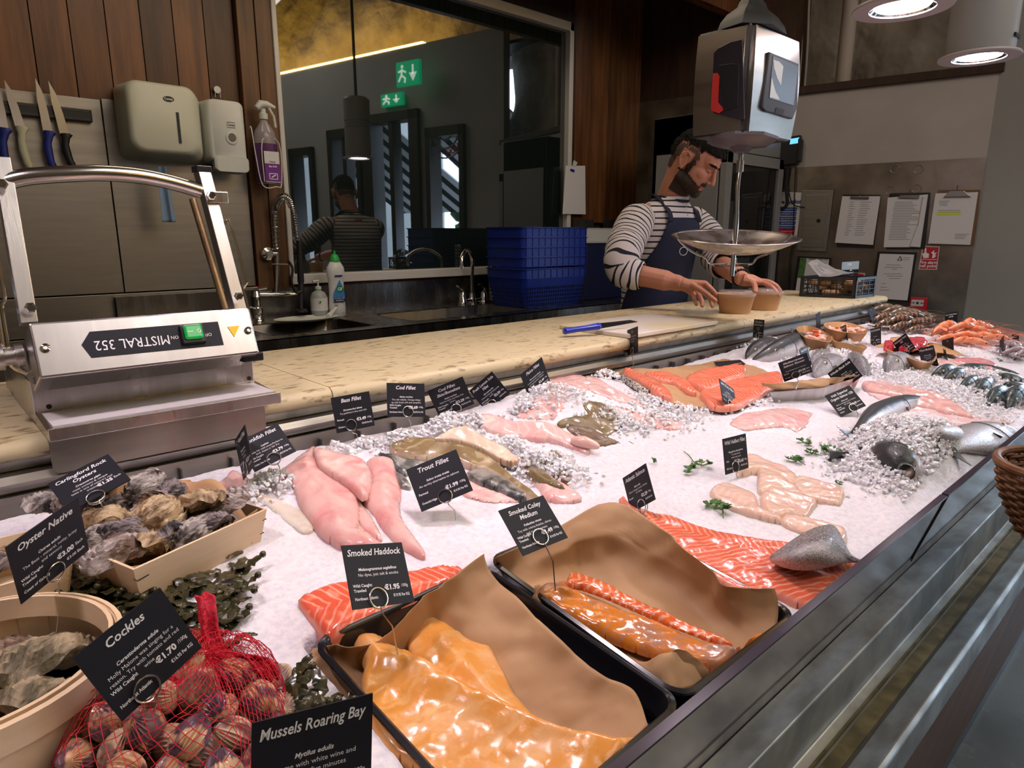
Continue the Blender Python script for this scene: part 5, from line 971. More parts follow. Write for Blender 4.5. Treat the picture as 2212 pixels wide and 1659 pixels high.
tag(gridsurf([g1([(1235, 300), (1330, 292), (1430, 300)], .030), g1([(1215, 330), (1330, 340), (1450, 345)], .036), g1([(1120, 365), (1300, 372), (1600, 350), ][:3], .030), g1([(1200, 380), (1400, 390), (1800, 440)], .022)], 6, 6, .0008).build('kraft_sheet', KRAFTB, smooth=True, solid=.001), 'flat kraft board under the red tuna', 'board')
for pts, lab in (([(1190, 320), (1245, 318), (1260, 330), (1262, 362), (1240, 372), (1185, 360)], 'dark red tuna block at the left of the board'), ([(1370, 300), (1420, 290), (1480, 295), (1515, 330), (1480, 345), (1400, 350), (1370, 330)], 'large pinkish red tuna slab right of the prawn card'), ([(1290, 330), (1380, 335), (1440, 352), (1400, 368), (1300, 362)], 'thin tuna slice between the block and the slab')):
    tag(pillow(Z('G', pts), .018, 'tuna_piece', TUNA, r=.004, h=.040, base=.028, smooth=1), lab, 'tuna')
# ---------------------------------------------------------------- langoustines, tiger prawns, red prawns, grey prawns
def prawn_proto(name, m, mleg, L_=.11, seg=7, w=.011, band=None, claws=False):
    t = thing(name, (0, 0, 0), None, 'prawn'); ms = [m, band or m]
    SP = [Vector((L_ * (.5 - u), 0, .012 + .022 * math.sin(math.pi * min(1, u * 1.05)) * .6)) for u in [k / 20 for k in range(21)]]
    mb = MB(); rr = []; RR = []; n = 12
    for i, p in enumerate(SP):
        u = i / 20; rad = w * (.25 + .8 * math.sin(math.pi * (1 - u) ** .6 * .55 + .2)) * (1.0 if u > .02 else .3)
        rad = w * float(np.interp(u, [0, .08, .3, .45, .8, .95, 1], [.2, .7, 1.05, 1.0, .7, .45, .3])); rad *= 1 + (.10 if (i % 3 == 0 and u > .35) else 0)
        RR.append([p + Vector((0, math.cos(a) * rad * .85, math.sin(a) * rad)) for a in [2 * math.pi * k / n for k in range(n)]])
    for i in range(20): mb.mi = 1 if (i % 3 == 1 and i > 6) else 0; mb.rings([RR[i], RR[i + 1]], caps=False)
    mb.build('shell', ms, t, smooth=True, autosm=70)
    e = SP[-1]; f = MB()
    for a in (-.5, -.18, .18, .5): f.add([e, e + Vector((-.022, math.sin(a) * .022 - .004, .002)), e + Vector((-.026, math.sin(a) * .026, .001)), e + Vector((-.022, math.sin(a) * .022 + .004, .002))], [(0, 1, 2, 3)])
    f.build('tail_fan', m, t, solid=.001)
    for s in (-1, 1):
        MB().ball((L_ * .5 - .010, s * w * .55, .017), .0028, 8, 6).build('eye', BLACKP, t, smooth=True)
        MB().tube(curve([(L_ * .5, s * .003, .014), (L_ * .5 + .03, s * .02, .022), (L_ * .5 + .07, s * .035, .016), (L_ * .5 + .10, s * .03, .004)], 4), [.0009] * 13 if True else .001, 4).build('antenna', mleg, t)
        lg = MB()
        for k in range(5): x = L_ * (.36 - .07 * k); lg.tube([(x, s * w * .5, .008), (x + .012, s * (w + .012), .010), (x + .026, s * (w + .018), .001)], .0010, 4)
        lg.build('legs', mleg, t)
        if claws: MB().tube(curve([(L_ * .42, s * w * .6, .010), (L_ * .5 + .02, s * (w + .012), .010), (L_ * .5 + .055, s * (w + .008), .006), (L_ * .5 + .085, s * (w + .0), .004)], 3), [.0025, .0028, .003, .0034, .0038, .004, .0036, .0026, .0016, .001], 6).build('claw', m, t, smooth=True)
    MB().tube([(L_ * .5 - .004, 0, .018), (L_ * .5 + .022, 0, .024)], [.0026, .0006], 5).build('beak', m, t)
    return t
REDP = mat('red_prawn_shell', (.80, .20, .07), .25, 0, (.85, .42, .26), 40, 4, coat=.5); REDL = mat('red_prawn_leg', (.75, .25, .14), .35)
TIG = mat('tiger_prawn_shell', (.08, .045, .028), .25, coat=.5); TIGB = mat('tiger_prawn_band', (.30, .17, .10), .25, coat=.5)
LAN = mat('langoustine_shell', (.20, .14, .09), .3, 0, (.11, .08, .05), 40, 4, coat=.4)
GRP = mat('grey_prawn', (.42, .34, .35), .25, 0, (.28, .22, .24), 50, 4, coat=.5)
def spread(proto, spots, labf, cat, group, base_scale=1):
    first = True
    for i, (gx, gy, h, ang, sc, tl) in enumerate(spots):
        p = ip(ZC['G'][0] + gx * ZC['G'][2], ZC['G'][1] + gy * ZC['G'][2], h)
        M = Matrix.Translation(p) @ Matrix.Rotation(R(ang), 4, 'Z') @ Matrix.Rotation(R(tl), 4, 'X') @ Matrix.Diagonal((sc * base_scale,) * 3 + (1,))
        if first: o = proto; o.matrix_world = M; first = False
        else: o = dup(proto, mw=M)
        o['category'] = cat; o['label'] = labf[i] if isinstance(labf, list) else labf; o['group'] = group
rp = prawn_proto('red_prawn', REDP, REDL)
spread(rp, [(1640, 262, .030, -20, 1.25, 0), (1600, 285, .020, -12, 1.2, 0), (1575, 300, .010, -6, 1.1, 10), (1700, 300, .012, -30, 1.1, -20), (1740, 260, .040, -25, 1.2, 20), (1800, 235, .040, -10, 1.15, 0), (1860, 250, .036, -18, 1.1, 0), (1920, 270, .028, -22, 1.1, -15), (1830, 290, .026, -48, 1.15, 10), (1780, 330, .014, -62, 1.1, 0), (1900, 330, .014, -55, 1.1, -25), (1960, 310, .018, -30, 1.0, 0), (1990, 340, .010, -45, 1.0, 15), (1730, 350, .004, -20, 1.0, 30), (1820, 370, .002, -75, 1.0, 0), (1640, 340, .004, -28, .9, 0)],
    ['red prawn in the heap, ' + s for s in ('long back ridge piece at the left', 'second from the left end', 'third down at the left end', 'twisted one near the dark card', 'one in the top middle', 'topmost one in front of the wall', 'upper right one', 'right of centre, legs out', 'head pointing at the viewer', 'steep one in the lower middle', 'steep one lower right', 'right flank', 'rightmost low one', 'low one rolled on its side by the dark card', 'lowest one touching the ice', 'low left one under the ridge')], 'prawn', 'heap of red prawns')
tp = prawn_proto('tiger_prawn', TIG, TIG, .13, w=.014, band=TIGB)
spread(tp, [(1180, 205, .020, -14, 1.3, 0), (1200, 235, .010, -10, 1.25, 10), (1300, 215, .024, -20, 1.25, 0), (1380, 190, .034, -24, 1.2, -10), (1290, 255, .008, -14, 1.1, 20), (1420, 240, .014, -22, 1.2, 0), (1480, 225, .022, -26, 1.1, 0), (1400, 270, .004, -16, 1.0, 30)],
    ['dark banded tiger prawn, ' + s for s in ('leftmost of the heap', 'below the leftmost', 'middle of the front row', 'upper one by the langoustines', 'low one above the tuna', 'right of the middle', 'rightmost beside the red prawns', 'lowest right one')], 'prawn', 'heap of tiger prawns')
lp = prawn_proto('langoustine', LAN, LAN, .12, w=.013, claws=True)
spread(lp, [(1110, 120, .020, -30, 1.2, 0), (1180, 130, .034, -28, 1.2, 0), (1250, 140, .036, -22, 1.2, 10), (1320, 155, .036, -32, 1.15, -10), (1380, 165, .034, -25, 1.1, 0), (1450, 190, .026, -30, 1.1, 0), (1200, 165, .020, -12, 1.1, 20), (1300, 180, .022, -18, 1.1, 0), (1500, 205, .014, -24, 1.0, 0)],
    ['brown langoustine at the far end, ' + s for s in ('leftmost by the stone edge', 'second from the left', 'third from the left on top', 'fourth along the glass edge', 'fifth along the glass edge', 'near the small ice heap', 'lower left one', 'lower middle one', 'last one before the red prawns')], 'langoustine', 'heap of langoustines')
gp = prawn_proto('grey_prawn', GRP, GRP, .09, w=.010)
spread(gp, [(2080, 420, .008, 10, 1.1, 0), (2120, 440, .012, -30, 1.1, 20), (2160, 425, .016, 20, 1.1, 0), (2200, 450, .014, -10, 1.1, 10), (2130, 410, .020, 40, 1.0, 0), (2180, 470, .006, -20, 1.0, 0), (2100, 390, .018, -50, 1.0, 0)], 'small grey raw prawn in the heap at the right edge', 'prawn', 'heap of small grey prawns')
# ---------------------------------------------------------------- parsley
PARS = mat('parsley_green', (.08, .22, .03), .5, 0, (.04, .13, .02), 80, 3)
def parsley(k, x, y, sc, lab, seed, stem=None):
    r = random.Random(seed); o_, b_, s_ = ZC[k]; c = ip(o_ + x * s_, b_ + y * s_, .002); t = thing('parsley_sprig', c, lab, 'parsley', 'parsley sprigs on the ice'); b = MB()
    for j in range(r.randint(5, 7)):
        a = r.random() * 6.28; d = r.uniform(.3, 1) * .014 * sc; p = c + Vector((math.cos(a) * d, math.sin(a) * d, .002 + r.random() * .006))
        for i in range(7):
            a2 = a + (i - 3) * .55; l = r.uniform(.005, .009) * sc; q = Vector((math.cos(a2), math.sin(a2), r.uniform(0, .7))); n_ = q.cross(Vector((0, 0, 1))) * .35 * l
            b.add([p, p + q * l * .6 + n_, p + q * l * .8 + n_ * .5 + Vector((0, 0, .001)), p + q * l, p + q * l * .8 - n_ * .5, p + q * l * .6 - n_ * 1], [(0, 1, 2, 3, 4, 5)])
        b.tube([c, p], .0006, 4)
    b.build('leaves', PARS, t, solid=.0004)
    if stem: MB().tube(curve([c + Vector((0, 0, .003))] + [ip(o_ + u * s_, b_ + v * s_, .004) for u, v in stem], 5), .0008, 5).build('stem', PARS, t)
for i, a in enumerate((('E', 1500, 165, 1.25, 'curly parsley sprig above the big salmon side', [(1545, 110), (1555, 220)]), ('F', 1495, 1395, 1.0, 'parsley sprig in the middle of the ice, left of a linked pair', [(1530, 1300), (1465, 1235)]), ('F', 1605, 1350, 1.0, 'parsley sprig in the middle of the ice, right of a linked pair', [(1560, 1335), (1500, 1260)]), ('F', 1225, 1325, .4, 'tiny parsley shred near the atlantic salmon card', None),
    ('G', 610, 1075, 1.0, 'parsley sprig above the row of sprigs near the salmon tail', [(655, 1100)]), ('G', 790, 1145, 1.3, 'largest parsley sprig touching the dark tail', [(720, 1150)]), ('G', 655, 1155, .8, 'flat parsley sprig left of the largest', [(735, 1170)]), ('G', 540, 1205, 1.1, 'parsley sprig nearest the halibut pieces', [(610, 1235)]), ('G', 862, 1383, .5, 'small parsley leaf at the end of the halibut pieces', None), ('G', 2032, 480, .6, 'small parsley sprig by the pink fillet at the far right', None), ('G', 2140, 470, .5, 'small parsley sprig under the grey prawns', None))): parsley(*a[:5], i, a[5])
# ---------------------------------------------------------------- shellfish: crates, oysters, cockles in a net, seaweed
def vcrate(P, h, lab, zb_drop=.0, hz=.05, paper=True):
    """splint wood crate: P four world rim corners (z = rim)"""
    c = sum(P, Vector((0, 0, 0))) / 4; t = thing('splint_crate', (c.x, c.y, c.z - h), lab, 'crate', 'splint wood crates of oysters'); low = [Vector((c.x + (p.x - c.x) * .9, c.y + (p.y - c.y) * .9, p.z - h)) for p in P]
    for i in range(4):
        a, b_, e, d = P[i], P[(i + 1) % 4], low[(i + 1) % 4], low[i]; n_ = ((b_ - a).cross(d - a)).normalized() * .0028
        MB().add([a, b_, e, d, a + n_, b_ + n_, e + n_, d + n_], [(0, 1, 2, 3), (7, 6, 5, 4), (0, 1, 5, 4), (1, 2, 6, 5), (2, 3, 7, 6), (3, 0, 4, 7)]).build('side_board', VENEER, t)
        st = MB()
        for f in (.3, .7): q = a.lerp(d, f); st.tube([q + (b_ - a).normalized() * .014 - n_ * .3, q - n_ * .8, q + (P[i - 1] - a).normalized() * .004], .0006, 4)
        st.build('wire_staple', BLACKM, t)
    MB().add([p + Vector((0, 0, .001)) for p in low], [(0, 1, 2, 3)]).build('base_board', VENEER, t, solid=.002); return t, c
A_ = lambda x, y, h: ip(x * .28029, 960 + y * .28029, h)
FL, RR_ = A_(1030, 990, .046), A_(2055, 480, .046); e = (RR_ - FL); perp = Vector((-e.y, e.x, 0)).normalized() * .135
zc = (FL.z + RR_.z) / 2; P = [Vector((FL.x, FL.y, zc)), Vector((RR_.x, RR_.y, zc)), Vector((RR_.x, RR_.y, zc + .006)) + perp, Vector((FL.x, FL.y, zc + .006)) + perp]
vcrate(P, .045, 'pale splint crate of rock oysters on brown paper, staples at its corners')
cC = sum(P, Vector((0, 0, 0))) / 4
def inn(u, v, dz): # bilinear in crate
    q = P[0].lerp(P[1], u).lerp(P[3].lerp(P[2], u), v); return q + Vector((0, 0, dz))
tag(gridsurf([[inn(-.0, .06, .0), inn(.3, .02, -.012), inn(.6, .05, -.010), inn(.97, .06, .0)], [inn(.04, .10, -.03), inn(.3, .15, -.036), inn(.6, .15, -.036), inn(.94, .12, -.02)], [inn(.04, .5, -.03), inn(.3, .5, -.038), inn(.6, .5, -.038), inn(.98, .6, .02)],
    [inn(.05, .85, -.02), inn(.3, .85, -.03), inn(.6, .88, -.02), inn(.95, .92, .012)], [inn(.02, 1.0, .0), inn(.3, 1.02, .016), inn(.45, 1.04, .040), inn(.96, 1.0, .012)]], 7, 7, .0012).build('paper_sheet', PAPERK, smooth=True, solid=.0006), 'brown paper lining the rock oyster crate', 'paper')
OYM = []
for i, (a, b_) in enumerate((((.09, .075, .07), (.50, .45, .42)), ((.16, .09, .04), (.58, .44, .27)), ((.03, .025, .028), (.30, .25, .25)), ((.52, .46, .44), (.16, .10, .07)))):
    OYM.append(mat('oyster_shell_%s' % 'grey tan dark pale'.split()[i], a, .5, 0, b_, 34, 8, (.6, 3, 1), contrast=(.42, .58), bump=1, bscale=130, bdist=.004))
def oyster(seed, L_=.072, W_=.046, T=.027, m=None, round_=0):
    r = random.Random(seed); n = 44; NR = 13; ph = r.random() * 50
    def outl(a): return 1 + .10 * math.cos(a) * (1 - round_) + .10 * float(fbm(np.array(math.cos(a) * 1.6 + ph), np.array(math.sin(a) * 1.6), 3)) + .018 * math.sin(a * 17 + ph)
    RR = []
    for side in (-1, 1):
        rng = range(0, NR + 1) if side < 0 else range(NR - 1, -1, -1)
        for k in rng:
            q = (k + .08) / (NR + .08); ring = []
            for j in range(n):
                a = 2 * math.pi * j / n; o = outl(a) * q; x = math.cos(a) * o * L_ / 2 + (1 - q) * L_ * .12; y = math.sin(a) * o * W_ / 2
                z = side * T * .5 * (1 - q ** 2.2) * (1.2 if side > 0 else .5) + T * .16 * math.sin(q * 34 + 3 * math.sin(a * 2 + ph)) * q + T * .20 * float(fbm(np.array(x * 60 + ph), np.array(y * 70), 3)) + T * .10 * math.sin(3 * a + ph) * q
                ring.append(Vector((x, y, z)))
            RR.append(ring)
    o = MB().rings(RR).build('oyster', m or OYM[seed % 4], smooth=True, autosm=55, origin=(0, 0, 0)); return o
def put(o, p, rx, ry, rz, s=1): o.matrix_world = Matrix.Translation(p) @ Matrix.Rotation(R(rz), 4, 'Z') @ Matrix.Rotation(R(ry), 4, 'Y') @ Matrix.Rotation(R(rx), 4, 'X') @ Matrix.Scale(s, 4); return o
ROCK = [(1050, 350, .062, 25, -10, 18, 1.05, 0, 'topmost of the crate, crusted with barnacles before the card'), (1330, 360, .056, 60, 20, 60, .8, 2, 'small grey one on edge at the back of the crate'), (1560, 470, .050, 30, 25, 128, 1.2, 1, 'big brown ridged one at the right of the crate'), (1760, 460, .052, -25, 30, 130, .95, 3, 'pale one leaning on the right board of the crate'),
    (1190, 560, .054, 20, 0, 30, 1.2, 1, 'long tan one lying across the middle of the crate'), (760, 590, .048, -15, 10, 5, 1.0, 1, 'orange tan one at the left of the crate'), (960, 690, .048, 25, 5, -15, 1.0, 2, 'grey one low in the left half of the crate'), (760, 720, .044, 10, -15, -20, .85, 0, 'mottled one above the pale front oyster'),
    (860, 845, .042, 10, -6, 2, 1.05, 3, 'pale round one hanging over the front paper edge'), (1170, 770, .040, 40, 30, 70, .9, 1, 'narrow one standing at the front of the crate'), (1310, 690, .040, -30, 25, 60, .8, 2, 'dark one behind the front board'), (1480, 690, .036, 30, -5, 25, .95, 0, 'olive one lying along the front board'),
    (860, 480, .052, 35, 10, 25, .9, 2, 'dark glossy one under the barnacled oyster'), (1130, 480, .052, 50, -20, -30, .8, 3, 'small knobbly one in the middle of the crate'), (1650, 600, .040, 10, 10, 150, .9, 2, 'lower right one in the corner of the crate'), (330, 470, .045, 20, 20, 60, 1.0, 0, 'grey one behind the left wooden board'), (540, 430, .050, 45, -10, 50, .9, 3, 'upright pale one left of the Carlingford card')]
for i, (x, y, h, rx, ry, rz, s, mi, nm) in enumerate(ROCK): tag(put(oyster(20 + i, m=OYM[mi]), A_(x, y, h), rx, ry, rz, s), 'rock oyster, ' + nm, 'oyster', 'rock oysters in the splint crate')
# second crate at the left edge
q1 = A_(535, 930, .040); q2 = A_(0, 1080, .040); q4 = A_(340, 585, .066); q3 = q2 + (q4 - q1); ed = (q2 - q1).normalized() * .16; P2 = [q1, q1 + ed, A_(330, 575, .062) + ed, A_(330, 575, .062)]
zc2 = q1.z; P2 = [Vector((p.x, p.y, zc2 + (.02 if i > 1 else 0))) for i, p in enumerate(P2)]
vcrate(P2, .045, 'splint crate cut by the left edge behind the Oyster Native card')
for i, (x, y, s, nm) in enumerate(((20, 850, .9, 'brown one at the left edge behind the Oyster Native card'), (-80, 900, 1.0, 'dark one at the extreme left edge of the left crate'))): tag(put(oyster(60 + i, m=OYM[1 + i]), A_(x, y, .03), 15, 20, 40 * i, s), 'oyster, ' + nm, 'oyster', 'oysters in the left crate')
# round veneer punnet
pc = Vector((-.004, .652, 0)); pz = float(zs0(0, .652)); pr_ = .108; H_ = .062
t = thing('round_punnet', (pc.x, pc.y, pz), 'round poplar punnet of native oysters at the left edge', 'basket')
b = MB().lathe([(pr_ * .93, .0), (pr_ * .98, H_), (pr_ * 1.0, H_), (pr_ * .955, .001)], (pc.x, pc.y, pz), 48, caps=False); b.build('side_band', VENEER, t, smooth=True, autosm=50)
MB().lathe([(pr_ * .99, H_ - .022), (pr_ * 1.03, H_ - .021), (pr_ * 1.035, H_ + .001), (pr_ * .995, H_ + .002), (pr_ * .99, H_ - .022)], (pc.x, pc.y, pz), 48, caps=False).build('outer_hoop', VENEER, t, smooth=True, autosm=40)
MB().lathe([(pr_ * .90, H_ - .016), (pr_ * .935, H_ - .017), (pr_ * .965, H_ + .003), (pr_ * .93, H_ + .003), (pr_ * .90, H_ - .016)], (pc.x, pc.y, pz), 48, caps=False).build('inner_hoop', VENEER, t, smooth=True, autosm=40)
for k in range(9):
    a = R(k * 40 + 8); MB().cb((0, 0, H_ * .5), (.026, .0015, H_), Matrix.Translation((pc.x, pc.y, pz)) @ Matrix.Rotation(a, 4, 'Z') @ Matrix.Translation((0, pr_ * .945, 0))).build('splint', VENEER, t)
MB().lathe([(pr_ * .9, .003), (.002, .003)], (pc.x, pc.y, pz), 40).build('base', VENEER, t)
NAT = mat('native_oyster', (.14, .09, .06), .5, 0, (.48, .36, .26), 34, 8, (1, 2, 1), contrast=(.40, .62), bump=.9, bscale=90, bdist=.004); NAT2 = mat('native_oyster_green', (.08, .065, .03), .5, 0, (.38, .30, .19), 34, 8, (1, 2.5, 1), contrast=(.42, .6), bump=.9, bscale=90, bdist=.004)
for i, (dx, dy, dz, rx, ry, rz, s, nm) in enumerate(((-.03, .035, .040, 15, -12, 100, 1.15, 'large one at the back left with an orange patch'), (.052, .020, .034, -12, 10, 30, 1.05, 'mossy one at the right under the card wire'), (-.025, -.035, .036, 25, 20, 70, 1.05, 'front left one with fine ridges'), (.040, -.035, .028, 10, 25, 60, 1.0, 'greenish one at the front right of the punnet'),
    (-.065, -.01, .03, -25, 10, 110, 1.0, 'one at the far left, half out of frame'), (.0, .0, .022, 10, 0, 20, 1.0, 'one in the middle, mostly covered'), (.02, .07, .02, 0, 20, 150, .8, 'small one at the back rim'), (.0, -.075, .022, 20, 0, 0, .8, 'lowest one at the front rim'))):
    tag(put(oyster(80 + i, .084, .068, .026, m=(NAT, NAT2)[i % 2], round_=1), pc + Vector((dx, dy, pz + dz)), rx, ry, rz, s), 'native oyster, ' + nm, 'oyster', 'native oysters in the round punnet')
# cockles
def cockle(seed):
    r = random.Random(seed); n = 52
    def fn(p, d):
        a = math.atan2(d.y, d.x); rib = 1 + .05 * math.cos(a * 26) * max(0, 1 - abs(d.z) ** 6); gap = 1 - .10 * math.exp(-((abs(math.sin(a)) * (1 - abs(d.z) * .2)) / .07) ** 2) * (1 if d.z < .8 else .3)
        q = p * rib * gap; hz = max(0, d.z); q.x *= 1 - .30 * hz ** 2; q.z += .004 * hz ** 3; q.y += .0022 * hz ** 4 * (1 if d.y > 0 else -1); return q
    C1 = [((.62, .40, .22), (.10, .06, .09)), ((.60, .33, .18), (.16, .08, .10)), ((.66, .46, .30), (.30, .18, .15))][seed % 3]
    m = mat('cockle_shell_' + 'amber purple tan'.split()[seed % 3], C1[0], .38, 0, C1[1], 55, 2, contrast=(.45, .52), coat=.3, bump=.15, bscale=200)
    if 'rnd' not in m:
        nt = m.node_tree; oi = nt.nodes.new('ShaderNodeObjectInfo'); mp = next(q for q in nt.nodes if q.type == 'MAPPING'); cb = nt.nodes.new('ShaderNodeCombineXYZ'); ml = nt.nodes.new('ShaderNodeMath'); ml.operation = 'MULTIPLY'; ml.inputs[1].default_value = 9
        nt.links.new(oi.outputs['Random'], ml.inputs[0]); nt.links.new(ml.outputs[0], cb.inputs[0]); nt.links.new(cb.outputs[0], mp.inputs['Location']); m['rnd'] = 1
    return MB().ball((0, 0, 0), (.0155, .0125, .0150), n, 16, fn=fn).build('cockle', m, smooth=True, autosm=80, origin=(0, 0, 0))
protos = [cockle(i) for i in range(3)]
CREG = [(ip(*p, .02).x, ip(*p, .02).y) for p in ((128, 1610), (165, 1545), (250, 1500), (330, 1470), (400, 1420), (470, 1412), (560, 1425), (604, 1450), (616, 1500), (612, 1560), (580, 1640), (540, 1720), (300, 1760), (110, 1700))]
pts = []; rr = np.random.RandomState(11); lo = np.min(CREG, 0); hi = np.max(CREG, 0)
for layer, (dist, hz, shr) in enumerate(((.0245, .010, 0), (.0255, .028, .012), (.027, .043, .030))):
    cnt = 0; here = []
    for _ in range(2500):
        x, y = rr.uniform(lo[0], hi[0]), rr.uniform(lo[1], hi[1]); X = np.array([[x]]); Y = np.array([[y]])
        if not inpoly(CREG, X, Y)[0, 0] or near(CREG, X, Y)[0][0, 0] < shr: continue
        if all((x - a) ** 2 + (y - b_) ** 2 > dist ** 2 for a, b_, _h in here): here.append((x, y, hz)); 
    pts += here
where = ['at the bottom edge of the bag', 'in the left part of the bag', 'in the middle of the bag', 'in the right part of the bag']
for i, (x, y, hz) in enumerate(pts):
    pr = protos[i % 3]; o = pr if i < 3 else pr.copy()
    if i >= 3: COL.objects.link(o)
    put(o, Vector((x, y, float(zs0(x, y)) + hz)), rr.uniform(-70, 70), rr.uniform(20, 110), rr.uniform(0, 360), rr.uniform(.92, 1.12))
    w_ = 0 if y < .50 else 1 if x < .10 else 3 if x > .165 else 2
    tag(o, 'ribbed cockle with dark blotches inside the red net ' + where[w_], 'cockle', 'cockles %s in the red net' % where[w_])
NET = mat('red_net', (.62, .008, .03), .45); NETD = mat('red_net_dense', (.66, .005, .03), .6, 0, (.35, .0, .015), 160, 3, bump=.8, bscale=300)
t = thing('net_bag', ip(440, 1560, 0), 'red net bag holding the cockles, its tail sticking up', 'net bag')
NB = 26; RN = []
cx_, cy_ = np.mean([p[0] for p in CREG]), np.mean([p[1] for p in CREG])
kx, ky = ip(500, 1412, .04).x, ip(500, 1412, .04).y
for k in range(0, 27):
    u = k / 26; ring = []
    for j in range(70):
        i0 = ((j + .5 * (k % 2)) % 70) / 70 * len(CREG); p0 = Vector((*CREG[int(i0) % len(CREG)], 0)); p1 = Vector((*CREG[(int(i0) + 1) % len(CREG)], 0)); q = p0.lerp(p1, i0 % 1)
        c_ = Vector((cx_, cy_, 0)).lerp(Vector((kx, ky, 0)), .3); w_ = c_ + (q - c_) * (1.05 - u * .98); dome = .060 * math.sqrt(max(0, 1 - (1 - min(1, u * 2.0)) ** 2)) ** 1.1
        ring.append(Vector((w_.x, w_.y, float(zs0(w_.x, w_.y)) + .002 + dome + .002 * math.sin(j * 1.7 + k))))
    RN.append(ring)
mb = MB(); V = [p for r_ in RN for p in r_]; F = []
for i in range(25):
    for j in range(70): o_ = -1 if i % 2 == 0 else 1; F.append((i * 70 + j, (i + 1) * 70 + j, (i + 2) * 70 + j, (i + 1) * 70 + (j + o_) % 70))
mb.add(V, F); o = mb.build('netting', NET, t); md = o.modifiers.new('w', 'WIREFRAME'); md.thickness = .0006; md.use_replace = True
def ntail(P_, w, nm, d=.004):
    rows = []
    for i, (x, y, h, ww) in enumerate(P_):
        c_ = ip(x, y, h); s_ = Vector((_rt[0], _rt[1], 0)) * ww; rows.append([c_ - s_, c_ - s_ * .4 + Vector((0, -d, 0)), c_ + s_ * .3 + Vector((0, d, .002)), c_ + s_])
    gridsurf(rows, 5, 5, .0016, 260).build(nm, NETD, t, smooth=True, solid=.0030)
ntail([(440, 1285, .085, .0085), (446, 1320, .076, .0080), (450, 1360, .064, .0078), (462, 1400, .052, .0075), (485, 1420, .048, .0075), (510, 1418, .050, .005)], 0, 'net_tail')
ntail([(495, 1410, .050, .008), (460, 1440, .050, .018), (400, 1465, .048, .026), (340, 1500, .046, .022), (300, 1530, .040, .010)], 0, 'gathered_netting', .002)
ntail([(505, 1412, .050, .006), (540, 1425, .048, .016), (570, 1450, .040, .012), (590, 1470, .03, .004)], 0, 'gathered_fold', .002)
# seaweed
SW = mat('seaweed', (.018, .020, .008), .25, 0, (.050, .045, .014), 60, 4, coat=.6)
def seaweed():
    b = MB(); r = random.Random(8)
    reg = [((540, 1190), (330, 1310), 16), ((330, 1310), (220, 1300), 26), ((180, 1250), (300, 1310), 30), ((420, 1300), (480, 1420), 26), ((450, 1270), (490, 1300), 10), ((600, 1500), (640, 1580), 34), ((620, 1560), (560, 1640), 20), ((60, 1640), (200, 1655), 20), ((160, 1240), (230, 1300), 16), ((470, 1400), (400, 1360), 14), ((640, 1530), (690, 1560), 8)]
    for a, c_, n in reg:
        for _ in range(n):
            u = r.random(); p = ip(a[0] + (c_[0] - a[0]) * u + r.gauss(0, 10), a[1] + (c_[1] - a[1]) * u + r.gauss(0, 9), .001); ang = r.random() * 6.28; P_ = [p]; z = .0
            for k in range(5): ang += r.gauss(0, .5); z += r.uniform(-.001, .006); P_.append(P_[-1] + Vector((math.cos(ang) * .009, math.sin(ang) * .009, r.uniform(-.001, .005))))
            C_ = curve(P_, 3); w = [.0018 + .0052 * math.sin(math.pi * i / (len(C_) - 1)) ** .7 + .0014 * math.sin(i * 2.1) for i in range(len(C_))]
            V = []; 
            for i, q in enumerate(C_):
                t_ = (C_[min(i + 1, len(C_) - 1)] - C_[max(0, i - 1)]).normalized(); s_ = t_.cross(Vector((r.gauss(0, .2), r.gauss(0, .2), 1))).normalized() * w[i]; V += [q - s_, q + Vector((0, 0, .0012)), q + s_, q - Vector((0, 0, .0006))]
            F = []
            for i in range(len(C_) - 1):
                for j in range(4): k = i * 4; F.append((k + j, k + (j + 1) % 4, k + 4 + (j + 1) % 4, k + 4 + j))
            b.add(V, F)
            if r.random() < .4: b.ball(C_[-1], .0042, 7, 5)
    tag(b.build('seaweed', SW, smooth=True), 'dark olive bladder wrack spread between the crates, the punnet and the net', 'seaweed', kind='stuff')
seaweed()
# ---------------------------------------------------------------- film wrapping machine on the stone top
t = thing('wrapping_machine', (.28, 1.2, 1.03), 'stainless film wrapping machine with a curved top handle on the stone worktop', 'machine')
MB().box((.118, 1.140, 1.034), (.436, 1.46, 1.100)).build('base', STEELB, t, bevel=.002)
MB().sweep([(1.035, 1.032), (1.035, 1.050), (1.038, 1.050), (1.038, 1.046), (1.139, 1.052), (1.139, 1.032)], .119, .437).build('sealing_plate', STEELB, t, bevel=.001)
MB().box((.126, 1.042, 1.0467), (.430, 1.130, 1.0515)).build('hot_pad', mat('pad_white', (.62, .58, .60), .4), t)
MB().prism(rrect(.272, 0, .30, .07, .01), 1.070, 1.073, Matrix(((1, 0, 0, 0), (0, 0, 1, 0), (0, -1, 0, 1.012), (0, 0, 0, 1)))).build('hanging_plate', STEEL, t)
h_ = MB()
for x in (.137, .427): h_.lathe([(.0035, 0), (.0035, .001)], (x, 1.1395, 1.058), 12, rot('X', 90))
h_.build('screw_hole', BLACKM, t)
up = Vector((0, .028, .070)).normalized(); X_ = Vector((1, 0, 0)); nn = X_.cross(up); C0 = Vector((.268, 1.066, 1.151)); M = frame(C0, X_, up, nn); HW, HH = .1465, .038
head = MB().cb((0, 0, -.045), (HW * 2, HH * 2, .09), M).build('control_head', mat('head_steel', (.60, .57, .58), .24, 1, (.52, .49, .50), 4, 4, (10, 1, 1), rough2=.34), t, bevel=.003)
def hp(px, py): q = M.inverted() @ atp(px, py, C0, nn); return (q.x, q.y)
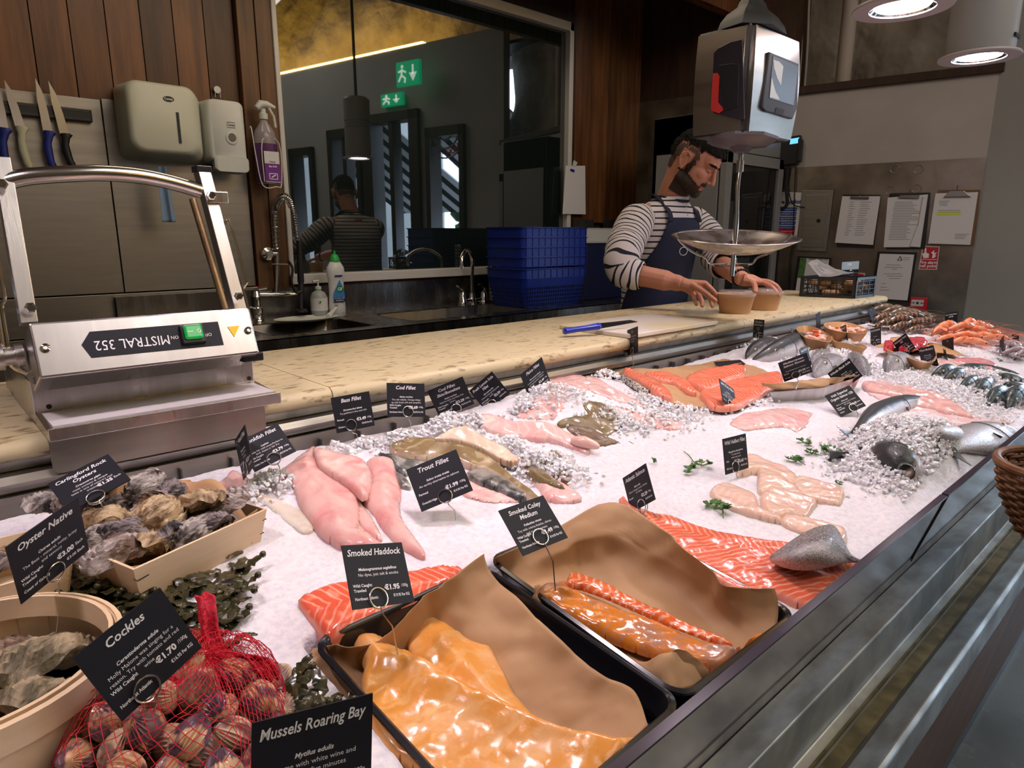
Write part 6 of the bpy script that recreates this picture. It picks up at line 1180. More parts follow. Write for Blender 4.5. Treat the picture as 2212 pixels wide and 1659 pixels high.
lab = MB().prism([hp(*p) for p in ((193, 717), (470, 695), (483, 745), (198, 773), (176, 745))], .0003, .0012, M).build('name_plate', CARD, head, label='dark arrow shaped name plate')
g = MB(); MR = M @ Matrix.Rotation(math.pi, 4, 'Z'); a = hp(365, 733); b_ = hp(204, 747); cc = ((a[0] + b_[0]) / 2, (a[1] + b_[1]) / 2); sl = math.atan2(a[1] - b_[1], a[0] - b_[0])
put_text(g, 'MISTRAL 352', M @ Matrix.Translation((cc[0], cc[1], .0012)) @ Matrix.Rotation(math.pi + sl, 4, 'Z'), 0, 0, .020, w=abs(a[0] - b_[0]), bold=0)
for s_, p in (('ON', (377, 729)), ('OFF', (448, 723))): q = hp(*p); put_text(g, s_, M @ Matrix.Translation((q[0], q[1], .0012)) @ Matrix.Rotation(math.pi, 4, 'Z'), 0, 0, .007)
g.build('lettering', INK, head)
q = hp(415, 723); MB().cb((q[0], q[1], .003), (.034, .030, .008), M).build('switch_surround', BLACKP, head, bevel=.002)
sw = MB().cb((q[0], q[1] + .002, .009), (.026, .022, .008), M).build('rocker_switch', mat('green_switch', (.01, .22, .04), .12, coat=1, emit=.25, emcol=(0, .5, .08)), head, bevel=.003)
g = MB().cb((q[0] - .006, q[1] + .002, .0134), (.008, .0012, .0006), M); g.lathe([(.003, 0), (.003, .0006), (.002, .0006), (.002, 0)], M @ Vector((q[0] + .007, q[1] + .002, .0131)), 12, M.to_3x3().to_4x4(), caps=False); g.build('switch_marks', INK, sw)
MB().prism([hp(*p) for p in ((491, 706), (517, 704), (506, 728))], .0003, .001, M).build('warning_triangle', mat('warning_yellow', (.9, .55, .02), .4), head)
for px, py in ((98, 752), (536, 714)): q = hp(px, py); MB().lathe([(.0062, 0), (.006, .0025), (.003, .004), (.0025, .002), (.0005, .002)], M @ Vector((q[0], q[1], 0)), 14, M.to_3x3().to_4x4()).build('domed_screw', CHROME, head, smooth=True)
MB().box((.396, 1.075, 1.098), (.430, 1.10, 1.112)).build('latch', BLACKP, t, bevel=.002)
MB().box((.118, 1.10, 1.10), (.150, 1.13, 1.112)).build('bracket', STEELD, t, bevel=.001)
MB().tube([(.118, 1.15, 1.135), (.095, 1.15, 1.135)], .013, 12).tube([(.118, 1.15, 1.135), (.108, 1.15, 1.135)], .016, 12).tube([(.095, 1.15, 1.135), (.085, 1.15, 1.135)], .019, 14).build('side_knob', STEELB, t, smooth=True, autosm=40)
# arms and handle
def arm(p0, p1, w, nm):
    p0, p1 = Vector(p0), Vector(p1); d = (p1 - p0).normalized(); n_ = Vector((1, 0, 0)).cross(d).normalized(); MM = frame(p0, Vector((1, 0, 0)), n_, d); return MB().box((-w / 2, -.012, 0), (w / 2, .012, (p1 - p0).length), MM).build(nm, STEELB, t, bevel=.001)
aL0, aL1 = at(62, 700, 'y', 1.13), at(2, 345, 'y', 1.20); aR0, aR1 = at(520, 690, 'y', 1.13), at(436, 370, 'y', 1.20)
arm(aL0, aL1, .020, 'upright_arm'); arm(aR0, aR1, .020, 'upright_arm')
ctr = [at(14, 392, 'y', 1.19), at(60, 382, 'y', 1.185), at(140, 376, 'y', 1.18), at(220, 374, 'y', 1.178), at(300, 380, 'y', 1.18), at(370, 394, 'y', 1.185), at(432, 412, 'y', 1.19)]
MB().tube(curve(ctr, 5), .0118, 18).build('curved_handle', mat('polished_tube', (.66, .64, .62), .2, 1), t, smooth=True)
MB().box(tuple(aR1 + Vector((-.012, -.014, -.002))), tuple(aR1 + Vector((.012, .014, .008)))).build('arm_cap', BLACKP, t, bevel=.001)
for p in (at(455, 423, 'y', 1.165), at(3, 398, 'y', 1.165), at(515, 640, 'y', 1.115), at(65, 664, 'y', 1.115)): MB().lathe([(.0075, 0), (.0075, .004), (.005, .006), (.001, .006)], p + Vector((0, 0, 0)), 6, rot('X', 90)).build('hex_bolt', CHROME, t)
q = at(470, 425, 'y', 1.17); MB().box(tuple(q + Vector((-.016, -.004, -.010))), tuple(q + Vector((.014, 0, .008)))).box(tuple(q + Vector((.012, -.004, -.010))), tuple(q + Vector((.016, .02, .008)))).build('hinge_clip', STEELB, t, bevel=.001)
P_ = [at(473, 448, 'y', 1.18), at(480, 478, 'y', 1.17), at(500, 560, 'y', 1.15), at(530, 640, 'y', 1.13), at(547, 700, 'y', 1.12)]; MB().tube(P_, .0022, 6).build('film_wire', CHROME, t, smooth=True)
P_ = [at(482, 487, 'y', 1.19), at(493, 474, 'y', 1.16), at(505, 510, 'y', 1.15), at(535, 610, 'y', 1.13), at(526, 622, 'y', 1.16)]; MB().tube(P_, .0022, 6).build('film_wire', CHROME, t, smooth=True)
P_ = [at(-6, 550, 'y', 1.18), at(10, 640, 'y', 1.17), at(4, 665, 'y', 1.17), at(18, 750, 'y', 1.16), at(25, 790, 'y', 1.16), at(60, 808, 'y', 1.16)]; MB().tube(curve(P_, 4), .0025, 6).build('film_wire', CHROME, t, smooth=True)
P_ = [at(-14, 600, 'y', 1.19), at(-4, 680, 'y', 1.18), at(8, 760, 'y', 1.17)]; MB().tube(P_, .0025, 6).build('film_wire', CHROME, t, smooth=True)
tag(MB().tube([at(416, 430, 'y', 1.36), at(487, 668, 'y', 1.30)], .0065, 10).build('cutter_rod', mat('browned_metal', (.16, .10, .05), .4, .7, (.30, .2, .1), 20, 5), t, smooth=True, label='brown stained rod'), None)
# film roll under the head on a dark shelf
MB().box((.124, 1.15, 1.1005), (.43, 1.45, 1.104)).build('roll_bed', STEELD, t)
MB().tube([(.15, 1.30, 1.128), (.40, 1.30, 1.128)], .024, 20).build('film_roll', mat('film', (.6, .6, .6), .15, trans=.3), t, smooth=True)
# ---------------------------------------------------------------- items on the stone
BW = mat('board_white', (.74, .68, .60), .4, 0, (.72, .60, .28), 4, 4, contrast=(.5, .7))
tag(MB().prism(rrect(1.64, 1.215, .44, .27, .012), 1.0305, 1.042).build('cutting_board', BW, bevel=.002), 'white cutting board with yellow stains on the stone worktop', 'board')
t = thing('boning_knife', (1.42, 1.2, 1.043), 'knife with a bright blue handle resting on the cutting board edge', 'knife')
k0, k1, k2 = at(1217, 717, 'z', 1.045), at(1296, 706, 'z', 1.054), at(1377, 696, 'z', 1.058)
dd_ = (k1 - k0).normalized(); sd_ = Vector((-dd_.y, dd_.x, 0))
RR = []
for u, ww, hh in ((0, .007, .007), (.04, .013, .010), (.12, .012, .009), (.3, .010, .008), (.6, .010, .008), (.85, .011, .009), (.95, .014, .010), (1, .010, .008)):
    c = k0.lerp(k1, u) + Vector((0, 0, .002)); RR.append([c + sd_ * math.cos(a) * ww + Vector((0, 0, 1)) * math.sin(a) * hh for a in [2 * math.pi * j / 12 for j in range(12)]])
MB().rings(RR).build('handle', mat('knife_blue', (.01, .03, .42), .3, coat=.3), t, smooth=True)
w_ = Vector((0, 0, .010)); MB().add([k1 + sd_ * .0008 + w_, k1 - sd_ * .0008 - w_ * .5, k2 + Vector((0, 0, .002)), k1.lerp(k2, .8) + w_ * .9, k1 + sd_ * .0016 + w_, k1 + sd_ * .0008 - w_ * .5, k2 + sd_ * .0008, k1.lerp(k2, .8) + w_ * .9 + sd_ * .001], [(0, 1, 2, 3), (7, 6, 5, 4), (0, 1, 5, 4), (1, 2, 6, 5), (2, 3, 7, 6), (3, 0, 4, 7)]).build('blade', mat('dark_blade', (.10, .09, .09), .25, 1), t)
def soup(x, y, lab):
    t = thing('soup_bowl', (x, y, 1.0305), lab, 'bowl', 'lidded kraft soup bowls')
    MB().lathe([(.050, .0), (.052, .001), (.065, .062), (.067, .064), (.067, .067), (.064, .067), (.0635, .062), (.051, .004), (.003, .004)], (x, y, 1.0305), 40).build('bowl', mat('kraft_cup', (.50, .28, .14), .5, col2=(.55, .32, .17), nscale=10), t, smooth=True, autosm=50)
    MB().lathe([(.068, .060), (.0695, .060), (.0695, .0685), (.066, .0695), (.064, .0695), (.058, .0705), (.055, .0765), (.052, .0785), (.001, .0775)], (x, y, 1.0305), 40).build('clear_lid', CLEAR, t, smooth=True, autosm=40)
    MB().lathe([(.060, .05), (.001, .054)], (x, y, 1.0305), 30).build('filling', mat('orange_filling', (.55, .14, .05), .4, 0, (.75, .4, .25), 70, 3), t, smooth=True)
soup(2.19, 1.215, 'kraft soup bowl with clear lid, the nearer one under the right hand'); soup(2.365, 1.200, 'kraft soup bowl with clear lid, the farther one under the left hand')
q = at(1505, 678, 'z', 1.045); t = thing('spare_lids', (q.x, q.y, 1.0425), 'clear plastic lids stacked beside the near soup bowl', 'lid')
for k in range(3): MB().lathe([(.066, .004 * k + .001), (.068, .004 * k + .001), (.068, .004 * k + .007), (.060, .004 * k + .0075), (.056, .004 * k + .002), (.001, .004 * k + .002)], (q.x, q.y, 1.0425), 36).build('lid', CLEAR, t, smooth=True, autosm=40)
# black vegetable crate with netting sides on the far end
c = Vector((3.115, 1.24, 1.0305)); t = thing('plastic_crate', c, 'black slotted plastic crate of potatoes on the far stone end', 'crate')
A0 = at(1728, 640, 'z', 1.031); A1 = at(1845, 645, 'z', 1.031); A2 = at(1887, 640, 'z', 1.031); A3 = A0 + (A2 - A1) * 1.0; hh = .090
b = MB(); cr = [A0, A1, A2, A3]
for i in range(4):
    p, q = cr[i], cr[(i + 1) % 4]; L_ = (q - p).length; d = (q - p) / L_; n_ = Vector((d.y, -d.x, 0)); U = Vector((0, 0, 1)); MM = frame(p, d, U, n_)
    b.box((0, 0, 0), (L_, .012, .003), MM); b.box((0, hh - .012, 0), (L_, hh, .005), MM)
    for e in (0, L_ - .012): b.box((e, 0, 0), (e + .012, hh, .004), MM)
    nb = max(3, int(L_ / .06))
    for k in range(1, nb): b.box((L_ * k / nb - .003, .01, 0), (L_ * k / nb + .003, hh - .01, .003), MM)
    nr = 5
    for k in range(1, nr): b.box((0, hh * k / nr - .0015, 0), (L_, hh * k / nr + .0015, .002), MM)
    for k in range(nr):
        for j in range(int(L_ / .022)): b.box((j * .022 + (.011 if k % 2 else 0), hh * k / nr, 0), (j * .022 + (.011 if k % 2 else 0) + .002, hh * (k + 1) / nr, .002), MM)
b.build('slotted_sides', BLACKP, t); MB().add([p + Vector((0, 0, .002)) for p in cr], [(0, 1, 2, 3)]).build('base', BLACKP, t, solid=.003)
PO = mat('potato_skin', (.40, .26, .12), .6, 0, (.30, .18, .08), 40, 4, bump=.2); first = None; cm = (A0 + A2) / 2
for k in range(26):
    u, v = rnd.uniform(.12, .88), rnd.uniform(.15, .85); p = A0.lerp(A1, u).lerp(A3.lerp(A2, u), v) + Vector((0, 0, .018 + .022 * (k // 10)))
    if first is None: first = MB().ball((0, 0, 0), (.026, .019, .017), 12, 8).build('potato', PO, smooth=True, origin=(0, 0, 0)); o = first
    else: o = first.copy(); COL.objects.link(o)
    o.location = p; o.rotation_euler = (0, 0, rnd.random() * 6); tag(o, 'small brown potato inside the black slotted crate', 'potato', 'potatoes in the black slotted crate')
pt = [A0.lerp(A3, .5)] ; bagp = lambda u, v, h: A0.lerp(A1, u).lerp(A3.lerp(A2, u), v) + Vector((0, 0, h))
tag(gridsurf([[bagp(.02, .1, .14), bagp(.2, .1, .10), bagp(.4, .05, .075), bagp(.75, .1, .092)], [bagp(.05, .4, .155), bagp(.25, .4, .115), bagp(.5, .5, .09), bagp(.8, .4, .10)], [bagp(.1, .8, .13), bagp(.3, .8, .11), bagp(.5, .8, .10), bagp(.8, .8, .09)]], 7, 7, .006, 60).build('plastic_bag', mat('clear_bag', (.9, .9, .9), .12, trans=.8, ior=1.15), smooth=True), 'crumpled clear plastic bag stuffed in the top of the black crate', 'bag')
t = thing('price_sign', bagp(.9, .2, .09), 'blue and black price sign 175 standing in the black crate', 'sign'); qa = atd(1836, 580, 3.05); M = frame(qa, Vector((_rt[0], _rt[1], .06)).normalized(), Vector((-.05, 0, 1)).normalized(), Vector((-_fh[0], -_fh[1], 0)))
MB().cb((0, 0, 0), (.078, .062, .001), M).build('card', CARD, t); MB().cb((0, .013, .001), (.078, .036, .001), M).build('blue_band', mat('band_blue', (.35, .48, .55), .5), t); g = MB(); put_text(g, '175', M, -.004, .018, .013, lift=.0017, bold=.04); g.build('lettering', INK, t)
P_ = [M @ Vector((.006 + math.sin(a) * .012, -.02 + math.cos(a) * .012, .002)) for a in [2 * math.pi * k / 14 for k in range(14)]]; MB().tube(P_, .0009, 5, closed=True).tube([M @ Vector((.006, -.032, .002)), M @ Vector((.004, -.09, .0))], .0009, 5).build('wire_clip', WIRE, t)
# ---------------------------------------------------------------- hanging scale
x0, x1, y0, y1, z0, z1 = 1.752, 2.036, .985, 1.150, 1.565, 1.852; SCX, SCY = 1.895, 1.068
t = thing('hanging_scale', (SCX, SCY, z0), 'steel cased hanging scale with a round pan over the worktop', 'scale')
SS = mat('scale_steel', (.52, .48, .43), .28, 1, (.45, .41, .36), 3, 4, (1, 1, 10), rough2=.36)
fr = lambda px, py: (lambda p: (p.x, p.z))(at(px, py, 'y', y0)); fl_ = lambda px, py: (lambda p: (p.y, p.z))(at(px, py, 'x', x0))
# front shell slightly bulged
RR = []
for k in range(9):
    u = k / 8; z = z0 + .01 + (z1 - z0 - .02) * u; bulge = .012 * math.sin(math.pi * u); ta = .010 * (1 - math.sin(math.pi * u)); ring = []
    for i in range(9): v = i / 8; ring.append(Vector((x0 + .012 + ta + (x1 - x0 - .018 - 2 * ta) * v, y0 - bulge * (.6 + .4 * math.sin(math.pi * v)) - .004, z - .018 * (v if u > .9 else 0) * 0)))
    RR.append(ring + [Vector((x1 - .006 - ta, y0 + .05, z)), Vector((x0 + .012 + ta, y0 + .05, z))])
MB().rings(RR).build('front_shell', SS, t, smooth=True, autosm=40)
RR = []
for k in range(9):
    u = k / 8; z = z0 + .012 + (z1 - z0 - .024) * u; bulge = .008 * math.sin(math.pi * u)
    RR.append([Vector((x0 - bulge, y0 + .012 + (y1 - y0 - .02) * v, z)) for v in [i / 6 for i in range(7)]] + [Vector((x0 + .05, y1 - .008, z)), Vector((x0 + .05, y0 + .012, z))])
MB().rings(RR).build('side_shell', SS, t, smooth=True, autosm=40)
MB().box((x0 + .004, y0 + .004, z0 + .006), (x1 - .004, y1 - .002, z1 - .004)).build('core', BLACKP, t, bevel=.008)
MB().lathe([(.02, .105), (.035, .10), (.052, .085), (.060, .070), (.10, .045), (.125, .020), (.135, .0), (.02, -.004)], (SCX, SCY, z1 - .006), 8, Matrix.Rotation(R(22.5), 4, 'Z'), sx=1.22, sy=.74).build('top_cap', mat('scale_cap', (.018, .02, .024), .55), t, smooth=True, autosm=30)
MB().lathe([(.01, -.034), (.03, -.032), (.045, -.018), (.11, -.010), (.135, .0), (.135, .008)], (SCX, SCY, z0 + .004), 8, Matrix.Rotation(R(22.5), 4, 'Z'), sx=1.22, sy=.74).build('base_cap', mat('scale_base', (.10, .085, .10), .35), t, smooth=True, autosm=30)
def facepoly(pts, face, d0, d1):
    M = Matrix(((1, 0, 0, 0), (0, 0, -1, y0), (0, 1, 0, 0), (0, 0, 0, 1))) if face == 'f' else Matrix(((0, 0, -1, x0), (-1, 0, 0, 0), (0, 1, 0, 0), (0, 0, 0, 1)))
    q = [fr(*p) if face == 'f' else (lambda p_: (-p_[0], p_[1]))(fl_(*p)) for p in pts]; return MB().prism(q, d0, d1, M)
scr = facepoly([(1648, 114), (1712, 140), (1709, 235), (1699, 259), (1640, 242), (1633, 234), (1636, 205)], 'f', .010, .019).build('screen_bezel', mat('bezel', (.020, .018, .022), .55), t, bevel=.003)
facepoly([(1655, 124), (1710, 146), (1700, 230), (1647, 214)], 'f', .019, .0200).build('screen', mat('scale_screen', (.03, .03, .03), .3), scr)
facepoly([(1656, 132), (1668, 136), (1677, 146), (1672, 187), (1664, 172), (1657, 150)], 'f', .0200, .0204).build('label_remnant', mat('torn_label', (.62, .66, .66), .6), scr, label='torn white label')
facepoly([(1652, 170), (1660, 200), (1670, 218), (1648, 212)], 'f', .0200, .0204).build('label_remnant', MATS['torn_label'], scr, label='torn white label')
facepoly([(1662, 234), (1680, 239), (1677, 252), (1659, 247)], 'f', .0195, .0203).build('badge', BLACKM, scr)
facepoly([(1607, 86), (1580, 92), (1555, 105), (1545, 116), (1543, 165), (1539, 235), (1545, 245), (1600, 259), (1612, 258)], 'l', .006, .0085).build('side_panel', mat('panel_black', (.02, .017, .022), .3, coat=.3), t, bevel=.002)
facepoly([(1601, 140), (1585, 138), (1558, 142), (1556, 170), (1572, 240), (1598, 230), (1600, 170)], 'l', .0085, .0105).build('printer_door', BLACKP, t, bevel=.002)
facepoly([(1545, 160), (1555, 159), (1559, 166), (1556, 222), (1566, 234), (1566, 240), (1558, 246), (1541, 240), (1541, 232)], 'l', .0107, .0125).build('red_mark', mat('scale_red', (.42, .03, .025), .35), t)
MB().tube([(SCX + .01, SCY, z1 + .09), (SCX + .01, SCY, 2.46)], .018, 16).build('ceiling_tube', CHROME, t, smooth=True)
MB().tube([(SCX + .034, SCY - .012, z1 + .10), (SCX + .034, SCY - .012, z1 + .125)], .006, 8).build('cable_gland', CHROME, t)
MB().tube([(SCX, SCY, z0 - .02), (SCX, SCY, z0 - .05)], .007, 12).tube([(SCX, SCY, z0 - .05), (SCX, SCY, z0 - .082)], .011, 12).build('hook_socket', STEELB, t, smooth=True, autosm=40)
ZP = 1.292
MB().tube(curve([(SCX, SCY, z0 - .075), (SCX - .006, SCY, 1.44), (SCX - .006, SCY - .004, 1.35), (SCX - .012, SCY - .006, ZP - .06), (SCX - .014, SCY - .006, 1.178)], 5), [.0065] * 10 + [.0075] * 11, 12).build('hanging_rod', CHROME, t, smooth=True)
yk = t
hx = Vector((_rt[0], _rt[1], 0)); cy = Vector((SCX - .012, SCY, 0))
for s in (-1, 1):
    P_ = [cy + hx * s * .012 + Vector((0, 0, 1.215)), cy + hx * s * .062 + Vector((0, 0, 1.214)), cy + hx * s * .078 + Vector((0, 0, 1.232)), cy + hx * s * .120 + Vector((0, 0, 1.250)), cy + hx * s * .158 + Vector((0, 0, 1.280)), cy + hx * s * .175 + Vector((0, 0, 1.305))]
    MB().tube(curve(P_, 4), .0032, 8).build('cradle_arm', CHROME, t, smooth=True)
MM = frame(cy + Vector((0, 0, 1.2085)), hx, Vector((-hx.y, hx.x, 0)), Vector((0, 0, 1))); MB().cb((0, 0, 0), (.105, .022, .003), MM).build('cradle_bar', CHROME, t)
MB().cb((0, 0, .055), (.020, .008, .040), MM).build('spring_block', mat('dark_block', (.04, .015, .015), .4), t)
pan = MB(); prof = []
for k in range(9): u = k / 8; prof.append((.012 + .170 * u, ZP - .048 + .048 * u ** 2.1))
prof2 = prof + [(.186, ZP + .001), (.188, ZP + .003), (.186, ZP + .005), (.182, ZP + .003)] + [(r_, z_ + .0015) for r_, z_ in prof[::-1]]
pan.lathe(prof2, (SCX, SCY, 0), 64)
TM = Matrix.Translation((SCX, SCY, ZP)) @ Matrix.Rotation(R(7), 4, hx) @ Matrix.Translation((-SCX, -SCY, -ZP)); pan.v = [tuple(TM @ Vector(v)) for v in pan.v]; pan.build('pan', mat('pan_steel', (.60, .57, .58), .2, 1, (.42, .40, .42), 18, 5, rough2=.36), t, smooth=True, autosm=60)
# ---------------------------------------------------------------- sink unit
SZ, SY0, SY1 = .93, 2.355, 2.955; SX0, SX1 = .62, 2.62
t = thing('sink_unit', (1.8, 2.6, 0), 'long stainless double sink unit under the window', 'sink')
SK = mat('sink_steel', (.30, .29, .28), .22, 1, (.24, .23, .22), 3, 4, (8, 1, 1), rough2=.32)
bowls = [(1.02, 1.46, 2.44, 2.80), (1.66, 2.36, 2.45, 2.80)]
xs = sorted({SX0, 3.55, *[v for b_ in bowls for v in b_[:2]]}); b = MB()
for i in range(len(xs) - 1):
    a, c = xs[i], xs[i + 1]; hit = next((q for q in bowls if abs(q[0] - a) < 1e-6), None)
    if hit: b.box((a, SY0, SZ - .004), (c, hit[2], SZ)); b.box((a, hit[3], SZ - .004), (c, SY1, SZ))
    else: b.box((a, SY0, SZ - .004), (c, SY1, SZ))
b.box((SX0, SY0, SZ - .045), (3.55, SY0 + .004, SZ)); b.build('worktop', SK, t)
for q in bowls:
    P_ = rrect((q[0] + q[1]) / 2, (q[2] + q[3]) / 2, q[1] - q[0], q[3] - q[2], .05, 5); RR = [[Vector((x, y, z)) for x, y in [((px - (q[0] + q[1]) / 2) * s + (q[0] + q[1]) / 2, (py - (q[2] + q[3]) / 2) * s + (q[2] + q[3]) / 2) for px, py in P_]] for s, z in ((1.03, SZ + .0005), (1.0, SZ - .004), (.97, SZ - .15), (.85, SZ - .17))]
    mb = MB().rings(RR, caps=False); mb.add(RR[-1], [tuple(range(len(RR[-1])))]); mb.build('basin', SK, t, smooth=True, autosm=50)
b = MB().box((SX0, SY1 - .004, SZ), (2.62, SY1, SZ + .13)); b.box((SX0, SY1 - .004, SZ + .13), (2.62, SY1 + .02, SZ + .134))
q = [(2.50, SZ + .0), (2.50, SZ + .16), (2.95, SZ + .16), (3.03, SZ + .14), (3.06, SZ + .10), (3.06, SZ)]
b.prism(q, 0, .004, Matrix(((1, 0, 0, 0), (0, 0, -1, SY0 + .60), (0, 1, 0, 0), (0, 0, 0, 1)))); b.build('splashback', SK, t)
MB().box((SX0, SY0 + .01, SZ - .42), (2.28, SY0 + .014, SZ - .05)).build('apron_panel', mat('sink_panel', (.16, .155, .15), .3, 1), t)
lg = 0
for x in (SX0 + .02, 2.30, 3.5):
    for y in (SY0 + .02, SY1 - .05): MB().box((x, y, 0), (x + .035, y + .035, SZ - .005)).build('leg', SK, t)
MB().box((2.33, SY0 + .03, .25), (3.5, SY1 - .05, .27)).build('under_shelf', SK, t)
# dark cupboard space and bottles on the shelf below
for px, nm, col in ((1262, 'white spray bottle on the shelf under the sink unit', (.5, .5, .5)), (1218, 'bottle with a yellow label on the shelf under the sink unit', (.35, .28, .05))):
    q = at(px, 720, 'y', SY0 + .15); tt = thing('cleaning_bottle', (q.x, q.y, .27), nm, 'bottle'); MB().lathe([(.03, 0), (.036, .01), (.036, .28), (.02, .34), (.012, .36)], (q.x, q.y, .27), 16).build('bottle_body', mat('bb' + str(px), col, .4), tt, smooth=True); MB().lathe([(.016, .36), (.018, .40), (.01, .42)], (q.x, q.y, .27), 12).build('bottle_cap', BLUEP, tt, smooth=True)
# mixer tap
tx = at(1020, 640, 'y', 2.86); t = thing('mixer_tap', (tx.x, 2.86, SZ), 'chrome swan neck mixer tap with two levers behind the large basin', 'tap'); X = tx.x
MB().tube(curve([(X, 2.86, SZ + .02), (X, 2.86, SZ + .16), (X - .004, 2.85, SZ + .24), (X - .05, 2.82, SZ + .285), (X - .11, 2.78, SZ + .285), (X - .155, 2.75, SZ + .25), (X - .16, 2.745, SZ + .20)], 6), .011, 14).build('spout', CHROME, t, smooth=True)
MB().lathe([(.022, 0), (.024, .006), (.018, .03), (.014, .06)], (X, 2.86, SZ), 20).build('spout_base', CHROME, t, smooth=True)
for s, nm in ((-1, 0), (1, 0)):
    MB().lathe([(.024, 0), (.025, .01), (.019, .02), (.017, .055), (.013, .065)], (X + s * .075, 2.85, SZ), 20).build('valve', CHROME, t, smooth=True)
    MB().tube(curve([(X + s * .075, 2.85, SZ + .065), (X + s * .08, 2.845, SZ + .085), (X + s * .075 - .045, 2.84, SZ + .105)], 4), [.007] * 4 + [.005] * 4 + [.004], 8).build('lever', CHROME, t, smooth=True)
MB().tube([(X - .08, 2.855, SZ + .02), (X + .08, 2.855, SZ + .02)], .011, 12).build('bridge', CHROME, t, smooth=True)
# perforated strainer tube
q = at(1064, 640, 'y', 2.84); t = thing('overflow_tube', (q.x, 2.84, SZ), 'perforated steel overflow tube standing by the blue baskets', 'strainer')
MB().lathe([(.030, 0), (.031, .004), (.027, .01), (.022, .014), (.022, .31), (.020, .315), (.001, .316)], (q.x, 2.84, SZ), 24).build('tube', STEELB, t, smooth=True, autosm=50)
h_ = MB()
for k in range(15):
    for j in range(12): a = 2 * math.pi * (j + .5 * (k % 2)) / 12; h_.ball((q.x + math.cos(a) * .0222, 2.84 + math.sin(a) * .0222, SZ + .03 + k * .019), .0028 if k < 11 else .005, 6, 4)
h_.build('holes', BLACKM, t); MB().lathe([(.024, 0), (.024, .012), (.034, .016), (.034, .0)], (q.x, 2.84, SZ + .0), 20).build('rubber_foot', BLACKP, t)
# pre-rinse spray tap at the left
t = thing('pre_rinse_tap', (1.25, 2.88, SZ), 'coiled pre-rinse spray tap on the pine post', 'tap')
P0 = at(597, 540, 'y', 2.93); P_ = [at(597, 540, 'y', 2.93), at(593, 470, 'y', 2.93), at(597, 440, 'y', 2.92), at(612, 424, 'y', 2.90), at(628, 440, 'y', 2.88), at(637, 480, 'y', 2.87), at(642, 520, 'y', 2.87)]
C_ = curve(P_, 8); MB().tube(C_, .0085, 10).build('hose', STEEL, t, smooth=True)
sp = []; L_ = 0; pn = None
for i in range(len(C_) - 1):
    for k in range(9):
        u = k / 9; p = C_[i].lerp(C_[i + 1], u); tt_ = (C_[i + 1] - C_[i]).normalized(); n1 = tt_.orthogonal().normalized() if pn is None else (pn - tt_ * pn.dot(tt_)).normalized(); pn = n1; b1 = tt_.cross(n1); a = 2 * math.pi * u; rad = .0155 if i < 34 else .011; sp.append(p + n1 * math.cos(a) * rad + b1 * math.sin(a) * rad)
MB().tube(sp, .0022, 5).build('coil_spring', CHROME, t, smooth=True)
q = at(578, 548, 'y', 2.95); MB().lathe([(.030, 0), (.028, .010), (.014, .016), (.014, .03)], q, 24, rot('X', 90)).build('wall_flange', CHROME, t, smooth=True)
MB().tube([q, at(600, 548, 'y', 2.93)], .010, 10).tube([at(600, 545, 'y', 2.93), at(598, 632, 'y', 2.93)], .008, 10).tube([at(588, 571, 'y', 2.93), at(622, 571, 'y', 2.90)], .004, 8).tube([at(556, 636, 'y', 2.93), at(640, 636, 'y', 2.93)], .010, 10).build('riser_pipe', CHROME, t, smooth=True)
q = at(557, 672, 'y', 2.93); MB().lathe([(.026, 0), (.018, .01), (.018, .03), (.022, .034), (.022, .055), (.014, .06), (.014, .10), (.018, .105), (.012, .13)], (q.x, 2.93, SZ), 16).build('valve_body', CHROME, t, smooth=True, autosm=40); MB().tube([(q.x - .02, 2.92, SZ + .14), (q.x + .035, 2.90, SZ + .145)], .006, 8).build('valve_lever', CHROME, t)
MB().tube([(q.x, 2.93, SZ + .142), (q.x, 2.93, SZ + .15)], .012, 12).build('hot_marker', mat('tap_red', (.5, .02, .02), .4), t)
g0 = at(646, 520, 'y', 2.87); g1_ = at(650, 610, 'y', 2.86); g2_ = at(650, 668, 'y', 2.84)
MB().tube([g0, g1_], [.012, .015], 12).tube([g1_, g2_], [.012, .010], 12).tube([g2_, g2_ - Vector((0, 0, .012))], [.026, .028], 16).build('spray_gun', BLACKP, t, smooth=True, autosm=40)
MB().tube(curve([at(622, 563, 'y', 2.86), at(632, 580, 'y', 2.85), at(630, 610, 'y', 2.84), at(640, 632, 'y', 2.84), at(652, 628, 'y', 2.84)], 4), .006, 8).build('trigger', BLACKP, t, smooth=True)
# bottles by the sink
def on_sink(px): q = at(px, 660, 'z', SZ); return q
q = at(728, 664, 'z', SZ + .001); q = Vector((q.x, min(q.y, 2.9), SZ)); q = at(728, 650, 'y', 2.82); q.z = SZ; t = thing('cleaner_bottle', q, 'white cream cleaner bottle with a green cap by the sink', 'bottle')
wm = mat('bottle_white', (.72, .74, .75), .3); fl2 = 1.0
def rb(prof, m, nm, par, sx=1.0, sy=.6, ang=40): return MB().lathe(prof, par.location, 28, sx=sx, sy=sy).build(nm, m, par, smooth=True, autosm=45)
rb([(.034, 0), (.040, .006), (.040, .05), (.036, .11), (.038, .17), (.044, .20), (.042, .225), (.026, .25), (.020, .256)], wm, 'bottle_body', t)
rb([(.021, .250), (.024, .252), (.022, .268), (.014, .282), (.006, .286), (.005, .300), (.001, .302)], mat('green_cap', (.02, .42, .08), .35), 'green_cap', t, sy=.8)
M = frame(q + Vector((0, -.0262, 0)), Vector((1, 0, 0)), Vector((0, 0, 1)), Vector((0, -1, 0)))
